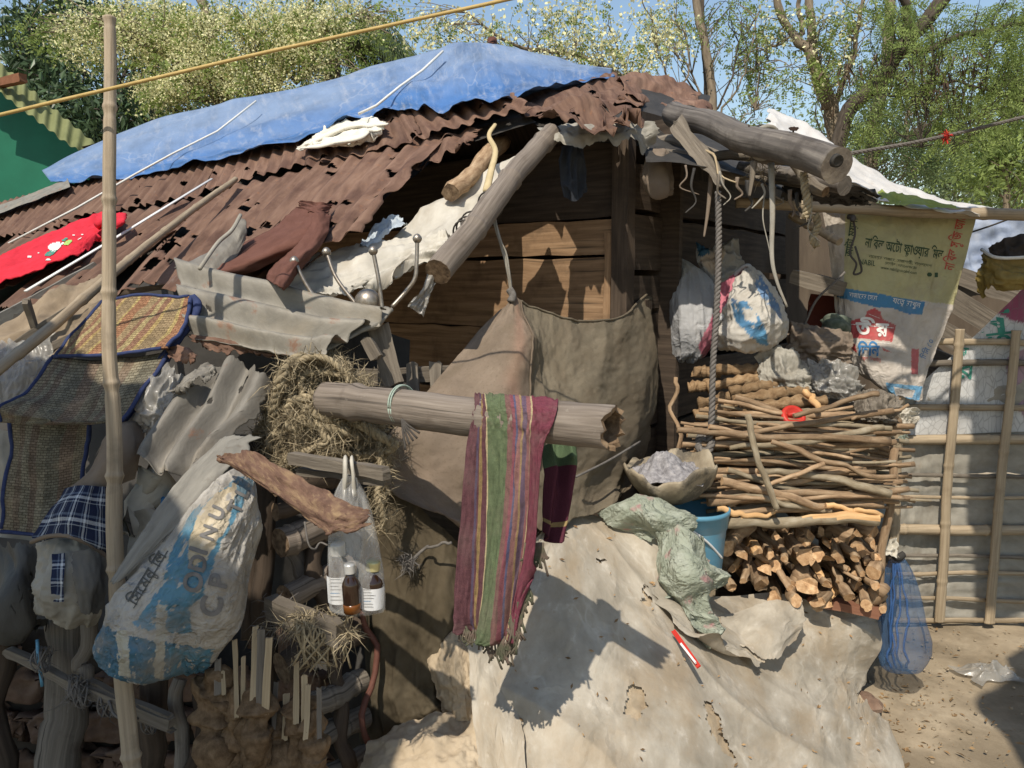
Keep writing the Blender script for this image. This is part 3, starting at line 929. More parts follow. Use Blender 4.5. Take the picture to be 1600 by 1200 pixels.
AMBER = mat('amber_syrup', [(0.16, 0.05, 0.008), (0.26, 0.09, 0.016)], s=9, co='Object', rough=0.2, bump=0, spec=0.6, transl=0.3)
PAPER = mat('white_label', [(0.62, 0.62, 0.62), (0.72, 0.72, 0.72)], s=30, co='Object', rough=0.7, bump=0)
CAPWHITE = mat('aluminium_cap', [(0.5, 0.5, 0.48), (0.62, 0.62, 0.6)], s=30, co='Object', rough=0.35, bump=0, metal=0.5)
CAPGOLD = mat('gold_cap', [(0.5, 0.45, 0.22), (0.6, 0.55, 0.3)], s=30, co='Object', rough=0.35, bump=0, metal=0.6)


def weave(stops, mortar):
    def f(nt, tc, mixc, noise, c):
        N, L = nt.nodes, nt.links
        mp = N.new('ShaderNodeMapping'); mp.inputs['Scale'].default_value = (75, 75, 75); L.new(tc.outputs['UV'], mp.inputs['Vector'])
        b = N.new('ShaderNodeTexBrick'); b.inputs['Scale'].default_value = 1; b.inputs['Mortar Size'].default_value = 0.06
        b.inputs['Brick Width'].default_value = 1.0; b.inputs['Row Height'].default_value = 0.5; b.offset = 0.5
        b.inputs['Color1'].default_value = (1.15, 1.15, 1.15, 1); b.inputs['Color2'].default_value = (0.72, 0.72, 0.72, 1); b.inputs['Mortar'].default_value = (*mortar, 1)
        L.new(mp.outputs[0], b.inputs['Vector'])
        return mixc(mixc(stripes(stops, 0.17, 'X', 500, 0.004)(nt, tc, mixc, noise, None), b.outputs['Color'], 1.0, 'MULTIPLY'), c, 1.0, 'MULTIPLY')
    return f


MAT = mat('woven_straw_mat', [(0.8, 0.8, 0.8), (1.1, 1.1, 1.1)], s=20, rough=0.9, bump=0.5, bs=250, spec=0.15, extra=weave(
    [(0, (0.35, 0.26, 0.145)), (0.16, (0.29, 0.165, 0.105)), (0.24, (0.42, 0.34, 0.17)), (0.34, (0.29, 0.165, 0.105)), (0.46, (0.44, 0.33, 0.14)), (0.52, (0.31, 0.23, 0.13)), (0.74, (0.45, 0.35, 0.15)), (0.80, (0.34, 0.18, 0.10))], (.35, .3, .28)))
MATDULL = mat('dull_straw_mat', [(0.7, 0.7, 0.7), (1.15, 1.15, 1.15)], s=14, rough=0.9, bump=0.6, bs=250, spec=0.15, extra=weave(
    [(0, (0.25, 0.215, 0.15)), (0.16, (0.21, 0.165, 0.12)), (0.24, (0.26, 0.235, 0.17)), (0.34, (0.20, 0.155, 0.115)), (0.46, (0.25, 0.225, 0.16)), (0.60, (0.185, 0.17, 0.125)), (0.80, (0.22, 0.165, 0.12))], (.4, .37, .35)), dirt=[(7, .4, (.30, .22, .14), .52, .66)])  # same weave in duller colours for the lower folds
GAMCHA = mat('checked_towel', [(0.75, 0.75, 0.75), (1.1, 1.1, 1.1), (1.35, 1.3, 1.25)], s=110, dirt=[(9, .35, (.17, .13, .11), .48, .66), (160, .35, (.36, .30, .26), .66, .72)], rough=0.98, bump=0.5, bs=500, spec=0.05, transl=0.06, extra=stripes(
    [(0, (0.12, 0.056, 0.064)), (0.13, (0.10, 0.075, 0.115)), (0.155, (0.12, 0.056, 0.064)), (0.17, (0.26, 0.18, 0.085)), (0.20, (0.12, 0.056, 0.064)), (0.255, (0.44, 0.37, 0.22)), (0.27, (0.118, 0.15, 0.083)), (0.50, (0.18, 0.10, 0.09)),
     (0.55, (0.22, 0.08, 0.095)), (0.58, (0.10, 0.10, 0.17)), (0.60, (0.25, 0.13, 0.12)), (0.64, (0.30, 0.21, 0.11)), (0.66, (0.13, 0.09, 0.13)), (0.70, (0.24, 0.11, 0.11)), (0.74, (0.42, 0.34, 0.2)), (0.755, (0.17, 0.05, 0.07))], 0.2, 'X', 900, 0.003))
GAMCHABACK = mat('towel_back_layer', [(0.85, 0.85, 0.85), (1.1, 1.1, 1.1)], s=30, rough=0.98, bump=0.5, bs=500, spec=0.05, extra=stripes(
    [(0, (.10, .145, .078)), (0.3, (0.11, 0.034, 0.05)), (0.8, (0.36, 0.26, 0.12)), (0.84, (0.11, 0.034, 0.05))], 0.2, 'X', 900, 0.003))
FRINGE = mat('towel_fringe', [(0.055, 0.075, 0.04), (0.15, 0.10, 0.085)], s=40, co='Object', rough=0.98, bump=0)
PLAID = mat('navy_plaid', [(0.9, 0.9, 0.9), (1.08, 1.08, 1.08)], s=30, rough=0.95, bump=0.2, bs=500, spec=0.1, extra=stripes(
    [(0, (0.02, 0.027, 0.06)), (0.36, (0.16, 0.2, 0.27)), (0.46, (0.02, 0.027, 0.06)), (0.56, (0.60, 0.63, 0.66)), (0.70, (0.02, 0.027, 0.06)), (0.82, (0.42, 0.46, 0.5)), (0.86, (0.02, 0.027, 0.06))], 0.040, 'X', 900, 0.002,
    second=[(0, (0.02, 0.027, 0.06)), (0.36, (0.16, 0.2, 0.27)), (0.46, (0.02, 0.027, 0.06)), (0.56, (0.60, 0.63, 0.66)), (0.70, (0.02, 0.027, 0.06)), (0.82, (0.42, 0.46, 0.5)), (0.86, (0.02, 0.027, 0.06))]))


def netmask(sc_, w):
    def f(nt, tc, noise):
        N, L = nt.nodes, nt.links
        sp = N.new('ShaderNodeSeparateXYZ'); L.new(tc.outputs['UV'], sp.inputs[0])
        outs = []
        for ax in ('X', 'Y'):
            q = N.new('ShaderNodeMath'); q.operation = 'MULTIPLY'; q.inputs[1].default_value = sc_; L.new(sp.outputs[ax], q.inputs[0])
            fr = N.new('ShaderNodeMath'); fr.operation = 'FRACT'; L.new(q.outputs[0], fr.inputs[0])
            lt = N.new('ShaderNodeMath'); lt.operation = 'LESS_THAN'; lt.inputs[1].default_value = w; L.new(fr.outputs[0], lt.inputs[0]); outs.append(lt)
        m = N.new('ShaderNodeMath'); m.operation = 'MAXIMUM'; L.new(outs[0].outputs[0], m.inputs[0]); L.new(outs[1].outputs[0], m.inputs[1])
        return m.outputs[0]
    return f


BLUENET = mat('blue_nylon_net', [(0.05, 0.11, 0.22), (0.10, 0.19, 0.33)], s=20, rough=0.6, bump=0.2, bs=60, spec=0.3, alpha=.42, transl=0.3)


def pinksmear(nt, tc, mixc, noise, c):
    n = noise(9, (1, 1, 1), 4)
    q = nt.nodes.new('ShaderNodeMapRange'); q.inputs['From Min'].default_value = 0.56; q.inputs['From Max'].default_value = 0.64; q.inputs['To Max'].default_value = 0.7
    nt.links.new(n.outputs['Fac'], q.inputs['Value'])
    return mixc(c, (0.50, 0.20, 0.22), q.outputs[0])


GREENNET = mat('pale_green_netting', [(0.27, 0.30, 0.225), (0.38, 0.41, 0.325), (0.47, 0.49, 0.41)], s=14, rough=0.85, bump=0.6, bs=110, spec=0.2, transl=0.25, crease=((22, .8), (60, .5)), extra=pinksmear)


def cracks(nt, tc, mixc, noise, c):
    v = nt.nodes.new('ShaderNodeTexVoronoi'); v.feature = 'DISTANCE_TO_EDGE'; v.inputs['Scale'].default_value = 1
    mp = nt.nodes.new('ShaderNodeMapping'); mp.inputs['Scale'].default_value = (38, 22, 1); nt.links.new(tc.outputs['UV'], mp.inputs['Vector'])
    nt.links.new(mp.outputs[0], v.inputs['Vector'])
    q = nt.nodes.new('ShaderNodeMapRange'); q.inputs['From Min'].default_value = 0.0; q.inputs['From Max'].default_value = 0.07; q.inputs['To Min'].default_value = 0.45; q.inputs['To Max'].default_value = 0.0
    nt.links.new(v.outputs['Distance'], q.inputs['Value'])
    return mixc(c, (0.13, 0.125, 0.12), q.outputs[0])


CRACKSACK = mat('crazed_sack', [(0.85, 0.85, 0.85), (1, 1, 1), (1.1, 1.1, 1.1)], vcol=True, s=9, rough=0.7, bump=0.3, bs=60, spec=0.25, extra=cracks, dirt=[(6, 0.35, (0.27, 0.24, 0.2), 0.5, 0.68)])


def leafmat(name, a, b, t=0.35, isl=0.35, rough=0.5):
    return mat(name, [a, b], s=3, co='Object', rough=rough, bump=0, spec=0.3, isl=isl, transl=t)


LEAF_DARK = leafmat('dark_green_leaves', (0.040, 0.07, 0.03), (0.075, 0.115, 0.05), 0.25, 0.45, 0.4)
LEAF_MOR = leafmat('light_green_leaves', (0.17, 0.23, 0.05), (0.28, 0.35, 0.10), 0.45)
BLOSSOM = leafmat('cream_blossom', (0.66, 0.63, 0.32), (0.82, 0.78, 0.48), 0.35, 0.25)
LEAF_ACA = leafmat('feathery_green_leaves', (0.17, 0.23, 0.065), (0.31, 0.38, 0.11), 0.5)
LEAF_ACAD = leafmat('mid_green_leaves', (0.10, 0.15, 0.06), (0.19, 0.25, 0.10), 0.4)  # darker, duller green than the feathery leaves
LEAF_PALM = leafmat('palm_green', (0.035, 0.055, 0.02), (0.07, 0.095, 0.035), 0.2)
LEAF_FAR = leafmat('far_green_leaves', (0.14, 0.19, 0.09), (0.23, 0.28, 0.15), 0.35)
PODS = leafmat('brown_seed_pods', (0.07, 0.045, 0.03), (0.12, 0.08, 0.05), 0.2)
TREEBARK = mat('tree_bark', [(0.11, 0.085, 0.06), (0.19, 0.15, 0.105), (0.27, 0.22, 0.16)], s=30, st=(1, 0.25, 1), rough=0.95, bump=0.7, bs=60)
TREEBARKD = mat('dark_tree_bark', [(0.035, 0.028, 0.022), (0.07, 0.055, 0.042), (0.11, 0.09, 0.07)], s=30, st=(1, 0.25, 1), rough=0.95, bump=0.7, bs=60)
DRYLEAF = mat('dry_leaf', [(0.16, 0.09, 0.04), (0.30, 0.20, 0.10)], s=9, co='Object', rough=0.9, bump=0, isl=0.5)
# ================================================================= ground
def ground():
    xs = np.concatenate([[-80, -40, -20, -10, -6], np.linspace(-4, 4.5, 150), [6, 10, 20, 40, 80]])
    ys = np.concatenate([[-30, -12, -5, -2], np.linspace(-0.5, 5.5, 120), [7, 9, 12, 18, 30, 60, 120]])
    X, Y = np.meshgrid(xs, ys)
    Z = 0.018 * fbm(X * 1.7, Y * 1.7, 4, 4) + 0.008 * fbm(X * 9, Y * 9, 8, 3) - 0.01
    G = np.stack([X, Y, Z], -1)
    surf('ground', G, EARTH, kind='structure')


ground()

# ================================================================= hut
hut = thing('wooden_hut', 'low wooden plank hut with a ragged rusty corrugated roof', 'hut', (0.45, 3.1, 0))
WB = np.array([0.6, 0.8, 0.0])     # along the second wall, away to the right
UPZ = np.array([0, 0, 1.0])


def wa(s, z, off=0.0):   # on wall A: s metres left of the corner
    return CORNER + TD * s + UPZ * z + WALLA[0] * off


def wb(s, z, off=0.0):
    return CORNER + WB * s + UPZ * z + WALLB[0] * off


zs = [(0.28, 0.52), (0.53, 0.79), (0.80, 1.03), (1.04, 1.32), (1.33, 1.625), (1.635, 1.775), (1.785, 2.08)]
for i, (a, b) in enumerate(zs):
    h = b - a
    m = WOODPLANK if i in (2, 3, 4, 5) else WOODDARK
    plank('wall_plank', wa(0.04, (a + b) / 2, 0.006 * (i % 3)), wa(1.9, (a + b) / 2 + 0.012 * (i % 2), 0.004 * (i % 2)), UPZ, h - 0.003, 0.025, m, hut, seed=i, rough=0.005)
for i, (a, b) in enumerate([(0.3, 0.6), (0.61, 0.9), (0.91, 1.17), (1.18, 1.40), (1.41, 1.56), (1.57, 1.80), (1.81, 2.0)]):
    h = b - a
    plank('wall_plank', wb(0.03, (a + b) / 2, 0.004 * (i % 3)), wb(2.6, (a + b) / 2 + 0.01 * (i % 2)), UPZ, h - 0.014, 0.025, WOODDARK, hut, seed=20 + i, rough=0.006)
plank('corner_post', wa(-0.01, 0, 0.02), wa(0.0, 2.12, 0.02), WALLB[0], 0.07, 0.06, WOODDARK, hut, seed=40)
plank('wall_batten', wa(0.055, 0.9, 0.03), wa(0.055, 1.72, 0.03), TD, 0.03, 0.02, WOODPLANK, hut, seed=41)
plank('wall_batten', wb(0.14, 0.4, 0.03), wb(0.14, 1.45, 0.03), WB, 0.06, 0.02, WOODDARK, hut, seed=42)
# dark boards added behind the gaps to stand in for shade; rear walls
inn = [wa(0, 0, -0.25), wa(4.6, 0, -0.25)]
plank('gap_shade_board', wa(-0.1, 1.1, -0.3), wa(5.2, 1.1, -0.3), UPZ, 2.2, 0.03, WOODDARK, hut, seed=44)
plank('gap_shade_board', wb(0.2, 1.0, -0.3), wb(3.2, 1.0, -0.3), UPZ, 2.0, 0.03, WOODDARK, hut, seed=45)
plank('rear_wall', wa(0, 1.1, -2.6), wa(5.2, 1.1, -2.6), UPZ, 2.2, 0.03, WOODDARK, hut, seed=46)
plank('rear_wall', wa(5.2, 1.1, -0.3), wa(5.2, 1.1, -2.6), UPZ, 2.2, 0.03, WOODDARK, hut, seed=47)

WAVE = 0.086


def sheet(name, q, plane, mat_, parent, off=0.0, amp=0.0095, rag=(0, 0, 0, .1), seed=0, holes=10, hr=0.02, nu=None, nv=74, dep=None, sag=0.004, wl=WAVE, thick=0.0015, slots=(), **k):
    """corrugated sheet; q = outline corners TL TR BR BL as seen from the front; waves run down from top to bottom"""
    if dep is None: A = np.array([PL(x, y, plane, off) for x, y in q])
    else: A = np.array([P(x, y, d) for (x, y), d in zip(q, dep)])
    W = 0.5 * (np.linalg.norm(A[1] - A[0]) + np.linalg.norm(A[2] - A[3]))
    nw = W / wl
    nu = nu or int(min(240, nw * 8)) + 2
    B = np.array([[A[0], A[1]], [A[3], A[2]]])
    G = grid(B, nu, nv)
    G, U, V = ragged(G, *rag, seed=seed, fr=7)
    n = normals(G)
    d = amp * np.sin(2 * PI * nw * U + seed) * (1 + 0.25 * fbm(U * 3, V * 3, seed, 2)) + sag * fbm(U * 2.2, V * 2, seed + 4, 3) + 0.35 * sag * fbm(U * 9, V * 7, seed + 6, 2)
    # edges lift and buckle
    d = d + 0.009 * np.clip(V - 0.88, 0, 1) / 0.12 * fbm(U * nw * 0.7, V * 0, seed + 8, 3)
    G = G + n * d[..., None]
    mask = np.ones(U.shape, bool)
    rg = np.random.default_rng(seed + 100)
    H = np.linalg.norm(A[3] - A[0])
    hs = [(rg.uniform(0.04, .96), rg.uniform(.1, 1.0), rg.uniform(.4, 1.3) * hr) for _ in range(holes)] + list(slots)
    nz = fbm(U * W * 30, V * H * 22, seed + 31, 3)
    for (hu, hv, r) in hs:
        dd = np.sqrt(((U - hu) * W) ** 2 + ((V - hv) * H * 0.8) ** 2)
        mask &= ~(dd < r * (1 + 0.6 * nz))
    return surf(name, G, mat_, parent, mask=mask, thick=thick, **k)


# main slope, bottom row over the wall
upper = [((150, 262), (330, 228), (215, 345), (-40, 395)),
         ((300, 232), (500, 200), (398, 285), (205, 335)),
         ((470, 200), (640, 158), (560, 238), (375, 285))]
sheet('roof_sheet', ((-60, 330), (190, 268), (110, 352), (-120, 400)), RUP, RUST, hut, off=0.010, seed=3, rag=(0, 0, 0, .10), holes=8)
sheet('roof_sheet', ((165, 275), (345, 238), (310, 308), (70, 352)), RUP, RUST, hut, off=0.016, seed=5, rag=(0, 0, 0, .12), holes=8)
sheet('roof_sheet', ((325, 242), (500, 200), (500, 252), (285, 312)), RUP, RUST, hut, off=0.012, seed=9, rag=(0, 0.02, 0, .12), holes=9)
sheet('roof_sheet', ((480, 208), (640, 158), (665, 222), (475, 262)), RUP, RUST, hut, off=0.018, seed=12, rag=(0, 0.03, 0, .14), holes=9)
sheet('roof_sheet', ((610, 168), (800, 140), (838, 170), (640, 222)), RUP, RUST, hut, off=0.022, seed=17, rag=(0, 0.05, 0, .16), holes=7)
sheet('roof_sheet', ((630, 232), (752, 196), (738, 224), (640, 282)), RUP, RUST, hut, off=-0.01, seed=19, rag=(0.02, 0.1, 0, .3), holes=5)
# gable side, over the corner
sheet('roof_sheet', ((780, 150), (962, 112), (1032, 168), (838, 200)), None, RUST, hut, dep=(3.35, 4.05, 3.5, 2.78), seed=21, rag=(0.02, 0.05, 0, .26), holes=8, hr=0.03, sag=0.03, amp=.004, wl=.13, label='torn rusty roof sheet hanging over the hut corner')
sheet('roof_sheet', ((838, 168), (985, 158), (1028, 196), (905, 216)), None, RUST, hut, dep=(2.9, 3.0, 2.62, 2.50), seed=23, rag=(0.04, 0.05, 0, .5), holes=5, hr=0.03, sag=0.03, amp=.004, wl=.13)
sheet('roof_sheet', ((955, 110), (1085, 138), (1122, 176), (985, 165)), None, RUST, hut, dep=(4.1, 4.35, 3.9, 3.5), seed=27, rag=(0, 0.08, 0, .25), holes=4, sag=0.03, amp=.004, wl=.13)
# lower row, sliding down toward the yard
sheet('roof_sheet', ((500, 246), (705, 200), (560, 372), (330, 440)), RLOW, RUST, hut, off=0.02, seed=31, rag=(0, .10, 0, .07), holes=16, hr=0.022, label='lower rusty roof sheet with a ragged broken verge')
sheet('roof_sheet', ((330, 300), (520, 252), (345, 440), (165, 470)), RLOW, RUST, hut, off=0.006, seed=35, rag=(0, .05, 0, .12), holes=14, hr=0.025, slots=((.12, .62, .06), (.10, .50, .05), (.16, .75, .05), (.3, .55, .02)))
sheet('roof_sheet', ((170, 338), (360, 300), (160, 440), (-20, 500)), RLOW, RUST, hut, off=0.012, seed=38, rag=(0, .04, 0, .08), holes=10, hr=0.02, slots=((.93, .9, .07), (.9, .75, .045)))
sheet('roof_sheet', ((20, 370), (200, 335), (20, 445), (-160, 510)), RLOW, RUST, hut, off=0.018, seed=43, rag=(0, .03, 0, .08), holes=8, hr=0.02)
sheet('roof_sheet', ((395, 405), (520, 392), (440, 455), (330, 450)), RLOW, RUST, hut, off=-0.02, seed=44, rag=(0, .05, 0, .1), holes=3, hr=0.02)
# black sheets added under the slopes, standing in for the room's shade
cloth('shade_lining', [[(-60, 335), (330, 260), (640, 190), (800, 160)], [(-60, 410), (300, 330), (560, 268), (840, 195)]], DARKSHEET, hut, plane=RUP, off=-0.05, nu=40, nv=20, wr=((0.01, 5, 3, 0),), seed=51)
cloth('shade_lining', [[(-60, 420), (300, 322), (560, 262), (700, 225)], [(-120, 520), (150, 455), (350, 432), (560, 350)]], DARKSHEET, hut, plane=RLOW, off=-0.07, nu=40, nv=20, wr=((0.01, 5, 3, 0),), seed=52)
cloth('shade_lining', [[(700, 122, 3.95), (950, 114, 4.25), (1110, 150, 4.5)], [(850, 205, 2.9), (1000, 195, 3.2), (1115, 180, 4.0)], [(870, 222, 2.85), (1010, 228, 3.1), (1250, 260, 4.0)]], DARKSHEET, hut, nu=30, nv=20, wr=((0.01, 4, 3, 0),), seed=53)
cloth('shade_lining', [[(1000, 170, 3.5), (1120, 185, 4.3), (1250, 250, 4.6)], [(1010, 250, 2.76), (1120, 268, 2.74), (1255, 312, 2.66)]], DARKSHEET, hut, nu=24, nv=16, wr=((0.012, 4, 3, 0),), seed=54)
cloth('gable_shade_board', [[(990, 170), (1100, 200), (1290, 250)], [(990, 330), (1100, 350), (1300, 400)]], WOODDARK, hut, plane=WALLB, off=-.06, nu=20, nv=8, wr=((.004, 4, 3, 0),), seed=56)  # dark panels added to fill the gaps under the roof with shade
cloth('gable_shade_board', [[(540, 345), (700, 205), (880, 170)], [(540, 440), (720, 300), (960, 320)]], WOODDARK, hut, plane=WALLA, off=-.07, nu=20, nv=8, wr=((.004, 4, 3, 0),), seed=57)
r0 = E0 + SD * .95 + UPZ * .70; r1 = E0 + SD * 2.3 - UPZ * .1
surf('rear_slope', grid(np.array([[r0 + TD * 1.35, r0 + TD * 5.5], [r1 + TD * 1.2, r1 + TD * 5.5]]), 30, 12), RUSTDARK, hut)
# grey lining torn along the eave of the corner
cloth('eave_lining', [[(838, 196, 2.78), (920, 190, 2.84), (1028, 192, 2.9)], [(845, 215, 2.74), (930, 208, 2.76), (1030, 215, 2.9)], [(850, 226, 2.72), (935, 240, 2.74), (1022, 252, 2.9)]], GREYPLASTIC, hut, nu=70, nv=30,
      wr=((0.01, 5, 3, 0), (0.004, 20, 4, 0)), rag=(.02, .03, 0, .5), seed=55, label='torn grey lining sheet fluttering under the eave')
# fascia along the low eave
a, b = PL(-60, 532, RLOW, 0.0), PL(152, 418, RLOW, 0.0)
plank('eave_board', a, b, UPZ, 0.045, 0.02, TINDARK, hut, seed=61, rough=0.002)
# poles of the frame
bamboo('eave_pole', P(862, 208, 2.80), P(684, 425, 2.10), 0.038, 0.038, [BARKLOG, ENDDARK], 71, hut, nodes=3, crook=0.008, label='grey pole slanting down from the roof corner, its lower end broken')
stick('rafter', P(785, 222, 3.15), P(703, 300, 2.72), 0.034, 0.032, [BARK, ENDDARK], 72, hut, nz=0.15, label='short barky rafter end under the broken verge')
# lashings on the pole
for (x, y, d) in ((766, 320, 2.42), (740, 352, 2.31), (733, 360, 2.29), (728, 366, 2.27)):
    c = P(x, y, d); ax = unit(P(684, 425, 2.1) - P(862, 208, 2.8)); u = unit(np.cross(ax, UPZ)); v = np.cross(ax, u); t = np.linspace(0, 2 * PI, 22)
    tube('lashing', c + 0.042 * (np.cos(t)[:, None] * u + np.sin(t)[:, None] * v) + ax * 0.006 * np.sin(t)[:, None], 0.003, DARKTWINE, hut, seg=5)
# the heavy beam poking out of the gable
bamboo('roof_beam', P(1052, 178, 3.05), P(1308, 258, 2.28), 0.046, 0.051, [BEAM, BEAMEND], 81, hut, nodes=2, seg=22, crook=0.012, swell=0.08, n=40, label='thick smoke-stained beam end with a round hole jutting from the gable')
c = P(1303, 250, 2.235); ax = unit(P(1308, 258, 2.28) - P(1052, 178, 3.05))
lathe('beam_hole_dark', c + ax * 0.015, [(0.0, 0.0), (0.012, 0.0), (0.018, .004), (0.02, -0.01)], DARKSHEET, hut, seg=16, ax=ax)  # black dish standing in for the hole's dark inside
for (x, y, d, r) in ((1195, 223, 2.61, .0525), (1186, 220, 2.64, .0520), (1075, 186, 2.98, .0485)):
    c = P(x, y, d); u = unit(np.cross(ax, UPZ)); v = np.cross(ax, u); t = np.linspace(0, 2 * PI, 30)
    tube('strap', c + r * (np.cos(t)[:, None] * u + np.sin(t)[:, None] * v), 0.010 if r > .052 else 0.004, GREYPLASTIC if r > .052 else DARKTWINE, hut, seg=6, flat=(u * 0 + v * 0 + ax * 0 + np.array([0, 0, 1.0]), 0.9))
for (x0, y0, x1, y1, d) in ((1178, 215, 1170, 195, 2.6), (1238, 214, 1241, 198, 2.44)):
    stick('nail', P(x0, y0, d), P(x1, y1, d), 0.003, 0.003, RUSTDARK, 3, hut, seg=5, crook=0.001)
plank('nail', P(1235, 200, 2.43), P(1247, 201, 2.43), UPZ, 0.006, 0.006, RUSTDARK, hut, n=3)
bamboo('eave_beam', P(1160, 262, 2.9), P(1320, 290, 2.5), 0.028, 0.03, [BEAM, BEAM], 84, hut, nodes=2, seg=10)
plank('split_lath', P(1055, 192, 2.88), P(1128, 285, 2.7), np.array([.5, 0, 1]), 0.05, 0.012, WOODGREY, hut, seed=85, rough=0.012)
stick('split_lath', P(1090, 225, 2.80), P(1150, 285, 2.62), 0.006, 0.003, PALELATH, 86, hut, seg=5)
for i, (x0, y0, x1, y1, d) in enumerate(((1040, 240, 1200, 250, 3.0), (1110, 262, 1300, 300, 2.9), (1000, 215, 1130, 245, 3.2), (1180, 240, 1290, 300, 2.7))):
    stick('purlin', P(x0, y0, d), P(x1, y1, d - .2), 0.022, 0.02, [WOODGREY, ENDDARK], 88 + i, hut)

# ================================================================= tarp on the roof
BT = (0.06, 0.15, 0.35)
tp = [[(62, 262), (222, 193), (335, 166), (452, 138), (600, 103), (700, 75), (760, 68), (858, 88), (956, 109)],
      [(70, 272), (215, 225), (330, 198), (465, 168), (605, 130), (695, 112), (772, 98), (866, 108), (956, 112)],
      [(76, 280), (205, 258), (330, 238), (480, 204), (612, 160), (692, 150), (782, 128), (872, 128), (958, 116)],
      [(82, 287), (200, 272), (330, 250), (482, 214), (612, 172), (692, 172), (788, 152), (876, 138), (962, 119)]]
C = np.zeros((4, 9, 3))
for j in range(4):
    for i in range(9):
        x, y = tp[j][i]
        if i < 7: C[j, i] = PL(x, y, RUP, 0.055)
        else: C[j, i] = P(x, y, {7: (4.0, 3.85, 3.62, 3.5), 8: (4.08, 4.05, 4.0, 3.97)}[i][j])
# the two halves of the peak
C[0, 6] = P(760, 68, 4.05); C[1, 6] = P(772, 98, 3.82)
G = grid(C, 220, 70); U, V = UVg(220, 70)
n = normals(G)
d = 0.006 * fbm(U * 7, V * 3, 5, 2) + 0.012 * ridge(U * 5 + V * 2, V * 1.5, 8, 2) + 0.009 * crumple(U, V, 260, 18, 3.2, .04, .24) + 0.010 * np.sin(U * 120) * np.clip(V - 0.55, 0, 1) * (1 + fbm(U * 9, V, 3, 2)) + 0.018 * np.clip(V - 0.85, 0, .15) / .15 * fbm(U * 26, V, 77, 3)
G = G + n * d[..., None]
col = np.tile(np.array(BT), (70, 220, 1))
fade = np.clip(1.05 - V * 1.15 + 0.35 * fbm(U * 6, V * 4, 91, 4), 0, 1)[..., None]
col = col * (1 - fade * 0.8) + np.array((0.21, 0.27, 0.37)) * fade * 0.8
tarp = surf('blue_tarpaulin', G, BLUETARP, None, col=col, thick=0.002, label='big faded blue tarpaulin covering the ridge of the hut roof', cat='tarpaulin')
tube('tie_cord', np.array([PL(x, y, RUP, 0.11) for x, y in ((400, 158), (340, 205), (270, 240), (215, 270), (120, 325), (10, 382))]), 0.006, WHITECORD, tarp, seg=6)
tube('tie_cord', np.array([PL(x, y, RUP, 0.11) for x, y in ((692, 80), (660, 110), (625, 135), (588, 165), (560, 178))]), 0.006, WHITECORD, tarp, seg=6)
stick('peak_peg', P(768, 82, 4.05), P(769, 62, 4.05), 0.02, 0.026, [RUSTRED], 93, hut, seg=7, n=6)

# things lying on the roof -------------------------------------------------------
def offs(rows, pl, o): return np.array([[PL(x, y, pl, o) for x, y in r] for r in rows])


cl = cloth('white_rag', [[(500, 208), (530, 192), (565, 184), (602, 186)], [(476, 222), (520, 212), (565, 202), (607, 196)], [(462, 232), (515, 226), (552, 222), (604, 202)], [(464, 236), (512, 232), (545, 226), (575, 212)]], WHITECLOTH, None, plane=RUP, off=0.055, nu=60, nv=40,
      wr=((0.014, 3, 5, 1), (0.008, 5, 9, 1)), rag=(.05, .1, .1, .15), seed=95, thick=0.004, label='crumpled white cloth drying on the rusty roof', cat='cloth')
for i, (pts, r) in enumerate((([(476, 226), (530, 204), (566, 196), (606, 194)], .022), ([(470, 232), (520, 224), (560, 216), (576, 206)], .02))):
    pp = path([PL(x, y, RUP, 0.075) for x, y in pts], 26); t = np.linspace(0, 1, 26)
    tube('fold', pp, r * np.sin(PI * (0.12 + .76 * t)) * (1 + .25 * fbm(t * 6, t * 0 + i, 96, 2)), WHITECLOTH, cl, seg=10, nz=0.35, seed=97 + i, flat=(RUP[0], 0.55))

# red shirt
sh = cloth('red_shirt', [[(-60, 420), (0, 402), (60, 372), (120, 345), (158, 332), (190, 334)], [(-70, 432), (5, 415), (70, 385), (125, 362), (160, 352), (192, 343)], [(-70, 452), (5, 432), (75, 408), (122, 388), (150, 370), (180, 356)], [(-80, 470), (0, 447), (62, 430), (118, 402), (138, 385), (150, 374)]],
           REDCLOTH, None, plane=RLOW, off=0.06, nu=90, nv=50, wr=((0.014, 2.5, 7, 1), (0.006, 6, 14, 1)), rag=(.0, .03, .08, .12), seed=101, thick=0.004, label='red printed shirt spread to dry on the lower roof', cat='shirt')
tube('sleeve', path([PL(x, y, RLOW, 0.09) for x, y in ((150, 352), (172, 342), (190, 337), (188, 350))], 16), np.array([.03] * 5 + [.028] * 6 + [.022] * 5), REDCLOTH, sh, seg=12, nz=.3, flat=(RLOW[0], .5))
def blob(cx, cy, rx, ry, ang=0, nz=0.2, seed=0, n=26):
    t = np.linspace(0, 2 * PI, n, endpoint=False)
    r = 1 + nz * fbm(np.cos(t) * 1.5, np.sin(t) * 1.5, seed, 2)
    x, y = rx * np.cos(t) * r, ry * np.sin(t) * r
    c, s = math.cos(ang), math.sin(ang)
    return np.stack([cx + x * c - y * s, cy + x * s + y * c], 1)
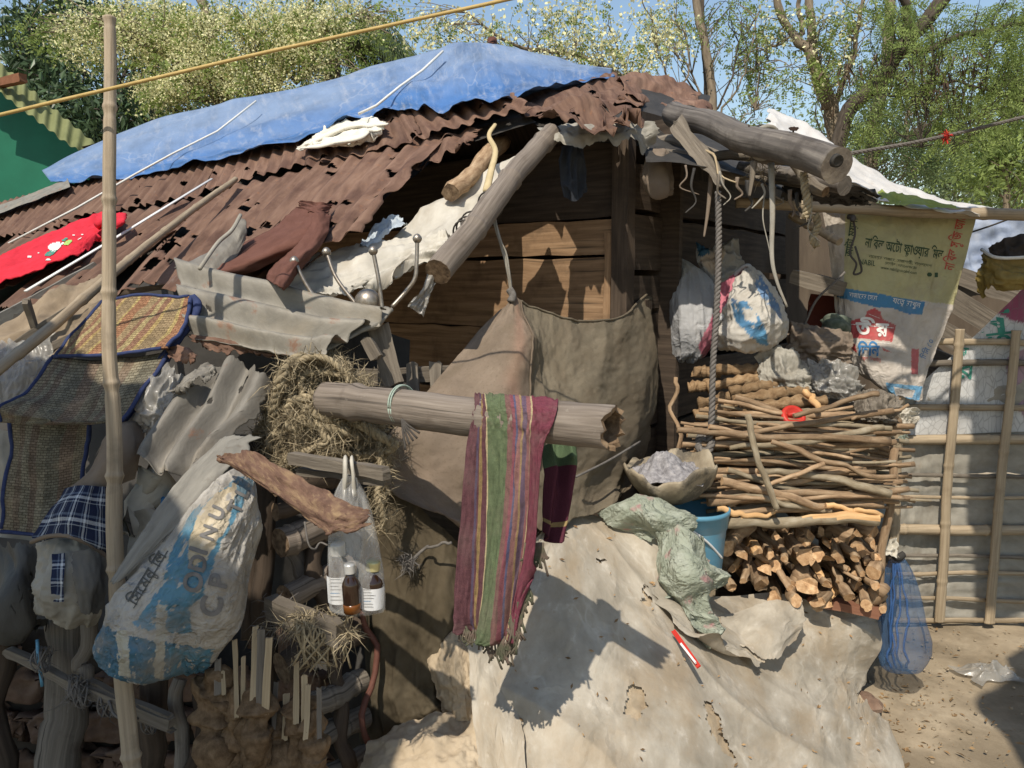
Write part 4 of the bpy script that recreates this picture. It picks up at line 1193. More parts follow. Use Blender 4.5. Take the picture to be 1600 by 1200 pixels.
for (cx, cy, rx, ry, an, m) in ((86, 386, 11, 7, -.5, WHITEINK), (80, 396, 11, 5, -.5, TEALINK), (107, 379, 9, 4, -.6, LIMEINK), (102, 375, 6, 3, -.5, TEALINK), (116, 368, 3.2, 2.2, 0, WHITEINK), (129, 367, 3.2, 2.2, 0, WHITEINK), (98, 381, 3.5, 3, 0, WHITEINK),
                            (76, 406, 5, 3, 0, WHITEINK), (46, 402, 4.5, 3, 0, WHITEINK), (61, 396, 2.6, 2, 0, WHITEINK), (52, 408, 3, 1.6, 0, WHITEINK), (124, 374, 6, 1.4, -.5, WHITEINK)):
    poly_on(sh, blob(cx, cy, rx, ry, an, .25, int(cx)), m, 'printed_motif', 0.003, 1.6)

# brown trousers: waist with two legs
tr = thing('brown_trousers', 'brown jersey trousers spread on the rusty lower roof', 'trousers', PL(430, 390, RLOW))
def leg(pts, wid, seed, name):
    C = []
    for (x, y), (dx, dy) in zip(pts, wid):
        C.append([PL(x - dx, y - dy, RLOW, 0.05), PL(x - dx * .5, y - dy * .5, RLOW, 0.075), PL(x, y, RLOW, 0.085), PL(x + dx * .5, y + dy * .5, RLOW, 0.075), PL(x + dx, y + dy, RLOW, 0.05)])
    G = grid(np.array(C), 30, 70); U, V = UVg(30, 70); n = normals(G)
    G = G + n * (0.005 * ridge(U * 2.5 + V * 1.5, V * 3, seed, 2) + 0.002 * fbm(U * 8, V * 12, seed, 2))[..., None]
    surf(name, G, TROUSER, tr, thick=0.003)
leg([(488, 330), (476, 350), (455, 368), (420, 388), (375, 408), (335, 424)], [(24, 6), (26, 14), (20, 18), (16, 16), (15, 16), (12, 13)], 111, 'leg')
leg([(494, 332), (490, 352), (478, 378), (462, 402), (444, 425), (432, 446)], [(24, 4), (24, 6), (22, 9), (19, 10), (17, 10), (14, 9)], 112, 'leg')
leg([(494, 316), (492, 320), (490, 326), (488, 333)], [(25, 3), (24, 4), (24, 4), (25, 5)], 113, 'waistband')

# strips on the roof
tube('white_strip', np.array([PL(x, y, RLOW, 0.045) for x, y in ((330, 280), (240, 335), (180, 372), (40, 455))]), 0.012, WHITEPL, None, seg=8, flat=(RLOW[0], .4), label='long thin white strip lying down the slope of rusty roof', cat='strip')
bamboo('split_bamboo', PL(368, 280, RLOW, 0.05), PL(-20, 590, RLOW, 0.18), 0.013, 0.014, [BAMBOO, BAMBOO], 121, None, nodes=6, seg=7, label='long split bamboo slat laid diagonally across the lower roof', cat='bamboo')

# ================================================================= sheeting under the broken verge
cloth('pale_sheet', [[(560, 420, 2.55), (640, 338, 2.75), (745, 270, 2.95), (822, 228, 2.95)], [(580, 430, 2.5), (670, 370, 2.62), (760, 300, 2.8), (830, 240, 2.88)], [(610, 440, 2.45), (690, 390, 2.5), (770, 320, 2.7), (840, 250, 2.82)]], WHITEPLASTIC, None, nu=60, nv=30,
      wr=((0.012, 4, 3, 1), (0.006, 10, 5, 0)), seed=131, rag=(.05, .02, .1, .1), label='pale plastic sheet under the rusty verge behind the slanting pole', cat='plastic sheet')
cloth('white_sheeting', [[(430, 436, 2.2), (470, 405, 2.32), (560, 378, 2.42), (640, 368, 2.42), (706, 362, 2.36)], [(436, 452, 2.12), (500, 432, 2.2), (575, 408, 2.28), (650, 392, 2.32), (700, 378, 2.3)], [(470, 470, 2.05), (520, 458, 2.1), (580, 440, 2.15), (640, 418, 2.25), (694, 394, 2.27)], [(490, 474, 2.02), (530, 470, 2.05), (560, 452, 2.1), (620, 432, 2.2), (688, 404, 2.28)]],
      WHITEPLASTIC, None, nu=90, nv=40, wr=((0.022, 1.5, 5, 1), (0.010, 3, 11, 1), (.003, 8, 24, 1)), seed=133, dd=.12, rag=(.04, 0, .08, .15), label='bunched white plastic sheeting tied to the lower end of the slanting pole', cat='plastic sheet')
cloth('blue_rag', [[(560, 388, 2.5), (590, 350, 2.62), (625, 330, 2.7)], [(575, 395, 2.45), (605, 368, 2.55), (640, 352, 2.62)]], mat('bluish_sheet', [(0.3, 0.36, 0.42), (0.5, 0.54, 0.56)], s=20, rough=.6), None, nu=30, nv=16, wr=((0.012, 4, 4, 1),), seed=134, rag=(.1, .1, .1, .2), label='scrap of bluish plastic under the verge beside the trousers', cat='plastic scrap')
for i, (r, l) in enumerate((([(774, 194, 2.84), (764, 212, 2.82), (774, 236, 2.80), (767, 268, 2.74), (760, 298, 2.68)], 'yellowish strap dangling from the roof beside the slanting pole'),)):
    tube('strap', path([P(*q) for q in r], 30), np.linspace(.007, .015, 30), mat('yellowed_strap', [(0.42, 0.33, 0.18), (0.55, 0.45, 0.27)], s=20, rough=.8), None, seg=6, flat=((0.2, 1, 0), .12), label=l, cat='strap')
cloth('plastic_strip', [[(672, 420, 2.12), (694, 410, 2.15)], [(655, 455, 2.1), (672, 462, 2.12)], [(636, 478, 2.1), (662, 494, 2.1)]], CLEAR, None, nu=14, nv=24, wr=((0.01, 4, 4, 1),), seed=136, label='twisted clear plastic strip hanging off the broken pole end', cat='plastic strip')

# ================================================================= green building at the far left
gb = thing('green_building', 'green painted iron building with an olive corrugated eave', 'building', P(-60, 400, 7.5) * np.array([1, 1, 0]))
cloth('wall', [[(-300, -20, 7.6), (0, 140, 7.4), (158, 250, 7.3)], [(-300, 900, 7.6), (0, 900, 7.4), (158, 900, 7.3)]], GREENWALL, gb, nu=30, nv=10, wr=((0.003, 3, 2, 0),), seed=141)
sheet('roof', ((-120, -2), (158, 232), (150, 258), (-120, 52)), None, OLIVEROOF, gb, dep=(7.3, 6.9, 6.7, 6.9), seed=143, rag=(0, 0, 0, 0), holes=0, wl=.14, amp=.016, sag=0)
plank('purlin', P(-40, 140, 7.0), P(36, 122, 6.7), UPZ, 0.07, 0.07, PURLIN, gb, seed=144)
plank('purlin', P(115, 252, 7.1), P(160, 238, 6.6), UPZ, 0.06, 0.06, PURLIN, gb, seed=145)
cloth('flashing', [[(-30, 330), (40, 305), (105, 278)], [(-30, 345), (40, 318), (110, 292)]], GALV, hut, plane=RUP, off=0.06, nu=24, nv=6, wr=((0.004, 5, 2, 0),), seed=146)
# ================================================================= left foreground
bamboo('bamboo_pole', P(171, 28, 1.72), P(212, 1330, 1.63), 0.0122, 0.0195, [BAMBOOPOLE, BAMBOOPOLE], 201, None, nodes=9, swell=0.2, seg=18, n=460, crook=0.012, label='tall upright bamboo pole with knobbly joints in front of the roof', cat='pole')
tube('clothes_line', wob(path([P(-80, 193, 1.64), P(0, 178, 1.64), P(400, 86, 1.62), P(860, -16, 1.60)], 60), 0.003, 5), 0.0040, YELLOWCORD, None, seg=7, label='taut yellow line crossing in front of the pole and the tarpaulin', cat='line')

# --- galvanised sheets
def tin(name, rows, mat_, label, seed, nw, amp, nu=90, nv=60, rag=(.02, .04, .02, .05), across='v', holes=(), cat='metal sheet', thick=0.0015, extra=0.0, parent=None, lump=.006, dd=0.0):
    rows = [[(x, y, d + dd) for x, y, d in r] for r in rows]
    G = grid(ctrl(rows), nu, nv)
    G, U, V = ragged(G, *rag, seed=seed, fr=13)
    n = normals(G); s = V if across == 'v' else U
    d = amp * np.sin(2 * PI * nw * s + extra) + lump * fbm(U * 3, V * 3, seed, 3) + .3 * lump * fbm(U * 12, V * 12, seed, 2)
    G = G + n * d[..., None]
    m = np.ones(U.shape, bool); nz = fbm(U * 14, V * 14, seed + 3, 3)
    for hu, hv, r in holes: m &= ~(np.hypot(U - hu, (V - hv)) < r * (1 + .6 * nz))
    return surf(name, G, mat_, parent, mask=m, thick=thick, label=label if not parent else None, cat=cat if not parent else None)


g1 = tin('corrugated_sheet', [[(274, 404, 2.18), (330, 420, 2.12), (420, 442, 2.06), (520, 470, 2.0), (608, 486, 1.95)], [(276, 446, 2.06), (330, 456, 2.02), (410, 476, 1.97), (500, 498, 1.92), (585, 506, 1.9)],
                              [(286, 492, 1.95), (340, 500, 1.92), (405, 516, 1.88), (475, 528, 1.85), (540, 528, 1.84)], [(300, 528, 1.88), (350, 534, 1.85), (410, 546, 1.82), (460, 555, 1.79), (500, 548, 1.78)]],
         GALV, 'grey corrugated sheet lying crosswise below the brown trousers', 205, 3.0, 0.021, dd=.07, lump=.004, nv=80, holes=((.16, .37, .022), (.2, .52, .014), (.24, .36, .012), (.9, .06, .02)))
tin('tin_patch', [[(270, 416, 2.2), (320, 396, 2.24), (352, 366, 2.3), (378, 334, 2.36)], [(276, 426, 2.15), (330, 410, 2.18), (362, 382, 2.24), (384, 345, 2.32)], [(288, 432, 2.12), (335, 424, 2.14), (368, 402, 2.2), (386, 372, 2.28)]],
    GALV2, 'curled grey tin offcut at the upper edge of the crosswise corrugated sheet', 207, 0.6, 0.012, dd=.06, nu=40, nv=20)
tube('white_trim', path([P(376, 336, 2.3), P(362, 360, 2.25), P(340, 380, 2.2), P(312, 420, 2.1)], 20), 0.006, GREYPLASTIC, None, seg=6, flat=((0, 1, .3), .4), label='bent pale plastic trim on the curled tin offcut', cat='trim')
tin('rusty_offcut', [[(292, 520, 1.92), (350, 528, 1.88), (400, 540, 1.86), (452, 556, 1.84)], [(300, 545, 1.88), (350, 556, 1.86), (395, 560, 1.85), (440, 560, 1.84)]], RUST, 'rusty torn edge of iron peeping out under the crosswise corrugated sheet', 209, 0.5, 0.01, dd=.08, nu=50, nv=14, rag=(.05, .05, .1, .6))
tin('rusty_scrap', [[(262, 545, 1.95), (290, 540, 1.93), (310, 556, 1.92)], [(262, 562, 1.92), (288, 574, 1.9), (304, 570, 1.9)]], RUST, 'small curled rusty scrap between the mat and the tilted tin sheet', 210, 0.5, 0.012, nu=24, nv=14, rag=(.1, .1, .1, .3))
tin('corrugated_sheet', [[(322, 572, 1.95), (348, 566, 1.93), (385, 562, 1.92), (430, 594, 1.9)], [(272, 622, 1.86), (310, 640, 1.84), (350, 640, 1.83), (402, 648, 1.82)], [(222, 688, 1.78), (258, 716, 1.75), (298, 708, 1.74), (338, 700, 1.73)], [(212, 712, 1.76), (250, 738, 1.72), (282, 748, 1.71), (318, 740, 1.70)]],
    GALV2, 'tilted grey corrugated sheet with two rusty slits beside the coir rope', 211, 2.6, 0.021, lump=.003, nu=90, nv=70, across='u', rag=(.03, .05, .06, .08), holes=((.42, .12, .025), (.44, .18, .02), (.5, .3, .016), (.32, .86, .03), (.72, .1, .02), (.7, .16, .02)))
tin('tin_flap', [[(268, 612, 1.84), (300, 580, 1.86), (338, 566, 1.88)], [(262, 618, 1.82), (300, 608, 1.83), (346, 590, 1.85)]], GALV2, 'torn pale flap of tin above the tilted corrugated sheet', 212, .6, .008, nu=40, nv=16, rag=(.1, .1, .1, .4))
tin('tin_strip', [[(338, 694, 1.70), (365, 678, 1.71), (412, 680, 1.72)], [(286, 742, 1.64), (318, 728, 1.65), (368, 728, 1.66)], [(232, 812, 1.59), (262, 812, 1.59), (300, 800, 1.60)], [(168, 912, 1.53), (182, 915, 1.53), (200, 895, 1.54)]],
    TINDARK, 'long flat tin strip sloping down above the blue and white sack', 213, .5, 0.003, lump=.0025, nu=30, nv=80, across='u', rag=(.06, .12, .03, .02))
tin('rusty_strip', [[(338, 714, 1.56), (362, 704, 1.55), (402, 706, 1.54), (480, 748, 1.46), (540, 776, 1.41), (578, 798, 1.38)], [(342, 718, 1.55), (380, 734, 1.53), (425, 758, 1.49), (485, 795, 1.43), (530, 815, 1.39), (582, 812, 1.37)],
                    [(346, 720, 1.55), (385, 746, 1.52), (432, 778, 1.48), (478, 812, 1.43), (520, 838, 1.38), (576, 826, 1.36)]], RUSTSTRIP, 'flat orange rusty iron strip pointing right over the bottle bag', 215, .6, 0.006, nu=120, nv=30, rag=(.02, .04, .10, .26), thick=0.002)

# --- coir rope heap
cr = thing('coir_rope_heap', 'shaggy heap of frayed coir rope hanging beside the bamboo log', 'rope', P(500, 640, 1.95))
rg = np.random.default_rng(4)
mb = MB(); fb = MB()
allp = []
loops = [[(450, 690), (440, 640), (455, 590), (495, 560), (540, 580), (560, 620)], [(425, 700), (425, 640), (450, 580), (500, 555), (550, 590), (575, 650), (580, 690)], [(470, 700), (465, 650), (470, 610), (505, 585), (535, 600), (520, 640)],
         [(410, 700), (430, 650), (462, 620), (500, 600), (530, 630), (560, 670), (575, 700)], [(440, 712), (452, 665), (480, 625), (510, 610), (530, 660), (545, 690)], [(415, 690), (440, 610), (480, 570), (520, 565), (555, 605), (590, 680), (598, 720)],
         [(400, 690), (420, 620), (450, 572), (490, 552), (525, 560)], [(425, 720), (418, 690), (435, 640), (440, 600)], [(458, 720), (450, 690), (458, 660), (470, 630)], [(500, 690), (540, 690), (580, 690), (600, 700)], [(555, 640), (580, 690), (592, 750), (590, 800), (598, 830)],
         [(570, 660), (590, 700), (598, 760), (594, 790)], [(430, 660), (470, 640), (500, 650), (560, 690)], [(445, 585), (480, 560), (520, 575), (545, 600)], [(405, 705), (432, 662), (470, 600), (515, 590), (560, 660)]]
for i in range(14):
    xa, ya = rg.uniform(425, 560), rg.uniform(575, 640)
    loops.append([(xa, ya), (xa + rg.normal() * 25, ya + 30), (xa + rg.normal() * 30, ya + 65), (xa + rg.normal() * 30, min(ya + 110, 715))])
for i, lp in enumerate(loops):
    d0 = 1.90 + 0.10 * rg.random()
    pp = wob(path([P(x + rg.normal() * 4, y + rg.normal() * 4, d0 - 0.05 * math.sin(PI * k / (len(lp) - 1)) + .02 * rg.normal()) for k, (x, y) in enumerate(lp)], 120), 0.012, i + 50, 4)
    r = 0.009 if i % 3 else 0.013
    ropeMB(mb, pp, r, r * 4.5)
    allp.append(pp)
mb.build('rope_loops', COIR, cr)
pts = np.concatenate(allp)
fuzz(fb, pts + rg.normal(size=pts.shape) * 0.012, 14000, 0.045, 0.0008, 5)
fb.build('loose_fibres', COIR, cr, kind='stuff')
# backing mass so the heap is closed
cloth('matted_fibre', [[(425, 600, 2.14), (490, 560, 2.14), (550, 590, 2.15)], [(415, 660, 2.12), (490, 620, 2.1), (565, 650, 2.13)], [(420, 700, 2.12), (490, 690, 2.1), (590, 710, 2.14)]], COIR, cr, nu=50, nv=50, wr=((0.02, 8, 8, 0), (.01, 20, 20, 1)), rag=(.1, .1, .1, .2), seed=9)

# --- bamboo log with twine
lg = bamboo('bamboo_log', P(508, 624, 1.86), P(958, 668, 1.46), 0.042, 0.0435, [BARKLOG, ENDDARK], 221, None, nodes=2, hollow=True, seg=28, n=120, swell=0.11, crook=0.006, label='thick hollow bamboo log lying level with its broken open end toward the yard', cat='log')
A0, A1 = P(508, 624, 1.86), P(958, 668, 1.46); ax = unit(A1 - A0); u_ = unit(np.cross(ax, UPZ)); v_ = np.cross(ax, u_)
c = P(628, 634, 1.74)
tw = thing('twine_tie', 'greenish twine knotted round the bamboo log with loose dark ends', 'twine', c - UPZ * .05)
t = np.linspace(0, 2 * PI, 30)
for k in range(2):
    tube('loop', c + ax * (0.006 * k + .004 * np.sin(t)[:, None]) + 0.0465 * (np.cos(t)[:, None] * u_ + np.sin(t)[:, None] * v_), 0.0022, TWINE, tw, seg=5)
kn = P(628, 655, 1.68)
for k, (dx, dy) in enumerate(((12, 40), (28, 22), (6, 48), (18, 34), (24, 30))):
    tube('loose_end', path([kn, kn + np.array([dx * .0006, -.01, -dy * .0006]), P(628 + dx, 655 + dy, 1.67)], 10), 0.0025, DARKTWINE, tw, seg=5)

# --- towel
tw = thing('checked_towel', 'burgundy and green checked towel slung over the bamboo log', 'towel', P(790, 900, 1.55))
rowsT = [[(742, 640, 1.74), (775, 642, 1.70), (822, 646, 1.65), (872, 652, 1.595)], [(742, 614, 1.684), (776, 616, 1.645), (822, 619, 1.594), (872, 624, 1.54)], [(741, 628, 1.643), (775, 630, 1.604), (822, 633, 1.552), (870, 640, 1.497)], [(738, 650, 1.632), (774, 653, 1.593), (821, 658, 1.541), (862, 664, 1.488)],
         [(730, 692, 1.633), (772, 692, 1.597), (818, 698, 1.547), (848, 703, 1.498)], [(724, 790, 1.645), (766, 790, 1.61), (812, 790, 1.56), (843, 795, 1.52)], [(718, 880, 1.655), (757, 890, 1.62), (800, 885, 1.575), (838, 862, 1.54)], [(713, 962, 1.665), (748, 975, 1.63), (786, 985, 1.585), (818, 905, 1.56)], [(716, 985, 1.668), (746, 998, 1.635), (780, 1008, 1.59), (805, 985, 1.575)]]
rowsT = [[(x, y, d - e) for (x, y, d), e in zip(r, (.055, .044, .032, .017))] for r in rowsT]
G = grid(ctrl(rowsT), 110, 170); U, V = UVg(110, 170); n = normals(G)
amp = np.clip((V - 0.46) * 2, 0, 1)
G = G + n * (amp * (0.020 * np.sin(U * 13 + 2.0 * V) + 0.010 * ridge(U * 5 + V * .6, V * 1.4, 226, 2)) + 0.003 * fbm(U * 30, V * 20, 5, 2))[..., None]
G = G + (amp * 0.006 * fbm(U * 3, V * 3, 8, 2))[..., None] * np.array([1, 0, 0])
bnd = .15 + .20 * np.clip(V * 1.2 - .15, 0, 1)
uvs = np.stack([np.where(U < bnd, U / bnd * .255, .255 + (U - bnd) / (1 - bnd) * .735) * .2, V * .75], -1)
front = surf('front_fall', G, GAMCHA, tw, thick=0.0025, uvs=np.concatenate([uvs.reshape(-1, 2)]), col=None)
rowsB = [[(842, 612, 1.60), (872, 624, 1.57)], [(852, 640, 1.535), (888, 652, 1.545)], [(850, 690, 1.60), (898, 700, 1.62)], [(846, 770, 1.62), (894, 775, 1.63)], [(842, 835, 1.6), (872, 848, 1.62)]]
rowsB = [[(846, 700, 1.66), (870, 690, 1.68), (900, 690, 1.68)], [(848, 740, 1.63), (872, 735, 1.66), (899, 735, 1.67)], [(846, 790, 1.62), (868, 795, 1.64), (892, 785, 1.66)], [(845, 830, 1.62), (858, 848, 1.63), (874, 842, 1.645)]]
G = grid(ctrl(rowsB), 40, 70); U, V = UVg(40, 70); n = normals(G)
G = G + n * (0.016 * np.sin(U * 9) + 0.008 * ridge(U * 3, V * 1.5, 228, 2))[..., None]
surf('back_fall', G, GAMCHABACK, tw, thick=0.0025, uvs=np.stack([V * .19 + .005, U * .1], -1))
mb = MB()
rg = np.random.default_rng(9)
for i in range(64):
    f = rg.random(); x = 716 + 88 * f; y = 985 + 22 * f + rg.normal() * 3; d = 1.61 - .05 * f
    big = 34 if 0.55 < f < .9 else 16
    mb.add(*tubeVF(path([P(x, y - 6, d), P(x + rg.normal() * 3, y + big * .5, d), P(x + rg.normal() * 5 + 3, y + big * rg.uniform(.7, 1.2), d)], 6), 0.0022, 5)[:3])
for i in range(30):
    x = 836 + rg.normal() * 8; mb.add(*tubeVF(path([P(x, 848, 1.54), P(x + rg.normal() * 4, 868, 1.54), P(x + rg.normal() * 7, 880 + rg.normal() * 8, 1.54)], 6), 0.0025, 5)[:3])
for i in range(40):
    f = rg.random(); x = 796 + 26 * f; y = 990 - 95 * f
    mb.add(*tubeVF(path([P(x - 4, y - 5, 1.55), P(x + 4 + rg.normal() * 4, y + 14, 1.54), P(x + 3 + rg.normal() * 6, y + 34, 1.54)], 6), 0.0028, 5)[:3])
mb.build('fringe', FRINGE, tw, kind='stuff')

# --- wooden clip with the bag of bottles
wc = thing('forked_lath', 'split wooden lath forked at the tip with a plastic bag hung on it', 'lath', P(530, 745, 1.55))
plank('upper_prong', P(455, 716, 1.62), P(603, 738, 1.46), UPZ, 0.024, 0.02, WOODGREY, wc, seed=231)
plank('lower_prong', P(470, 735, 1.63), P(605, 751, 1.475), UPZ, 0.015, 0.02, WOODGREY, wc, seed=232)


def bottle(label, c, h, r, capm, liquid, seed, tilt=0.0, lab=True):
    o = thing('medicine_bottle', label, 'bottle', c)
    ax = unit(np.array([math.sin(tilt), 0, math.cos(tilt)]))
    lathe('glass', c, [(0, 0), (r * .9, 0), (r, .004), (r, h * .56), (r * .93, h * .62), (r * .62, h * .72), (r * .5, h * .76), (r * .5, h * .84)], GLASSBROWN, o, ax=ax)
    cp = [(r * .60, h * .80)]
    for k in range(4): cp += [(r * .62, h * (.81 + k * .035)), (r * .595, h * (.825 + k * .035))]
    cp += [(r * .62, h * .955), (r * .58, h * .985), (r * .0, h * .985)]
    lathe('cap', c, cp, capm, o, ax=ax)
    if lab:
        th = np.linspace(-PI * .95, -PI * .05, 26); zz = np.linspace(h * .07, h * .5, 8)
        TT, ZZ = np.meshgrid(th, zz); y = np.cross(ax, np.array([1.0, 0, 0])); x = np.cross(y, ax)
        Gl = c + (np.cos(TT)[..., None] * x + np.sin(TT)[..., None] * y * -1 * -1) * (r + .0008) + ZZ[..., None] * ax
        s_ = surf('label', Gl, PAPER, o)
        GR[s_.name] = Gl
        px, py, _ = proj(Gl); x0, x1, y0, y1 = px.min(), px.max(), py.min(), py.max(); wd = x1 - x0; hg = y1 - y0
        rg = np.random.default_rng(seed)
        for k in range(7):
            yy = y0 + hg * (.16 + .11 * k); xx = x0 + wd * .16
            L = wd * rg.uniform(.3, .55)
            poly_on(s_, [(xx, yy), (xx + L, yy + .6), (xx + L, yy + 2.0), (xx, yy + 1.6)], GREYINK if k != 4 else BLUEINK, 'print_line', .0006, .6)
    if liquid: lathe('syrup', c, [(0, .0015), (r * 1.008, .003), (r * 1.012, h * .15), (r * 1.004, h * .2), (0, h * .21)], AMBER, o, ax=ax)
    return o


bottle('tall brown medicine bottle with white label, left in the hanging bag', P(533, 944, 1.50), 0.125, 0.0235, CAPWHITE, False, 1, -0.03)
bottle('small brown medicine bottle with amber bottom, between the two labelled bottles', P(551, 957, 1.44), 0.096, 0.0165, CAPWHITE, True, 2, -0.04, lab=False)
bottle('brown medicine bottle with gold cap and white label, right in the hanging bag', P(581, 952, 1.47), 0.098, 0.0225, CAPGOLD, False, 3, 0.05)


def _bagmask(nt, tc, noise):
    n = noise(70, (1, 0.08, 1), 5, .6)
    q = nt.nodes.new('ShaderNodeMapRange'); q.inputs['From Min'].default_value = .42; q.inputs['From Max'].default_value = .68; q.inputs['To Min'].default_value = .15; q.inputs['To Max'].default_value = .55
    nt.links.new(n.outputs['Fac'], q.inputs['Value']); return q.outputs[0]


bagm = mat('hanging_bag_film', [(0.60, 0.59, 0.56), (0.78, 0.77, 0.74)], s=14, st=(1, .15, 1), rough=0.22, bump=0.5, bs=60, bst=(1, .12, 1), spec=0.5, transl=0.3, amask=_bagmask)
bg_ = thing('plastic_bag', 'clear plastic bag of medicine bottles hanging from the forked lath', 'bag', P(558, 962, 1.46))
cs = [(546, 742, 1.50, 8), (546, 775, 1.49, 24), (549, 820, 1.48, 34), (553, 870, 1.475, 40), (557, 910, 1.47, 43), (558, 945, 1.47, 43), (558, 956, 1.47, 38), (558, 962, 1.47, 12)]
pp = path([P(x, y, d) for x, y, d, r in cs], 60); rr = path([[r * d / F] for x, y, d, r in cs], 60)[:, 0]
V, Fc, uv, M = tubeVF(pp, rr, 48, False, ((0, 1, 0), .62), 0.0, 1)
Va = V.reshape(60, 48, 3); th = np.linspace(0, 2 * PI, 48, endpoint=False)
for i in range(60):
    ctr = pp[i]; s_ = 1 + 0.07 * np.sin(th * 9 + 1.0 + i * .02) * (1 - i / 80) + 0.05 * fbm(np.cos(th) * 3, np.sin(th) * 3 + i * .06, 7, 3)
    Va[i] = ctr + (Va[i] - ctr) * s_[:, None]
mk('bag_body', Va.reshape(-1, 3), Fc, bagm, bg_, uv=uv)
for sx in (-1, 1):
    tube('handle', path([P(546 + sx * 8, 775, 1.485), P(546 + sx * 6, 742, 1.475), P(545 + sx * 5, 722, 1.478), P(545 + sx * 5, 717, 1.50), P(546 + sx * 5, 724, 1.535), P(546 + sx * 7, 760, 1.51)], 30), np.linspace(.008, .007, 30), WHITEPLASTIC, bg_, seg=9, nz=.35, flat=((1, .2, 0), .6), seed=sx + 3)

# --- hanging canvas
def cvpaint(G, U, V):
    c = np.zeros(G.shape[:2] + (3,))
    pink = np.array((0.225, 0.175, 0.13)); olive = np.array((0.175, 0.147, 0.104)); red = np.array((.28, .175, .125))
    e = 0.27 + .02 * fbm(V * 5, V * 0, 3, 2)
    w = np.clip((U - e) / .02, 0, 1)[..., None]
    c = pink * (1 - w) + olive * w
    band = (np.exp(-((U - e + .055) / .022) ** 2) * (V < .45) * .8)[..., None]
    c = c * (1 - band) + red * band
    st = np.clip(fbm(U * 5, V * 4, 12, 4), 0, 1)[..., None] * .5
    c = c * (1 - st) + np.array((.17, .125, .085)) * st
    low = np.clip((V - .62) * 2.2, 0, 1)[..., None] * (U < .5)[..., None] * .45
    c = c * (1 - low) + np.array((.16, .105, .075)) * low
    return c


cv = cloth('hanging_canvas', [[(797, 461, 2.42), (806, 461, 2.42), (840, 484, 2.49), (890, 503, 2.58), (962, 497, 2.82), (1022, 451, 3.26)],
                         [(742, 522, 2.32), (804, 515, 2.34), (845, 545, 2.42), (892, 560, 2.5), (962, 545, 2.74), (1028, 510, 3.2)],
                         [(690, 585, 2.2), (800, 575, 2.26), (845, 600, 2.36), (895, 610, 2.44), (965, 600, 2.68), (1032, 580, 3.12)],
                         [(640, 645, 2.1), (790, 650, 2.18), (845, 655, 2.28), (892, 662, 2.38), (968, 655, 2.62), (1033, 640, 3.04)],
                         [(592, 705, 2.02), (745, 735, 2.1), (835, 730, 2.2), (885, 730, 2.33), (965, 712, 2.56), (1018, 690, 2.96)],
                         [(612, 770, 1.99), (725, 800, 2.06), (825, 790, 2.18), (882, 780, 2.3), (945, 765, 2.5), (998, 735, 2.85)],
                         [(700, 838, 1.99), (735, 862, 2.05), (830, 850, 2.16), (885, 830, 2.28), (938, 800, 2.42), (975, 770, 2.66)]], CANVAS, None, nu=170, nv=150,
           wr=((0.012, 3, 3, 0), (0.018, 4, 1.2, 1), (0.016, 16, 1.0, 2), (0.008, 110, 1.0, 2), (0.003, 18, 9, 0), (0.0015, 50, 40, 0)), seed=241, rag=(0.0, .02, 0.0, .06), paint=cvpaint, thick=0.002, label='faded brown canvas sheet tied up by its peak and draped to the mound', cat='canvas')
tube('tie_string', path([P(768, 318, 2.40), P(772, 345, 2.39), P(785, 390, 2.40), P(795, 430, 2.41), P(799, 460, 2.415)], 40), 0.0055, GREYPLASTIC, cv, seg=6, nz=.3, flat=((0, 1, 0), .5))
tube('tie_string', path([P(770, 318, 2.40), P(780, 370, 2.38), P(792, 400, 2.39), P(800, 462, 2.41)], 40), 0.003, GREYPLASTIC, cv, seg=5)
GC = GR[cv.name]; n_ = normals(GC)
tube('seam', (GC + n_ * .003)[2:120:2, 44], .003, CANVAS, cv, seg=6, nz=.3, col=np.tile((.17, .13, .095), (59 * 6, 1)))
tube('hem', (GC + n_ * .002)[1, 46:168:2], .0035, CANVAS, cv, seg=6, nz=.3, col=np.tile((.15, .125, .09), (61 * 6, 1)))
tube('knot', path([P(796, 452, 2.41), P(801, 462, 2.405), P(798, 472, 2.4)], 8), .012, CANVAS and GREYROPE, cv, seg=8, nz=.4)
tube('guy_rope', path([P(1000, 690, 2.6), P(950, 720, 2.45), P(900, 745, 2.3)], 14), 0.004, GREYROPE, cv, seg=5)
# dark sacking below
cloth('dark_sacking', [[(590, 735, 2.05), (640, 775, 2.04), (700, 830, 2.03), (745, 870, 2.06)], [(565, 850, 2.06), (620, 860, 2.0), (690, 900, 1.98), (752, 940, 2.05)], [(560, 960, 2.08), (620, 970, 1.99), (680, 1000, 1.97), (740, 1010, 2.03)], [(565, 1080, 2.08), (615, 1070, 2.0), (670, 1080, 1.98), (720, 1085, 2.03)], [(575, 1190, 2.05), (620, 1160, 2.0), (690, 1120, 1.98), (712, 1105, 2.0)]], BURLAP, None, nu=90, nv=110,
      wr=((0.018, 3.5, 1.6, 1), (0.006, 10, 6, 0), (.002, 30, 30, 0)), seed=245, rag=(.02, .02, .02, .05), label='dark brown sacking draped behind the bottle bag down to the mud', cat='sacking')
stick('tied_twig', P(640, 880, 1.95), P(705, 848, 1.92), 0.004, 0.004, GREYROPE, 247, None, seg=6, label='knotted cord pulling the dark sacking toward the towel', cat='cord')
mb = MB(); kp = P(638, 880, 1.94) + np.random.default_rng(2).normal(size=(60, 3)) * .008
fuzz(mb, kp, 200, .03, .001, 3); mb.build('frayed_knot', GREYROPE, None, label='frayed grey knot on the dark sacking left of the towel', cat='knot')

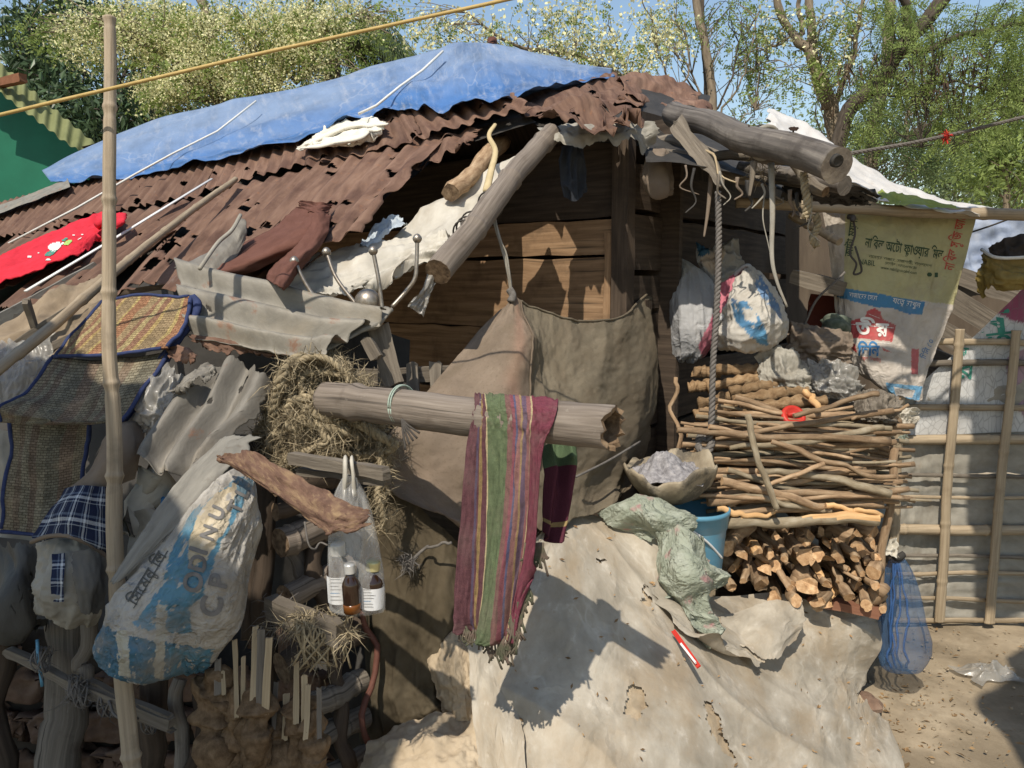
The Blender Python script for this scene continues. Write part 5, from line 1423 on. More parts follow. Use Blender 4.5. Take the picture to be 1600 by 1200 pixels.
# --- steel stand
st_ = thing('steel_stand', 'upturned steel stand with ball-tipped rods stuck behind the corrugated sheet', 'stand', P(580, 500, 1.98))
for pts in ([(460, 408, 2.0), (476, 440, 2.0), (495, 470, 2.0)], [(510, 394, 2.06), (526, 435, 2.05), (560, 480, 2.04)], [(583, 392, 1.98), (592, 440, 1.98), (598, 490, 1.98)], [(652, 373, 2.0), (651, 410, 2.0), (648, 436, 2.0), (632, 458, 2.0), (612, 480, 1.99)]):
    pts = [(x, y, d + .06) for x, y, d in pts]
    tube('rod', path([P(*q) for q in pts], 24), 0.0055, STEEL, st_, seg=10)
    x, y, d = pts[0]
    lathe('ball_tip', P(x, y, d) - UPZ * .013, [(0, 0), (.007, .002), (.0115, .008), (.013, .013), (.0115, .018), (.007, .024), (.003, .026), (0, .027)], STEEL, st_, seg=14)
lathe('large_ball', P(575, 472, 2.06) - UPZ * .036, [(.036 * math.sin(a), .036 - .036 * math.cos(a)) for a in np.linspace(0, PI, 16)], STEEL, st_, seg=24)
tin('tin_lip', [[(500, 546, 1.85), (540, 522, 1.9), (580, 498, 1.95), (612, 480, 1.98)], [(504, 552, 1.84), (548, 530, 1.88), (590, 508, 1.93), (614, 486, 1.97)], [(495, 540, 1.86), (535, 512, 1.9), (572, 492, 1.95), (600, 478, 1.98)]], GALV, 'bent tin lip joining the crosswise corrugated sheet to the steel stand', 249, .5, .003, dd=.07, nu=40, nv=12, rag=(0, 0, 0, .05))
plank('rough_post', P(590, 510, 2.06), P(615, 600, 2.06), UPZ + np.array([-1, 0, 0]), 0.055, 0.04, WOODGREY, None, seed=251, label='short grey post behind the steel ball', cat='post')
plank('wood_block', P(572, 530, 1.98), P(590, 560, 1.98), np.array([1., 0, .2]), 0.03, 0.03, WOODGREY, None, seed=252, label='small squared wood block below the steel ball', cat='wood block')
# rail with short uprights behind the log
plank('rail', P(560, 590, 2.3), P(760, 582, 2.3), UPZ, 0.045, 0.03, WOODGREY, None, seed=253, label='grey horizontal rail behind the bamboo log', cat='rail')
for i, (x, y0, y1) in enumerate(((602, 568, 606), (645, 568, 610), (682, 566, 612))):
    plank('stake', P(x, y0, 2.24), P(x, y1 + 60, 2.22), np.array([1., 0, 0]), 0.034, 0.025, WOODGREY, None, seed=255 + i, label=['leftmost short stake above the bamboo log', 'middle short stake above the bamboo log', 'rightmost short stake above the bamboo log beside the canvas'][i], cat='stake', group='short stakes behind the log')
# ================================================================= lower left clutter
mt = thing('folded_mat', 'woven straw mat folded in three with blue cloth binding hung over a pole', 'mat', P(140, 700, 1.9))
def mpatch(name, rows, m, seed, nu=80, nv=50, wr=((0.006, 3, 3, 0),), uvrot=False):
    G = grid(ctrl(rows), nu, nv); U, V = UVg(nu, nv); n = normals(G)
    d = sum(w[0] * fbm(U * w[1], V * w[2], seed + i, 3) for i, w in enumerate(wr))
    G = G + n * d[..., None]
    surf(name, G, m, mt, thick=0.006)
    return G
Ga = mpatch('upper_fold', [[(158, 470, 2.12), (240, 462, 2.08), (300, 464, 2.03)], [(120, 515, 2.05), (200, 505, 2.01), (288, 502, 1.96)], [(84, 556, 1.98), (150, 556, 1.95), (262, 545, 1.9)]], MAT, 261)
Gb = mpatch('middle_fold', [[(84, 556, 1.99), (150, 560, 1.97), (262, 548, 1.93)], [(40, 610, 1.9), (130, 618, 1.88), (228, 606, 1.86)], [(2, 640, 1.84), (100, 655, 1.82), (188, 655, 1.80)], [(4, 660, 1.84), (80, 664, 1.83), (180, 660, 1.82)]], MATDULL, 262, wr=((0.008, 3, 3, 0),))
Gc = mpatch('hanging_fold', [[(20, 655, 1.92), (80, 660, 1.91), (140, 662, 1.9)], [(14, 740, 1.9), (70, 745, 1.88), (128, 735, 1.88)], [(6, 830, 1.88), (60, 836, 1.86), (112, 832, 1.87)]], MATDULL, 263, wr=((0.01, 3, 3, 0),))
for pp in (Ga[0][::4], Ga[:, -1][::3], Ga[-1][::4], Ga[:, 0][::3], Gb[:, 0][::3], Gb[:, -1][::3], Gc[:, -1][::3], Gc[-1][::4], Gc[:, 0][::4]):
    tube('binding', pp, 0.005 if pp is not Gc[:, -1] else .01, NYLONTRIM, mt, seg=7, nz=.25)
tube('binding', path([P(300, 466, 2.03), P(308, 478, 2.02), P(300, 500, 2.0), P(268, 545, 1.95), P(232, 605, 1.9), P(190, 655, 1.86)], 40), 0.014, NYLONTRIM, mt, seg=8, nz=.3, flat=((0, 1, 0), .5))
tube('binding', path([P(296, 488, 2.06), P(262, 555, 1.99), P(225, 612, 1.93)], 30), 0.012, NYLONTRIM, mt, seg=8, nz=.3, flat=((0, 1, 0), .5))

# plastic and boards under the low eave
cloth('eave_boarding', [[(-20, 520, 2.5), (90, 455, 2.6), (165, 420, 2.65)], [(-20, 560, 2.4), (90, 500, 2.45), (175, 455, 2.5)], [(-20, 600, 2.35), (90, 545, 2.35), (160, 500, 2.4)]], mat('soiled_card', [(.16, .12, .08), (.30, .235, .16)], s=9, rough=.95, dirt=[(6, .6, (.09, .07, .05), .5, .62)]), None, nu=50, nv=40, wr=((.012, 4, 4, 1), (.01, 7, 3, 0)), rag=(0, .08, .1, .1), seed=271, label='soiled torn card sheets under the low eave', cat='card')
for i, (x0, y0, x1, y1) in enumerate(((-10, 560, 130, 470), (-10, 585, 150, 510), (40, 470, 70, 560))):
    plank('eave_batten', P(x0, y0, 2.3), P(x1, y1, 2.42), UPZ, 0.022, 0.016, WOODGREY, None, seed=272 + i, label=['upper thin batten under the low eave', 'lower thin batten under the low eave', 'short upright batten under the low eave'][i], cat='batten', group='battens under the low eave')
cloth('polythene', [[(-20, 545, 2.15), (40, 530, 2.15), (90, 518, 2.12)], [(-20, 600, 2.0), (30, 590, 2.02), (70, 580, 2.05)], [(-20, 680, 1.95), (5, 660, 1.96), (30, 640, 1.98)]], CLEAR, None, nu=50, nv=50, wr=((.015, 4, 4, 1), (.006, 12, 12, 1)), seed=275, rag=(0, .1, .1, .1), label='crumpled clear polythene left of the folded mat', cat='polythene')
cloth('polythene', [[(240, 562, 1.98), (270, 572, 1.95), (300, 590, 1.92)], [(215, 600, 1.92), (245, 610, 1.86), (272, 630, 1.86)], [(200, 638, 1.9), (235, 655, 1.84), (262, 655, 1.85)], [(205, 648, 1.9), (235, 668, 1.86), (250, 672, 1.86)]], CLEAR, None, nu=50, nv=50, wr=((.016, 3, 3, 1), (.008, 9, 9, 1)), seed=276, rag=(.05, .05, .1, .1), label='crumpled clear polythene between the mat and the tilted tin sheet', cat='polythene')
# brown cloth over plaid cloth, grey sack below
cloth('brown_cloth', [[(175, 690, 1.86), (205, 668, 1.86), (226, 668, 1.86)], [(140, 730, 1.80), (180, 705, 1.77), (222, 700, 1.8)], [(98, 765, 1.78), (150, 770, 1.73), (212, 748, 1.78)]], BROWNCLOTH, None, nu=50, nv=40, wr=((.008, 30, 1, 2), (.003, 90, 1, 2)), bulge=.02, seed=281, label='plain brown cloth bundle above the plaid cloth', cat='cloth')
pc = cloth('plaid_cloth', [[(98, 762, 1.76), (130, 758, 1.70), (165, 762, 1.74)], [(75, 800, 1.74), (115, 795, 1.67), (166, 805, 1.72)], [(54, 838, 1.73), (105, 835, 1.66), (168, 852, 1.71)], [(50, 850, 1.74), (110, 842, 1.67), (167, 866, 1.72)]], PLAID, None, nu=70, nv=60, wr=((.006, 3, 3, 0),), seed=283, label='navy and white plaid cloth stretched over the grey sack', cat='cloth')
tube('hem', path([P(49, 847, 1.735), P(75, 838, 1.69), P(110, 838, 1.665), P(150, 856, 1.70), P(168, 872, 1.715)], 30), .005, BROWNCLOTH, pc, seg=7)
gs = cloth('grey_sack', [[(62, 840, 1.78), (110, 838, 1.74), (165, 850, 1.76)], [(52, 890, 1.76), (105, 890, 1.68), (165, 900, 1.74)], [(48, 935, 1.76), (105, 940, 1.69), (160, 955, 1.74)], [(60, 955, 1.79), (105, 968, 1.75), (150, 978, 1.78)]], GREYPLASTIC, None, nu=60, nv=60, wr=((.008, 4, 3, 1), (.004, 60, 1, 2), (.002, 30, 30, 0)), bulge=.02, seed=285, label='dirty grey sack bulging under the plaid cloth', cat='sack')
cloth('plaid_strip', [[(82, 866, 1.68), (102, 864, 1.675)], [(80, 905, 1.648), (100, 905, 1.643)], [(80, 940, 1.655), (100, 940, 1.652)]], PLAID, gs, nu=12, nv=30, wr=((.002, 3, 3, 0),), seed=287)
cloth('dark_flap', [[(108, 862, 1.65), (140, 860, 1.65), (166, 872, 1.68)], [(112, 905, 1.625), (140, 915, 1.625), (166, 920, 1.67)], [(118, 945, 1.64), (140, 965, 1.645), (160, 955, 1.68)]], mat('dusky_cloth', [(.09, .085, .075), (.14, .13, .115)], s=14, rough=.9), gs, nu=30, nv=40, wr=((.004, 4, 3, 0),), rag=(.1, 0, 0, .1), seed=288)
cloth('dark_tarp', [[(-40, 830, 1.9), (20, 835, 1.86), (70, 850, 1.85)], [(-40, 900, 1.85), (20, 905, 1.78), (66, 915, 1.80)], [(-40, 980, 1.85), (15, 985, 1.80), (60, 960, 1.83)], [(-40, 1010, 1.88), (20, 1000, 1.85), (90, 985, 1.86)]], mat('dark_oilcloth', [(.045, .042, .036), (.085, .08, .07)], s=8, rough=.6, bump=.3), None, nu=70, nv=70, wr=((.018, 30, 1, 2), (.007, 140, 1, 2)), seed=289, rag=(0, .08, .1, .15), label='dark crumpled sheet at the left edge below the mat', cat='sheet')
cloth('grey_sheet', [[(-40, 660, 1.98), (0, 670, 1.97), (22, 675, 1.96)], [(-40, 840, 1.95), (5, 840, 1.94), (60, 850, 1.93)]], GREYPLASTIC, None, nu=30, nv=40, wr=((.010, 40, 1, 2),), seed=290, label='dull grey sheet behind the hanging fold of the mat', cat='sheet')
# bundles behind the pole
stick('pale_block', P(236, 745, 1.85), P(215, 815, 1.82), .04, .042, [WHITEPLASTIC, LATH], 291, None, nz=.2, label='pale wrapped roll standing behind the bamboo pole', cat='roll')
cloth('grey_wrap', [[(200, 800, 1.8), (235, 795, 1.78), (270, 812, 1.78)], [(198, 850, 1.79), (232, 850, 1.76), (262, 850, 1.77)], [(196, 905, 1.79), (215, 905, 1.77), (240, 880, 1.77)]], GREYPLASTIC, None, nu=40, nv=40, wr=((.004, 30, 1, 2), (.002, 100, 1, 2)), seed=296, label='grey plastic wrap between the pole and the tin strip', cat='plastic wrap')
plank('leaning_lath', P(262, 690, 1.9), P(212, 800, 1.86), np.array([1., 0, .5]), .03, .02, WOODDARK, None, seed=293, label='dark slat leaning behind the pale roll', cat='slat')
cloth('blue_scrap', [[(252, 770, 1.84), (280, 760, 1.84)], [(254, 800, 1.82), (276, 805, 1.82)]], BLUEINK, None, nu=10, nv=12, wr=((.01, 3, 3, 1),), seed=294, label='little blue plastic scrap above the tin strip', cat='plastic scrap')

# --- cement sack
Wc, Bc, Bd = (0.38, 0.355, 0.315), (0.085, 0.20, 0.275), (0.055, 0.135, 0.20)
spoly = [([(372, 745), (402, 745), (380, 790), (345, 850), (322, 912), (300, 920), (255, 905), (268, 860), (300, 800)], Bc),
         ([(262, 905), (300, 915), (322, 900), (318, 930), (290, 955), (230, 985), (212, 975), (240, 930)], Bc),
         ([(205, 972), (240, 965), (285, 940), (300, 985), (215, 982)], (0.11, .25, .36)),
         ([(276, 940), (290, 935), (303, 990), (262, 988), (264, 955)], Bc),
         ([(140, 985), (185, 992), (240, 1000), (330, 1015), (322, 1080), (140, 1060)], Bd),
         ([(262, 1012), (334, 1014), (318, 1070), (268, 1060)], Bc),
         ([(140, 970), (186, 986), (182, 1040), (140, 1045)], Bd),
         ([(338, 770), (372, 752), (360, 800), (325, 870), (300, 885), (292, 860), (308, 805)], (0.40, .33, .22)),
         ([(352, 775), (372, 765), (352, 830), (322, 875), (310, 868), (325, 810)], (0.47, .40, .29)),
         ([(182, 985), (200, 985), (204, 1058), (186, 1056)], (0.40, .38, .31)),
         ([(246, 945), (262, 945), (256, 1060), (240, 1058)], (0.40, .38, .32))]
sk = cloth('cement_sack', [[(352, 756, 1.68), (372, 750, 1.66), (395, 748, 1.65), (412, 768, 1.67)], [(292, 820, 1.64), (330, 808, 1.58), (375, 812, 1.57), (416, 842, 1.63)], [(225, 885, 1.60), (270, 890, 1.53), (335, 892, 1.52), (396, 915, 1.60)], [(158, 950, 1.58), (215, 965, 1.50), (290, 970, 1.50), (368, 985, 1.58)],
                          [(147, 1000, 1.58), (205, 1020, 1.50), (275, 1025, 1.51), (338, 1040, 1.58)], [(152, 1040, 1.62), (205, 1056, 1.57), (272, 1064, 1.57), (316, 1076, 1.62)]], SACKDIRTY, None, nu=170, nv=200, wr=((.008, 3, 3, 1), (.010, 60, 1.0, 2), (.006, 320, 1, 2), (.0015, 20, 18, 1)), bulge=.026, seed=301,
           paint=painter(Wc, spoly, wear=.42, seed=302, jit=2.2), thick=.002, rag=(0, 0, 0, .03), label='blue and white printed cement sack bulging below the tin strip', cat='sack')
for body, x, y, sz, an, w_ in (('C', 343, 965, 46, -1.40, None), ('P', 352, 920, 40, -1.35, None), ('O', 312, 928, 40, -1.35, None), ('D', 318, 895, 36, -1.3, None), ('I', 322, 868, 40, -1.25, None), ('N', 332, 846, 30, -1.2, None), ('U', 344, 815, 30, -1.15, None), ('T', 372, 806, 30, -1.15, None), ('L', 384, 780, 30, -1.1, None)):
    letter(sk, body, x, y, sz, an, GREYINK, 'printed_letter', bold=.035)
letter(sk, 'সিমেন্ট লি', 213, 948, 24, -1.02, INK, bold=.01)
for pts in ([(208, 950), (262, 860)],):
    (x0, y0), (x1, y1) = pts
    poly_on(sk, [(x0, y0), (x1, y1), (x1 + 2.2, y1 + 1.2), (x0 + 2.2, y0 + 1.2)], INK, 'printed_rule', .0015, .8)

# --- posts, laths, bricks
bk = thing('brick_wall', 'rough dark brown brick footing at the bottom left', 'brick wall', P(150, 1330, 2.15))
rg = np.random.default_rng(12)
k = 0
for row in range(6):
    for cx in range(7):
        x = -100 + cx * 88 + (row % 2) * 40; y = 1010 + row * 62
        if row == 0 and cx in (2, 3, 5): continue
        c = P(x + rg.normal() * 4, y + rg.normal() * 3, 2.12 + rg.normal() * .012)
        G6 = grid(np.array([[c + np.array([sx * .07, -.02 + .03 * (abs(sx) + abs(sz) > 1.5), -sz * .047]) for sx in (-1, -.4, .4, 1)] for sz in (-1, -.4, .4, 1)]), 22, 16)
        U, V = UVg(22, 16); n = normals(G6); rim = np.minimum(np.minimum(U, 1 - U) * 3, np.minimum(V, 1 - V) * 2.2)
        G6 = G6 + n * (.012 * fbm(U * 3, V * 3, k, 3) - .035 * np.clip(.3 - rim, 0, .3) / .3)[..., None]
        surf('brick', G6, BRICK, bk, thick=.05); k += 1
cloth('mortar', [[(-120, 985, 2.16), (330, 985, 2.16)], [(-120, 1400, 2.16), (330, 1400, 2.16)]], mat('dark_mortar', [(.03, .025, .02), (.06, .05, .04)], s=20, rough=1), bk, nu=20, nv=20, wr=((.01, 5, 5, 0),), seed=5)
stick('wooden_post', P(104, 965, 1.98), P(88, 1290, 1.85), .047, .052, [LATH, ENDDARK], 311, None, crook=.01, nz=.12, seg=14, n=24, label='stout grey post standing before the bricks at bottom left', cat='post')
stick('wooden_post', P(-5, 985, 1.95), P(-12, 1290, 1.9), .04, .04, [WOODDARK, ENDDARK], 313, None, label='dark post cut by the left edge below the dark sheet', cat='post')
stick('thin_post', P(142, 960, 1.84), P(128, 1085, 1.80), .018, .016, [LATH, ENDDARK], 312, None, label='thin upright stick below the grey sack tied to the lath', cat='stick')
for i, (x0, y0, x1, y1, r, l) in enumerate(((282, 1060, 268, 1300, .016, 'slim pole right of the bamboo pole below the cement sack'), (308, 1060, 300, 1300, .014, 'dark slim pole left of the dung sticks'), (245, 1040, 240, 1300, .03, 'dark post behind the slim poles below the cement sack'))):
    stick('slim_pole', P(x0, y0, 1.78 + .06 * (i > 1)), P(x1, y1, 1.72 + .1 * (i > 1)), r, r, [LATH if i == 0 else WOODDARK, ENDDARK], 315 + i, None, label=l, cat='pole')
ll = thing('split_lath', 'horizontal split bamboo lath lashed across the posts at bottom left', 'lath', P(140, 1110, 1.78))
plank('strip', P(14, 1018, 1.86), P(132, 1078, 1.79), UPZ, .030, .018, LATH, ll, seed=321, rough=.008)
plank('strip', P(120, 1072, 1.79), P(268, 1136, 1.70), UPZ, .026, .018, LATH, ll, seed=322, rough=.008)
plank('strip', P(140, 1066, 1.79), P(266, 1122, 1.70), UPZ, .014, .014, LATH, ll, seed=323, rough=.006)
rg = np.random.default_rng(6)
for (x, y) in ((62, 1030), (118, 1075), (128, 1085), (172, 1100), (236, 1125)):
    c = P(x, y, 1.765); mb = MB()
    for j in range(5):
        t = np.linspace(0, 2 * PI, 18); r = .022 + .006 * rg.random()
        mb.add(*tubeVF(c + np.stack([.012 * np.cos(t + j) + .004 * rg.normal(), .02 * np.sin(t), r * np.cos(t) + .3 * r * np.sin(t)], 1), .0022, 5)[:3])
    fuzz(mb, np.tile(c, (3, 1)) + rg.normal(size=(3, 3)) * .012, 26, .05, .0012, int(x)); mb.build('lashing', GREYROPE, ll)
tube('twine_end', path([P(58, 1000, 1.77), P(60, 1030, 1.75), P(66, 1072, 1.76)], 10), .004, BUCKET, ll, seg=5)
tube('twine_loop', path([P(170, 1095, 1.74), P(180, 1118, 1.72), P(205, 1124, 1.71), P(222, 1120, 1.73)], 16), .0035, GREYROPE, ll, seg=5)

# --- bamboo rack with dark behind
rk = thing('bamboo_rack', 'dark ladder-like bamboo rack behind the bottle bag', 'rack', P(490, 1190, 2.0))
for (x0, y0, x1, y1, r, m) in ((438, 848, 540, 812, .036, BARKLOG), (445, 935, 545, 885, .030, BARKLOG), (440, 1045, 560, 985, .036, WOODDARK), (480, 1105, 565, 1062, .03, LATH), (480, 1160, 570, 1120, .03, LATH), (470, 1230, 575, 1180, .03, LATH), (430, 760, 560, 742, .025, WOODDARK), (430, 800, 560, 775, .02, WOODDARK)):
    bamboo('rung', P(x0, y0, 1.86), P(x1, y1, 2.02), r, r, [m, ENDDARK], int(x0 + y0), rk, nodes=2, seg=12)
for (x0, y0, x1, y1, r, m) in ((428, 700, 412, 1100, .026, WOODDARK), (452, 830, 462, 930, .024, BARKLOG), (500, 830, 505, 1000, .022, WOODDARK), (400, 690, 388, 1000, .022, WOODDARK), (540, 960, 548, 1200, .02, WOODDARK)):
    stick('upright', P(x0, y0, 1.96), P(x1, y1, 1.92), r, r, [m, ENDDARK], int(x0), rk)
stick('painted_upright', P(566, 940, 1.98), P(578, 1165, 1.92), .008, .008, RUSTRED, 331, rk, label='thin rust-red upright at the end of the rack')
tube('wire_loop', path([P(476, 815, 1.81), P(482, 850, 1.80), P(492, 858, 1.81), P(500, 848, 1.84), P(512, 852, 1.83)], 20), .0025, GREYROPE, rk, seg=5)
plank('grey_bar', P(424, 948, 1.66), P(535, 992, 1.52), UPZ, .045, .03, WOODGREY, None, seed=333, label='squared grey wooden bar sticking out below the bottle bag', cat='bar')
hy = MB(); rg = np.random.default_rng(21)
cs_ = np.array([P(480 + rg.normal() * 22, 962 + abs(rg.normal()) * 14, 1.56 + rg.normal() * .02) for _ in range(60)] + [P(545 + rg.normal() * 8, 985 + rg.normal() * 12, 1.50) for _ in range(14)] + [P(495 + rg.normal() * 14, 1030 + rg.normal() * 14, 1.57) for _ in range(20)])
fuzz(hy, cs_, 420, .045, .0009, 8)
for i in range(26):
    x = 465 + rg.random() * 60
    hy.add(*tubeVF(path([P(x, 960 + rg.normal() * 6, 1.57), P(x + rg.normal() * 14, 990, 1.53), P(x + rg.normal() * 20, 1030 + rg.normal() * 14, 1.55)], 9), .0022, 5)[:3])
hy.build('fibre_tuft', COIR, None, label='tuft of dry fibre draped on the grey wooden bar', cat='fibre')
hy = MB(); fuzz(hy, np.array([P(436 + rg.normal() * 10, 965 + rg.normal() * 14, 1.66) for _ in range(30)]), 260, .05, .001, 9)
hy.build('fibre_tuft', GREYROPE, None, label='grey frayed fibre knot at the left end of the grey bar', cat='fibre')
# black sheet added for the shade inside the lean-to
cloth('shade_backing', [[(-80, 505, 3.0), (350, 450, 2.55), (640, 530, 2.5)], [(-80, 1300, 2.35), (350, 1300, 2.3), (620, 1300, 2.2)]], DARKSHEET, None, nu=40, nv=40, wr=((.02, 5, 5, 0),), seed=335, label='black sheet standing in for the shade behind the rack', cat='sheet')

# --- dung fuel sticks
rg = np.random.default_rng(31)
sp = [(346, 1030, 1040, 46), (372, 1000, 1075, 44), (404, 978, 1070, 44), (440, 1065, 1110, 50), (470, 1035, 1085, 36), (492, 1070, 1110, 34)]
lab = ['leftmost dung fuel stick with a dark stub of stick', 'dung fuel stick second from the left with a pale splint', 'dung fuel stick with the tallest paired splints', 'dung fuel stick with a short squared splint before the others', 'dung fuel stick with a thin mottled splint on the right', 'rightmost dung fuel stick with a broken pointed splint']
for i, (x, yt, yd, w_) in enumerate(sp):
    d0 = 1.60 - .02 * (i % 3)
    o = thing('dung_fuel_stick', lab[i], 'dung fuel stick', P(x, 1330, d0), 'dung fuel sticks at the bottom left')
    n = 70; pp = wob(path([P(x - 2, yd, d0), P(x - 4, yd + 100, d0), P(x - 8, 1330, d0 - .03)], n), .008, 340 + i)
    t = np.linspace(0, 1, n)
    rr = w_ * d0 / F * .60 * np.clip(np.sqrt(t * 9), 0.25, 1) * (1 + .13 * np.sin(t * 34 + i) + .16 * fbm(t * 14, t * 0, 350 + i, 3))
    V, Fc, uv, M = tubeVF(pp, rr, 26, True, None, .34, 345 + i); 
    mk('dung', V, Fc, DUNG, o)
    for q in range(2 + (i == 2)):
        xx = x + (q - .5) * 11 + rg.normal() * 2; yy = yt + (0 if q == 0 else rg.uniform(4, 26))
        plank('splint', P(xx, yy, d0 - .012 * q), P(xx + rg.normal() * 3, yd + 45, d0 - .035), np.array([1., .2, 0]), rg.uniform(.008, .015), .007, PALELATH if (i + q) % 3 else LATH, o, seed=355 + i * 3 + q, rough=.002)
# ================================================================= mound under plastic
mrows = [[(838, 842, 2.22), (868, 812, 2.36), (925, 806, 2.48), (1028, 848, 2.42), (1064, 925, 2.45), (1132, 930, 2.60), (1215, 925, 2.68), (1300, 950, 2.72), (1384, 948, 2.78)],
         [(815, 900, 2.12), (860, 862, 2.20), (930, 862, 2.30), (1030, 930, 2.28), (1085, 975, 2.38), (1160, 985, 2.50), (1235, 985, 2.60), (1305, 985, 2.68), (1381, 985, 2.76)],
         [(770, 985, 2.02), (850, 955, 2.04), (940, 960, 2.12), (1040, 1005, 2.18), (1110, 1040, 2.26), (1190, 1060, 2.40), (1255, 1050, 2.53), (1315, 1040, 2.66), (1374, 1040, 2.76)],
         [(735, 1075, 1.93), (845, 1050, 1.90), (950, 1060, 1.96), (1050, 1085, 2.04), (1130, 1115, 2.13), (1215, 1130, 2.28), (1280, 1110, 2.45), (1325, 1075, 2.62), (1366, 1070, 2.76)],
         [(742, 1160, 1.84), (845, 1150, 1.78), (955, 1155, 1.83), (1060, 1170, 1.92), (1145, 1195, 2.02), (1240, 1195, 2.16), (1305, 1165, 2.33), (1345, 1125, 2.52), (1362, 1092, 2.72)],
         [(755, 1280, 1.72), (850, 1270, 1.66), (960, 1275, 1.70), (1070, 1280, 1.79), (1160, 1290, 1.89), (1270, 1275, 2.02), (1340, 1230, 2.2), (1372, 1165, 2.42), (1372, 1110, 2.70)],
         [(770, 1420, 1.60), (860, 1420, 1.55), (970, 1420, 1.58), (1085, 1420, 1.66), (1180, 1420, 1.76), (1300, 1360, 1.93), (1390, 1290, 2.12), (1420, 1200, 2.36), (1385, 1130, 2.66)]]
MC = ctrl(mrows)


def mound(off, nu, nv, wr, seed):
    G = grid(MC, nu, nv); U, V = UVg(nu, nv); n = normals(G)
    d = np.zeros(U.shape) + off
    for i, w_ in enumerate(wr):
        if w_[3] == 2: d = d + w_[0] * crumple(U + .25 * V, V, w_[1], seed + i * 9, 1.2, w_[4], w_[5]); continue
        A, B = U * w_[1] + V * w_[4], V * w_[2] - U * w_[5]
        d = d + w_[0] * (ridge(A, B, seed + i * 9, 2) if w_[3] else fbm(A, B, seed + i * 9, 3))
    return G + n * d[..., None], U, V


MW = ((.006, 3.0, 2.2, 0, 0, 0), (.018, 3.0, .8, 1, -2.4, 0), (.017, 14, 0, 2, .25, .7), (.0065, 70, 0, 2, .06, .28), (.0012, 500, 0, 2, .015, .06))
G0, U, V = mound(-.010, 240, 210, MW, 403)
G0 = G0 + normals(G0) * (.004 * ridge(U * 30, V * 26, 7, 3) - .004)[..., None]
surf('mud_mound', G0, MUD, None, label='lumpy dry mud mound showing through tears in the plastic sheet', cat='mound')
G1, U, V = mound(.0, 330, 290, MW, 403)
x, y, _ = proj(G1)
m = np.ones(U.shape, bool)
jx = x + 4 * fbm(U * 60, V * 60, 5, 3); jy = y + 4 * fbm(U * 60, V * 60, 9, 3)
for poly in ([(982, 1068), (1004, 1076), (1009, 1095), (995, 1130), (976, 1110)], [(1096, 1092), (1112, 1096), (1130, 1150), (1148, 1182), (1136, 1184), (1108, 1140)], [(1006, 912), (1016, 930), (1014, 948), (1004, 940)], [(930, 868), (941, 872), (936, 880)],
             [(1098, 985), (1112, 988), (1110, 1000), (1098, 996)], [(1336, 1082), (1372, 1056), (1376, 1082), (1340, 1100)]):
    m &= ~inpoly(jx, jy, poly)
ps = surf('plastic_sheet', G1, PLASTIC, None, mask=m, label='large dusty tan plastic sheet draped over the mound', cat='plastic sheet')
GR[ps.name] = G1
# extra overlapping flaps of the same sheeting
for i, (rows, l) in enumerate((([[(1015, 925, 2.25), (1080, 960, 2.33), (1140, 985, 2.42), (1200, 1030, 2.36)], [(1040, 955, 2.2), (1095, 990, 2.26), (1145, 1010, 2.32), (1195, 1034, 2.34)], [(1080, 1002, 2.18), (1120, 1015, 2.21), (1160, 1028, 2.27), (1185, 1032, 2.3)]], 'loose fold of plastic sheet below the green netting'),
                               ([[(1120, 955, 2.46), (1190, 945, 2.54), (1250, 940, 2.6)], [(1130, 985, 2.40), (1200, 985, 2.44), (1262, 970, 2.54)], [(1160, 1005, 2.37), (1205, 1036, 2.34), (1250, 1000, 2.48)]], 'pointed fold of plastic sheet under the log pile'),
                               ([[(728, 1000, 1.93), (760, 985, 1.96), (800, 970, 1.98)], [(735, 1090, 1.84), (770, 1080, 1.85), (812, 1080, 1.86)], [(742, 1180, 1.76), (780, 1180, 1.74), (822, 1170, 1.75)], [(752, 1300, 1.66), (790, 1300, 1.64), (830, 1300, 1.64)]], 'hanging edge of plastic sheet beside the mud lump'))):
    cloth('plastic_flap', rows, PLASTIC, None, nu=70, nv=70, wr=((.010, 24, 1.2, 2), (.003, 90, 1, 2)) if i < 2 else ((.008, 1.2, 1.5, 0), (.003, 20, .3, 2)), seed=411 + i, rag=(.05, .05, .05, .12), label=l, cat='plastic flap')
# the red holder
a, b = P(1052, 986, 2.16), P(1092, 1042, 2.03)
rd = thing('red_plastic_strip', 'red and white plastic strip lying on the plastic sheet', 'strip', b)
plank('backing', a, b, np.array([1., 0, .5]), .012, .005, REDPL, rd, seed=415, rough=.0008)
plank('white_insert', P(1064, 1006, 2.10), P(1087, 1036, 2.03), np.array([1., 0, .5]), .0055, .006, WHITEPL, rd, seed=416, rough=.0005)
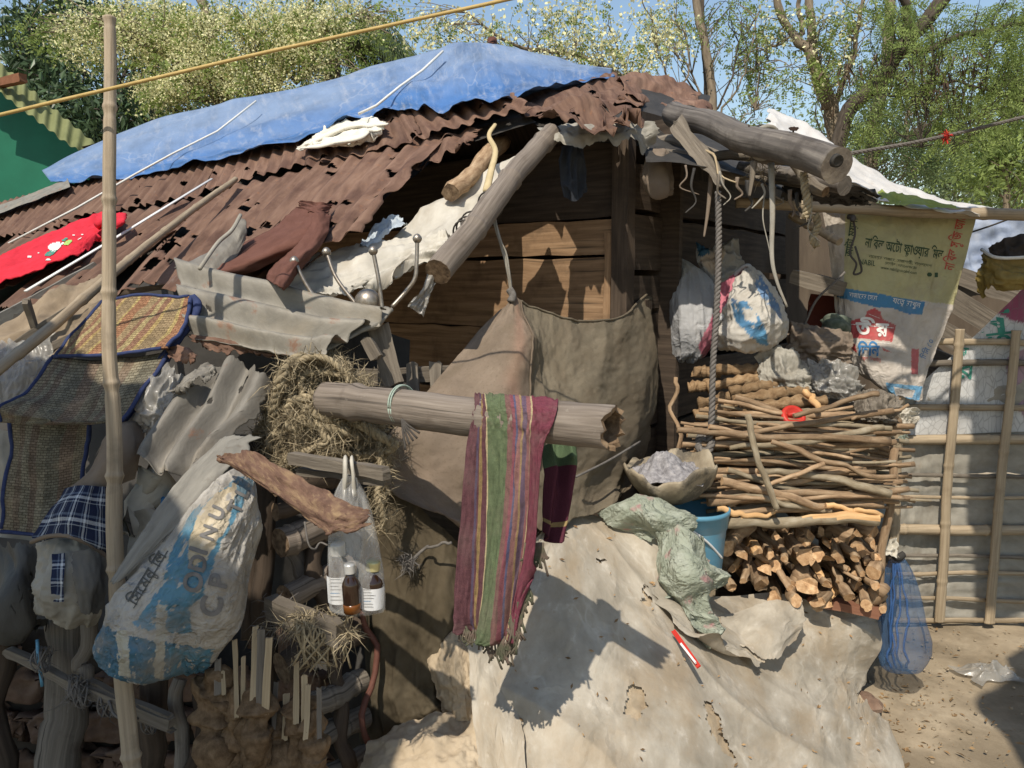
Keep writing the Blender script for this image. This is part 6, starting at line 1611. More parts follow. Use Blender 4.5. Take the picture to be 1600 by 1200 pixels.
# mud lumps
def lump(name, rows, label, seed, nu=90, nv=80, amp=.006, m=MUD):
    return cloth(name, rows, m, None, nu=nu, nv=nv, wr=((amp, 3, 3, 1), (amp * .5, 8, 8, 0), (amp * .3, 16, 16, 0), (amp * .12, 40, 40, 0)), seed=seed, label=label, cat='mud lump')
lump('mud_lump', [[(678, 1002, 2.0), (710, 990, 1.97), (745, 1000, 1.98)], [(672, 1040, 1.97), (705, 1040, 1.9), (748, 1050, 1.92)], [(684, 1080, 1.96), (715, 1085, 1.88), (750, 1090, 1.9)], [(690, 1120, 1.95), (720, 1125, 1.88), (755, 1130, 1.9)]], 'pale mud lump between the dark sacking and the plastic sheet', 421)
lump('mud_lump', [[(590, 1150, 1.92), (650, 1125, 1.9), (720, 1115, 1.9), (760, 1118, 1.9)], [(565, 1190, 1.86), (640, 1175, 1.78), (715, 1165, 1.78), (765, 1165, 1.8)], [(555, 1260, 1.8), (640, 1250, 1.7), (715, 1240, 1.7), (775, 1240, 1.72)], [(550, 1400, 1.72), (640, 1400, 1.62), (715, 1400, 1.62), (780, 1400, 1.64)]], 'cracked grey-brown mud heap at the bottom centre', 423, amp=.010)
for i, (x, y, d, s_) in enumerate(((1360, 1098, 2.72, .04), (1352, 1085, 2.74, .03))):
    lathe('brick_chunk', P(x, y + 10, d), [(0, 0), (s_, .005), (s_ * 1.1, s_ * .5), (s_ * .7, s_ * .9), (0, s_)], BRICK, None, seg=7, label=['larger brick chunk under the corner of the plastic sheet', 'smaller brick chunk under the corner of the plastic sheet'][i], cat='brick chunk', smooth=False)

# ================================================================= bucket, bowl, netting
bc = thing('blue_bucket', 'blue plastic bucket with white handle under the ash bowl', 'bucket', P(1084, 900, 2.55))
cB = P(1078, 905, 2.58)
lathe('body', cB, [(.095, 0), (.10, .02), (.112, .18), (.114, .185), (.114, .19), (.117, .192), (.12, .235), (.124, .237), (.124, .25), (.118, .252), (.105, .1), (.09, .02), (0, .02)], BUCKET, bc, seg=40)
tube('handle', path([P(1010, 820, 2.42), P(1040, 805, 2.40), P(1085, 832, 2.42), P(1108, 850, 2.45), P(1128, 872, 2.50)], 40), .0042, WHITEPL, bc, seg=8)
bw = thing('ash_bowl', 'broken sooty clay bowl heaped with grey ash', 'bowl', P(1050, 782, 2.52))
cW = P(1048, 784, 2.55); axw = unit(np.array([-.06, -.05, 1]))
prof = [(0, 0), (.05, .004), (.095, .028), (.128, .062), (.148, .102), (.153, .118), (.149, .125), (.142, .118), (.122, .070), (.08, .035), (0, .02)]
V, Fc, uv = latheVF(cW, prof, 56, axw)
th = np.tile(np.linspace(0, 2 * PI, 56, endpoint=False), len(prof))
hh = np.repeat([p[1] for p in prof], 56)
V = V + axw * ((hh > .055) * .022 * (fbm(np.cos(th) * 2, np.sin(th) * 2, 3, 3) + 1.1 * np.exp(-((th - .35) / .5) ** 2)))[:, None]
mk('bowl_wall', V, Fc, CLAYBOWL, bw, uv=uv)
R_, T_ = np.meshgrid(np.linspace(0.001, .132, 36), np.linspace(0, 2 * PI, 64))
h = .092 + .072 * np.exp(-((R_ * np.cos(T_) + .02) ** 2 + (R_ * np.sin(T_)) ** 2) / .006) + .012 * fbm(R_ * np.cos(T_) * 26, R_ * np.sin(T_) * 26, 4, 4) + .006 * ridge(R_ * np.cos(T_) * 50, R_ * np.sin(T_) * 50, 8, 2)
xw = unit(np.cross(np.cross(axw, [1., 0, 0]), axw)); yw = np.cross(axw, xw)
surf('ash', cW + (R_ * np.cos(T_))[..., None] * xw + (R_ * np.sin(T_))[..., None] * yw + h[..., None] * axw, ASHM, bw)
gn = thing('green_netting', 'crumpled pale green netting with pink smears wrapped round the bucket', 'netting', P(1050, 990, 2.35))
for i, rows in enumerate(([[(930, 805, 2.46), (985, 775, 2.44), (1030, 780, 2.40), (1092, 805, 2.42)], [(950, 825, 2.42), (1000, 815, 2.36), (1040, 820, 2.34), (1090, 822, 2.38)], [(1000, 850, 2.36), (1030, 850, 2.33), (1060, 850, 2.32), (1086, 842, 2.36)]],
                          [[(1028, 822, 2.36), (1055, 815, 2.32), (1085, 832, 2.36)], [(1022, 870, 2.34), (1060, 865, 2.28), (1112, 880, 2.36)], [(1025, 905, 2.32), (1075, 910, 2.26), (1134, 905, 2.36)], [(1035, 935, 2.30), (1085, 940, 2.25), (1128, 935, 2.36)], [(1060, 965, 2.3), (1100, 985, 2.28), (1128, 955, 2.36)]],
                          [[(1085, 830, 2.38), (1100, 850, 2.4), (1112, 868, 2.42)], [(1085, 880, 2.34), (1105, 890, 2.34), (1126, 895, 2.4)], [(1090, 930, 2.32), (1110, 930, 2.32), (1132, 920, 2.38)]],
                          [[(1045, 935, 2.27), (1085, 945, 2.25), (1118, 955, 2.3)], [(1070, 968, 2.26), (1100, 985, 2.26), (1122, 978, 2.3)], [(1098, 1000, 2.25), (1112, 1018, 2.25), (1124, 1006, 2.28)]])):
    cloth('net_fold', rows, GREENNET, gn, nu=80, nv=80, wr=((.016, 2.2, 2.6, 1), (.014, 70, 1, 2), (.004, 300, 1, 2), (.0015, 40, 40, 0)), seed=431 + i, rag=(.06, .06, .06, .1))

# ================================================================= firewood
rg = np.random.default_rng(55)
LOGL = 'short split log, cut end outward, in the lower tier of the firewood stack'
n_ = 0
rowsL = [(832, 11), (851, 12), (872, 13), (893, 13), (914, 12), (936, 7)]
for j, (yy, cnt) in enumerate(rowsL):
    for i in range(cnt):
        x = 1128 + (i + .5) * (250 / cnt) + rg.normal() * 6; y = yy + rg.normal() * 6
        if j == 5: x = 1215 + i * 28 + rg.normal() * 5; y += (x - 1215) * .03
        d = 2.70 - .02 * j + rg.normal() * .035
        r = rg.uniform(.014, .029) if rg.random() < .65 else rg.uniform(.009, .016)
        a = P(x, y, d); dr = unit(np.array([rg.normal() * .28, 1, rg.normal() * .12 + .10]))
        b = a + dr * rg.uniform(.22, .32)
        split = rg.random() < .28
        V, Fc, uv, M = stickVF(b, a, r * 1.05, r, 600 + n_, 14, 14, .016, .26)
        if split:
            cu = unit(np.cross(dr, rg.normal(size=3))); ctr = (a + b) / 2
            dist = (V - ctr) @ cu; V = V - np.outer(np.clip(dist - r * .15, 0, None), cu)
        # the sawn or chopped face is slanted
        kk = unit(rg.normal(size=3)); nl = 12
        V[-nl:] += np.outer(((V[-nl:] - a) @ kk) * rg.uniform(.3, .9), -dr)
        mk('split_log', V, Fc, [BARK, ENDGRAIN] if not split else [rg.choice([SPLITWOOD, BARK, BARK]), ENDGRAIN], None, uv=uv, fmat=M, label=LOGL, cat='log', group='split logs in the lower tier', smooth=True)
        n_ += 1
stick('split_log', P(1342, 948, 2.70), P(1384, 926, 2.64), .034, .03, [BARK, ENDGRAIN], 690, None, label='stubby barked log at the lower right corner of the firewood stack', cat='log', nz=.2)
stick('split_log', P(1290, 900, 2.9), P(1277, 946, 2.60), .022, .021, [BARK, ENDGRAIN], 691, None, label='low log whose round cut end juts over the plastic sheet', cat='log')
plank('red_board', P(1262, 935, 2.72), P(1374, 956, 2.66), UPZ, .03, .05, mat('reddish_board', [(.17, .075, .045), (.26, .13, .08)], s=40, st=(1, .06, 1), rough=.85), None, seed=441, label='reddish board under the right end of the log tier', cat='board')
for i in range(5):
    x0 = 1118 + 52 * i
    plank('dark_bearer', P(x0, 945, 3.0), P(x0 + 70, 945, 3.0), UPZ, .4, .03, WOODDARK, None, seed=444 + i, label='dark board closing the back of the firewood stack', cat='board', group='boards behind the firewood')
# upper tier: long thin sticks
STL = 'thin crooked stick lying level in the upper tier of the firewood stack'
for i in range(135):
    f = i / 135; y = 648 + 150 * ((i * 0.618) % 1.0)
    L0 = 1108 + rg.normal() * 24; L1 = 1390 + rg.normal() * 26
    if rg.random() < .25: L1 -= rg.uniform(30, 120)
    elif rg.random() < .2: L0 += rg.uniform(30, 120)
    sl = rg.normal() * 14
    d = 2.66 + .22 * rg.random() - .10 * (y - 650) / 150
    r = rg.uniform(.0045, .0115)
    stick('stick', P(L0, y - sl, d + rg.normal() * .04), P(L1, y + sl, d + rg.normal() * .04), r * rg.uniform(.8, 1.15), r, [rg.choice([BARK, BARK, BARK, BARK, LICHENBARK]), ENDGRAIN], 700 + i, None, crook=.009, label=STL, cat='stick', group='sticks in the upper tier', n=18, seg=8)
for i, (x0, y0, x1, y1, d, r0, r1, m, l) in enumerate((
        (1058, 672, 1390, 690, 2.60, .011, .013, BARK, 'long stick whose left tip reaches out past the hanging rope'), (1185, 736, 1392, 772, 2.56, .012, .014, LICHENBARK, 'thick pale lichened branch across the upper tier'),
        (1128, 752, 1345, 800, 2.55, .015, .010, BARK, 'brown branch slanting down to the right across the upper tier'), (1205, 690, 1400, 745, 2.58, .010, .008, BARK, 'thin stick slanting down right above the lichened branch'),
        (1140, 700, 1380, 668, 2.60, .009, .012, LICHENBARK, 'greyish stick rising to the right near the top of the tier'), (1108, 776, 1300, 798, 2.55, .012, .009, LICHENBARK, 'pale mottled stick low in the upper tier'),
        (1120, 795, 1210, 800, 2.54, .012, .006, SPLITWOOD, 'fresh orange split lath at the left above the log tier'), (1290, 790, 1378, 806, 2.53, .009, .007, SPLITWOOD, 'fresh split lath at the right above the log tier'),
        (1240, 650, 1372, 616, 2.62, .009, .011, BARK, 'stick rising to the right above the upper tier'), (1330, 655, 1420, 632, 2.66, .006, .005, BARK, 'dark twig pointing out right toward the bamboo fence'))):
    stick('stick', P(x0, y0, d), P(x1, y1, d - .01), r0, r1, [m, ENDGRAIN], 780 + i, None, crook=.015, n=24, label=l, cat='stick')
V, Fc, uv, M = stickVF(P(1118, 818, 2.52), P(1372, 812, 2.52), .017, .020, 795, 30, 12, .015, .12)
fm = [1 if (m == 0 and (np.mean(V[f], axis=0)[2] > np.mean(V[:, 2]) + .012)) else (2 if m else 0) for f, m in zip(Fc, M)]
mk('split_branch', V, Fc, [LICHENBARK, SPLITWOOD, ENDGRAIN], None, uv=uv, fmat=fm, label='heavy split branch laid level between the sticks and the logs', cat='branch')
tube('upright_stick', wob(path([P(1168, 648, 2.50), P(1178, 700, 2.48), P(1200, 750, 2.48), P(1214, 796, 2.47)], 30), .006, 9), np.linspace(.011, .010, 30), [LICHENBARK, ENDGRAIN], None, seg=10, nz=.12, label='bent stick leaning upright against the front of the firewood', cat='stick')
# standing poles that hold the stack
stick('stack_post', P(1398, 700, 2.68), P(1372, 935, 2.66), .014, .016, [BARK, ENDDARK], 801, None, label='barked upright post holding the right end of the firewood stack', cat='post', crook=.015)
stick('thin_pole', P(1056, 590, 2.85), P(1060, 705, 2.82), .008, .009, [BARK, ENDGRAIN], 802, None, label='thin reddish upright stick at the left of the firewood stack', cat='stick')
# dung-wrapped sticks on top
for i, (x0, y0, x1, y1, d) in enumerate(((1118, 578, 1212, 578, 2.98), (1105, 606, 1208, 588, 2.94), (1140, 612, 1215, 600, 2.90), (1075, 606, 1110, 600, 2.96), (1085, 580, 1125, 582, 3.0), (1145, 625, 1262, 612, 2.86), (1158, 640, 1290, 626, 2.82), (1085, 648, 1150, 632, 2.88), (1190, 655, 1250, 650, 2.80), (1250, 650, 1292, 640, 2.82), (1225, 622, 1292, 640, 2.90), (1090, 630, 1160, 618, 2.92))):
    n = 34; pp = wob(path([P(x0, y0, d), P(x1, y1, d)], n), .006, 810 + i); t = np.linspace(0, 1, n)
    V, Fc, uv, M = tubeVF(pp, .0215 * (1 + .12 * np.sin(t * 40 + i) + .15 * fbm(t * 9, t * 0, i, 3)), 14, True, None, .25, 820 + i)
    o = mk('dung_stick', V, Fc, DUNGDRY, None, uv=uv, label='brown dung-coated fuel stick stacked above the firewood', cat='fuel stick', group='dung-coated sticks above the firewood')
rl = thing('jar_lid', 'red plastic jar lid lying on top of the firewood', 'lid', P(1240, 660, 2.72))
axl = unit(np.array([.05, -.75, .6])); cl_ = P(1240, 650, 2.74)
lathe('lid_body', cl_, [(.041, -.03), (.044, -.02), (.044, 0), (.041, .006), (.030, .008), (.028, .003), (0, .003)], REDPL, rl, seg=30, ax=axl)
tube('lid_grip', path([cl_ + axl * .006 + np.array([-.022, 0, 0]), cl_ + axl * .016, cl_ + axl * .006 + np.array([.022, 0, .004])], 10), .008, REDPL, rl, seg=8)
stick('wood_chip', P(1258, 612, 2.78), P(1276, 640, 2.74), .013, .012, [SPLITWOOD, ENDGRAIN], 830, None, label='pale splintered wood piece just right of the red lid', cat='wood chip', seg=6)

# ================================================================= hanging rope and sacks
rope('hanging_rope', [P(1122, 300, 2.68), P(1123, 380, 2.66), P(1120, 480, 2.64), P(1114, 570, 2.63), P(1112, 650, 2.62), P(1108, 690, 2.62)], .0115, GREYROPE, None, pitch=.048, n=220, label='thick grey twisted rope hanging before the sacks', cat='rope')
mb = MB(); ropeMB(mb, path([P(1104, 690, 2.63), P(1094, 682, 2.64), P(1092, 700, 2.62), P(1106, 705, 2.6), P(1112, 690, 2.62), P(1098, 712, 2.63)], 60), .013, .05); mb.build('rope_knot', GREYROPE, None, label='grey rope knot at the foot of the hanging rope', cat='knot')
hs = thing('grey_sack', 'grey woven sack with a pink flank hanging from the wall by one corner', 'sack', P(1075, 575, 2.78))
cloth('sack_body', [[(1040, 400, 2.92), (1046, 402, 2.90), (1052, 404, 2.90)], [(1044, 425, 2.88), (1075, 425, 2.84), (1112, 440, 2.84)], [(1044, 470, 2.86), (1082, 470, 2.74), (1128, 470, 2.80)], [(1046, 515, 2.86), (1084, 515, 2.72), (1124, 515, 2.78)], [(1050, 550, 2.86), (1080, 552, 2.76), (1104, 545, 2.80)], [(1060, 566, 2.86), (1070, 566, 2.82), (1082, 560, 2.83)]], SACK, hs, nu=70, nv=90,
      wr=((.012, 4, 2, 1), (.004, 12, 8, 1)), bulge=.02, dd=.46, seed=451, paint=painter((.36, .36, .36), [([(1092, 540), (1114, 492), (1140, 470), (1140, 530), (1098, 560)], (.42, .12, .17)), ([(1040, 400), (1090, 410), (1060, 440)], (.30, .29, .26))], seed=452), thick=.002)
tube('corner_tie', path([P(1042, 410, 3.36), P(1036, 390, 3.36), P(1031, 374, 3.36)], 10), .008, GREYPLASTIC, hs, seg=6)
ws = thing('printed_sack', 'white sack with blue and pink print hung open beside the rope', 'sack', P(1175, 550, 2.75))
wp = [([(1142, 475), (1165, 470), (1190, 500), (1200, 525), (1178, 530), (1150, 505)], (.08, .2, .34)), ([(1160, 480), (1178, 485), (1185, 505), (1165, 500)], (.46, .44, .40)), ([(1178, 445), (1195, 470), (1222, 500), (1218, 478), (1188, 430)], (.12, .2, .32)), ([(1180, 520), (1195, 515), (1200, 540), (1185, 538)], (.1, .26, .42)), ([(1140, 462), (1150, 470), (1146, 480)], (.07, .12, .2))]
cloth('sack_body', [[(1148, 440, 2.72), (1158, 425, 2.70), (1170, 418, 2.72), (1175, 420, 2.78)], [(1138, 470, 2.72), (1160, 460, 2.64), (1185, 450, 2.66), (1198, 448, 2.74)], [(1126, 505, 2.74), (1160, 500, 2.60), (1196, 485, 2.62), (1220, 480, 2.72)], [(1120, 528, 2.76), (1160, 532, 2.62), (1200, 522, 2.62), (1223, 515, 2.72)], [(1130, 545, 2.80), (1160, 550, 2.70), (1198, 545, 2.70), (1218, 535, 2.76)]], SACK, ws, nu=90, nv=80,
      wr=((.012, 4, 4, 1), (.006, 10, 9, 1)), bulge=.03, dd=.28, seed=455, paint=painter((.47, .44, .385), wp, wear=.35, seed=456), thick=.002)
cloth('open_mouth', [[(1122, 445, 2.78), (1145, 432, 2.78), (1164, 418, 2.76)], [(1124, 480, 2.74), (1140, 462, 2.72), (1158, 442, 2.70)], [(1128, 494, 2.72), (1138, 478, 2.71), (1150, 458, 2.70)]], mat('pink_sack_lining', [(.44, .13, .17), (.58, .2, .24)], s=14, rough=.6, transl=.2), ws, nu=30, nv=30, wr=((.008, 4, 3, 1),), dd=.28, seed=457)
tube('rolled_rim', path([P(1124, 502, 2.98), P(1140, 480, 2.965), P(1156, 455, 2.96), P(1172, 422, 2.98), P(1164, 416, 3.0), P(1148, 430, 3.04)], 40), .0085, SACK, ws, seg=8, nz=.3, col=np.full((320, 3), .45))
ps_ = thing('upper_sack', 'pale sack with a dark blue corner wedged behind the rope', 'sack', P(1120, 440, 2.9))
cloth('sack_body', [[(1088, 376, 2.95), (1110, 390, 2.93), (1130, 380, 2.93), (1152, 374, 2.95)], [(1090, 405, 2.92), (1112, 408, 2.88), (1134, 400, 2.88), (1158, 405, 2.92)], [(1100, 430, 2.9), (1118, 434, 2.86), (1140, 430, 2.86), (1164, 428, 2.9)], [(1108, 455, 2.9), (1122, 460, 2.88), (1142, 462, 2.88), (1160, 450, 2.9)]], SACK, ps_, nu=60, nv=50, wr=((.012, 3, 4, 1), (.006, 9, 9, 1)), dd=.45, seed=459,
      paint=painter((.30, .29, .27), [([(1085, 372), (1108, 384), (1108, 402), (1092, 400)], (.03, .09, .15)), ([(1092, 405), (1130, 385), (1134, 395), (1120, 430), (1112, 430)], (.46, .37, .28))], seed=460), thick=.002)
# bits hanging under the eave
for i, (pts, r, m, l, fl) in enumerate((([(1205, 255, 2.6), (1207, 330, 2.58), (1206, 400, 2.58), (1214, 440, 2.58), (1230, 480, 2.58)], .011, GREYPLASTIC, 'grey strap with a thin curled tail dangling under the beam', .25), ([(1195, 300, 2.65), (1192, 340, 2.64), (1200, 380, 2.64), (1206, 410, 2.64)], .003, GREYPLASTIC, 'thin pale string dangling beside the grey strap', 1),
                                        ([(1178, 252, 2.6), (1175, 280, 2.6), (1171, 306, 2.6)], .013, WOODGREY, 'short dangling sliver of bark under the beam', .3), ([(1112, 270, 2.8), (1106, 330, 2.8), (1100, 370, 2.8)], .010, BROWNCLOTH, 'dark cloth strip dangling behind the splintered lath', .3))):
    tube('dangling_strip', path([P(*q) for q in pts], 30), np.linspace(r, r * .35, 30), m, None, seg=7, flat=((.3, 1, 0), fl), label=l, cat='strip')
for i in range(11):
    x = 1070 + 20 * i + rg.normal() * 5; y = 258 + 4.8 * i; d = 2.66 - .008 * i; L = rg.uniform(30, 85); r = rg.uniform(.003, .010)
    tube('rag_strip', path([P(x, y, d), P(x + rg.normal() * 4, y + L * .4, d), P(x + rg.normal() * 8, y + L * .75, d + .01), P(x + rg.normal() * 12, y + L, d)], 16), np.linspace(r, r * .4, 16), [BROWNCLOTH, DARKSHEET, GREYPLASTIC, WOODGREY][i % 4], None, seg=6, nz=.3, seed=i, flat=((.3, 1, 0), .3), label='thin ragged strip dangling in the dark under the beam', cat='strip', group='ragged strips under the beam')
for i, (pts, l) in enumerate(((([(1256, 270, 2.45), (1258, 295, 2.44), (1262, 320, 2.44), (1258, 340, 2.45)]), 'frayed plaited rope end under the tip of the beam'), ([(1274, 335, 2.6), (1278, 352, 2.6), (1270, 372, 2.6), (1276, 385, 2.6)], 'knotted pale rope end below the level bamboo'))):
    mb = MB(); pp = path([P(*q) for q in pts], 50); ropeMB(mb, pp, .013, .045); fuzz(mb, pp, 60, .03, .001, 3 + i); mb.build('rope_end', COIR, None, label=l, cat='rope end')
mb = MB(); fuzz(mb, np.array([P(1190 + rg.normal() * 14, 240 + abs(rg.normal()) * 20, 2.7) for _ in range(20)]), 120, .06, .0012, 4); mb.build('dry_straw', COIR, None, label='wisps of dry straw caught under the beam', cat='straw')
cloth('hanging_bag', [[(1018, 238, 2.95), (1030, 232, 2.93), (1046, 240, 2.95)], [(1008, 262, 2.95), (1028, 262, 2.88), (1050, 265, 2.93)], [(1010, 290, 2.95), (1030, 295, 2.87), (1052, 290, 2.93)], [(1022, 304, 2.95), (1034, 308, 2.9), (1048, 303, 2.94)]], BROWNCLOTH, None, nu=40, nv=40, wr=((.008, 4, 3, 1),), bulge=.03, seed=463, label='brown cloth bag hanging under the roof lining', cat='bag')
cloth('dark_cloth', [[(878, 228, 2.9), (896, 225, 2.88), (914, 230, 2.9)], [(876, 270, 2.9), (894, 270, 2.87), (916, 280, 2.9)], [(880, 306, 2.9), (898, 315, 2.88), (912, 300, 2.9)]], mat('blue_black_cloth', [(.022, .026, .034), (.045, .05, .06)], s=9, rough=.95), None, nu=40, nv=40, wr=((.014, 4, 2, 1),), seed=464, label='blue-black cloth hanging under the torn grey lining', cat='cloth')

# ================================================================= right canopy
bamboo('level_bamboo', P(1150, 316, 3.22), P(1680, 340, 3.02), .022, .024, [BAMBOO, BAMBOO], 471, None, nodes=4, seg=14, n=60, label='level bamboo rail carrying the white sheet over the flour sack', cat='bamboo rail')
wsR = [[(1200, 166, 3.5), (1250, 188, 3.4), (1310, 232, 3.3), (1380, 275, 3.25), (1460, 305, 3.2), (1560, 328, 3.1)], [(1197, 180, 3.3), (1245, 215, 3.2), (1305, 255, 3.1), (1378, 296, 3.05), (1460, 322, 2.98), (1550, 334, 2.92)], [(1204, 205, 3.1), (1250, 245, 2.98), (1300, 280, 2.92), (1376, 312, 2.88), (1450, 328, 2.84), (1530, 336, 2.80)]]
cloth('white_canopy', wsR, mat('white_tarp', [(.50, .485, .46), (.64, .62, .59)], s=9, rough=.6, bump=.3, bs=30, transl=.1, dirt=[(6, .4, (.42, .36, .3), .52, .68)]), None, nu=110, nv=50, wr=((.012, 4, 3, 0), (.008, 8, 4, 1), (.004, 22, 12, 0)), seed=473, dd=.2, rag=(.03, .02, .04, .06), thick=.002, label='white sheet canopy sloping down to the level bamboo rail', cat='canopy')
cloth('lime_sheet', [[(1370, 296, 2.96), (1410, 305, 2.9), (1480, 318, 2.84)], [(1374, 318, 2.9), (1420, 322, 2.84), (1500, 326, 2.8)]], mat('lime_plastic', [(.25, .31, .06), (.38, .42, .14)], s=9, rough=.5, transl=.3), None, nu=40, nv=12, wr=((.008, 5, 2, 1),), dd=.2, seed=474, label='lime green plastic edge peeping under the white canopy', cat='plastic edge')
cloth('torn_black_sheet', [[(1230, 258, 2.75), (1300, 282, 2.6), (1345, 292, 2.62), (1385, 305, 2.7)], [(1225, 285, 2.8), (1290, 300, 2.68), (1340, 310, 2.68), (1370, 318, 2.74)], [(1220, 312, 2.9), (1290, 316, 2.8), (1330, 318, 2.78), (1356, 320, 2.8)]], DARKSHEET, None, nu=60, nv=30, wr=((.012, 6, 4, 1),), rag=(0, .3, .05, .2), seed=475, label='torn black sheet under the canopy beside the beam end', cat='sheet')
rope('taut_rope', [P(1300, 243, 2.35), P(1340, 238, 2.36), P(1480, 212, 2.45), P(1700, 158, 2.6)], .0065, GREYROPE, None, pitch=.05, n=160, label='taut grey rope running right from the beam end', cat='rope')
mb = MB(); fuzz(mb, P(1478, 213, 2.44) + rg.normal(size=(20, 3)) * .006, 130, .017, .0016, 6); mb.build('red_thread_knot', REDPL, None, label='tuft of red thread knotted on the taut rope', cat='thread knot')

# --- flour sack curtain
Wf, Yf = (.47, .42, .365), (.40, .372, .20)
fp = [([(1322, 300), (1540, 300), (1500, 478), (1315, 452)], Yf), ([(1280, 300), (1322, 300), (1318, 455), (1290, 470)], (.40, .355, .30)), ([(1309, 448), (1446, 472), (1441, 492), (1420, 491), (1395, 482), (1370, 480), (1345, 474), (1308, 464)], (.06, .19, .34)),
      ([(1326, 502), (1352, 496), (1355, 486), (1366, 481), (1376, 487), (1379, 499), (1400, 508), (1394, 534), (1324, 527)], (.42, .07, .07)), ([(1326, 537), (1336, 537), (1340, 552), (1333, 548)], (.45, .08, .07)), ([(1378, 543), (1396, 551), (1380, 548)], (.45, .08, .07)), ([(1424, 545), (1436, 545), (1434, 585), (1424, 585)], (.42, .12, .12)), ([(1384, 598), (1442, 604), (1436, 626), (1390, 622)], (.13, .30, .46)), ([(1396, 604), (1430, 610), (1425, 622), (1400, 618)], (.46, .43, .40))]
fs = cloth('flour_sack', [[(1284, 328, 2.98), (1325, 330, 2.96), (1400, 334, 2.94), (1460, 337, 2.92), (1525, 342, 2.90)], [(1296, 400, 2.99), (1330, 402, 2.95), (1400, 406, 2.93), (1455, 410, 2.93), (1508, 415, 2.92)], [(1304, 470, 3.0), (1335, 472, 2.94), (1395, 476, 2.92), (1445, 482, 2.92), (1486, 488, 2.94)], [(1312, 535, 3.0), (1340, 538, 2.92), (1390, 542, 2.89), (1435, 546, 2.91), (1462, 548, 2.94)], [(1330, 582, 2.98), (1352, 584, 2.92), (1392, 588, 2.88), (1430, 592, 2.90), (1446, 592, 2.92)], [(1372, 606, 2.96), (1385, 610, 2.92), (1404, 618, 2.90), (1426, 626, 2.90), (1440, 628, 2.92)]],
           SACK, None, nu=210, nv=200, wr=((.010, 3, 2, 0), (.006, 5, 4, 1), (.002, 16, 14, 1)), seed=481, dd=.27, paint=painter(Wf, fp, wear=0, seed=482, jit=.35), thick=.002, rag=(.01, .01, 0, .02), label='printed flour and sugar sack hung as a curtain from the bamboo rail', cat='sack')
letter(fs, 'নাবিল অটো ফ্লাওয়ার মিল', 1350, 386, 22, .16, GREENINK, 'mill_name', width=124, bold=.012)
letter(fs, 'NABIL', 1342, 413, 12.5, .12, GREENINK, 'mill_name_latin', width=25)
letter(fs, 'বানেশ্বর বাজার, রাজশাহী, বাংলাদেশ', 1356, 402, 6.5, .16, GREENINK, 'small_print', width=100)
letter(fs, 'মোবাইল : ০১৭১১-৮৭৬৫৪৩', 1382, 413, 6.5, .16, GREENINK, 'small_print', width=50)
letter(fs, 'www.nabilgroupbd.com', 1376, 420, 7, .16, GREENINK, 'web_address', width=56)
letter(fs, 'নাবিল সুজি আটা', 1489, 424, 22, -1.33, REDINK, 'side_print', width=92, bold=.012)
letter(fs, 'আটা ময়দা', 1331, 402, 17, -1.42, GREENINK, 'side_print', width=62, bold=.01)
poly_on(fs, blob(1452, 429, 4.5, 4, 0, 0, 1), GREENINK, 'round_mark', .0018, .8)
poly_on(fs, [(1460, 426), (1466, 426), (1466, 434), (1460, 434)], GREENINK, 'square_mark', .0018, .8)
letter(fs, 'বাজারের সেরা', 1326, 464, 11, .13, WHITEINK, 'band_print', width=44)
letter(fs, 'যত্নে রাখুন', 1394, 473, 12, .2, WHITEINK, 'band_print', width=44)
letter(fs, 'তীর', 1336, 523, 30, .05, WHITEINK, 'brand_word', width=52, bold=.03)
letter(fs, 'চিনি', 1340, 555, 24, .03, BLUEINK, 'sugar_word', width=34, bold=.03)
letter(fs, 'ফ্রেশ রিফাইন্ড', 1346, 562, 7, .1, REDINK, 'small_print', width=30)
for pts in ([(1330, 506), (1397, 512)], [(1329, 530), (1392, 537)], [(1357, 490), (1375, 497)]):
    (x0, y0), (x1, y1) = pts
    poly_on(fs, [(x0, y0), (x1, y1), (x1, y1 + 1.4), (x0, y0 + 1.4)], WHITEINK, 'emblem_rule', .0018, .6)
letter(fs, 'চিনি ৫০', 1446, 562, 13, -1.15, BLUEINK, 'side_print', width=32)
tube('drawstring', path([P(1332, 338, 3.17), P(1336, 365, 3.16), P(1328, 395, 3.16), P(1338, 412, 3.15), P(1334, 428, 3.16), P(1346, 424, 3.155), P(1342, 404, 3.15), P(1336, 385, 3.16)], 50), .0045, DARKTWINE, fs, seg=6, flat=((0, 1, 0), .4))
tube('drawstring_knot', path([P(1326, 338, 3.17), P(1334, 340, 3.15), P(1332, 346, 3.15)], 8), .011, DARKTWINE, fs, seg=7, nz=.4)

# --- fence
fn = thing('bamboo_fence', 'lattice fence of split bamboo backed with grey sheeting', 'fence', PL(1510, 975, FENCE))
def fp_(x, y, o=0.0): return PL(x, y, FENCE, o)
for i, (xa, ya, xb, yb) in enumerate(((1411, 518, 1392, 930), (1500, 514, 1468, 972), (1588, 516, 1546, 974), (1680, 516, 1632, 974))):
    V, Fc, uv, M = bambooVF(fp_(xa, ya, .035), fp_(xb, yb, .035), .021, .023, 490 + i, 5, 10)
    c0 = fp_(xa, ya, .035)
    V[:, 1] = c0[1] + (V[:, 1] - c0[1]) * .5
    mk('post', V, Fc, BAMBOO, fn, uv=uv)
rails = [(536, .014, BAMBOO), (567, .014, LATH), (634, .014, BAMBOO), (686, .022, BAMBOO), (740, .009, LATH), (776, .008, BAMBOO), (826, .024, BAMBOO), (868, .008, LATH), (898, .010, BAMBOO), (934, .010, BAMBOO), (968, .012, BAMBOO)]
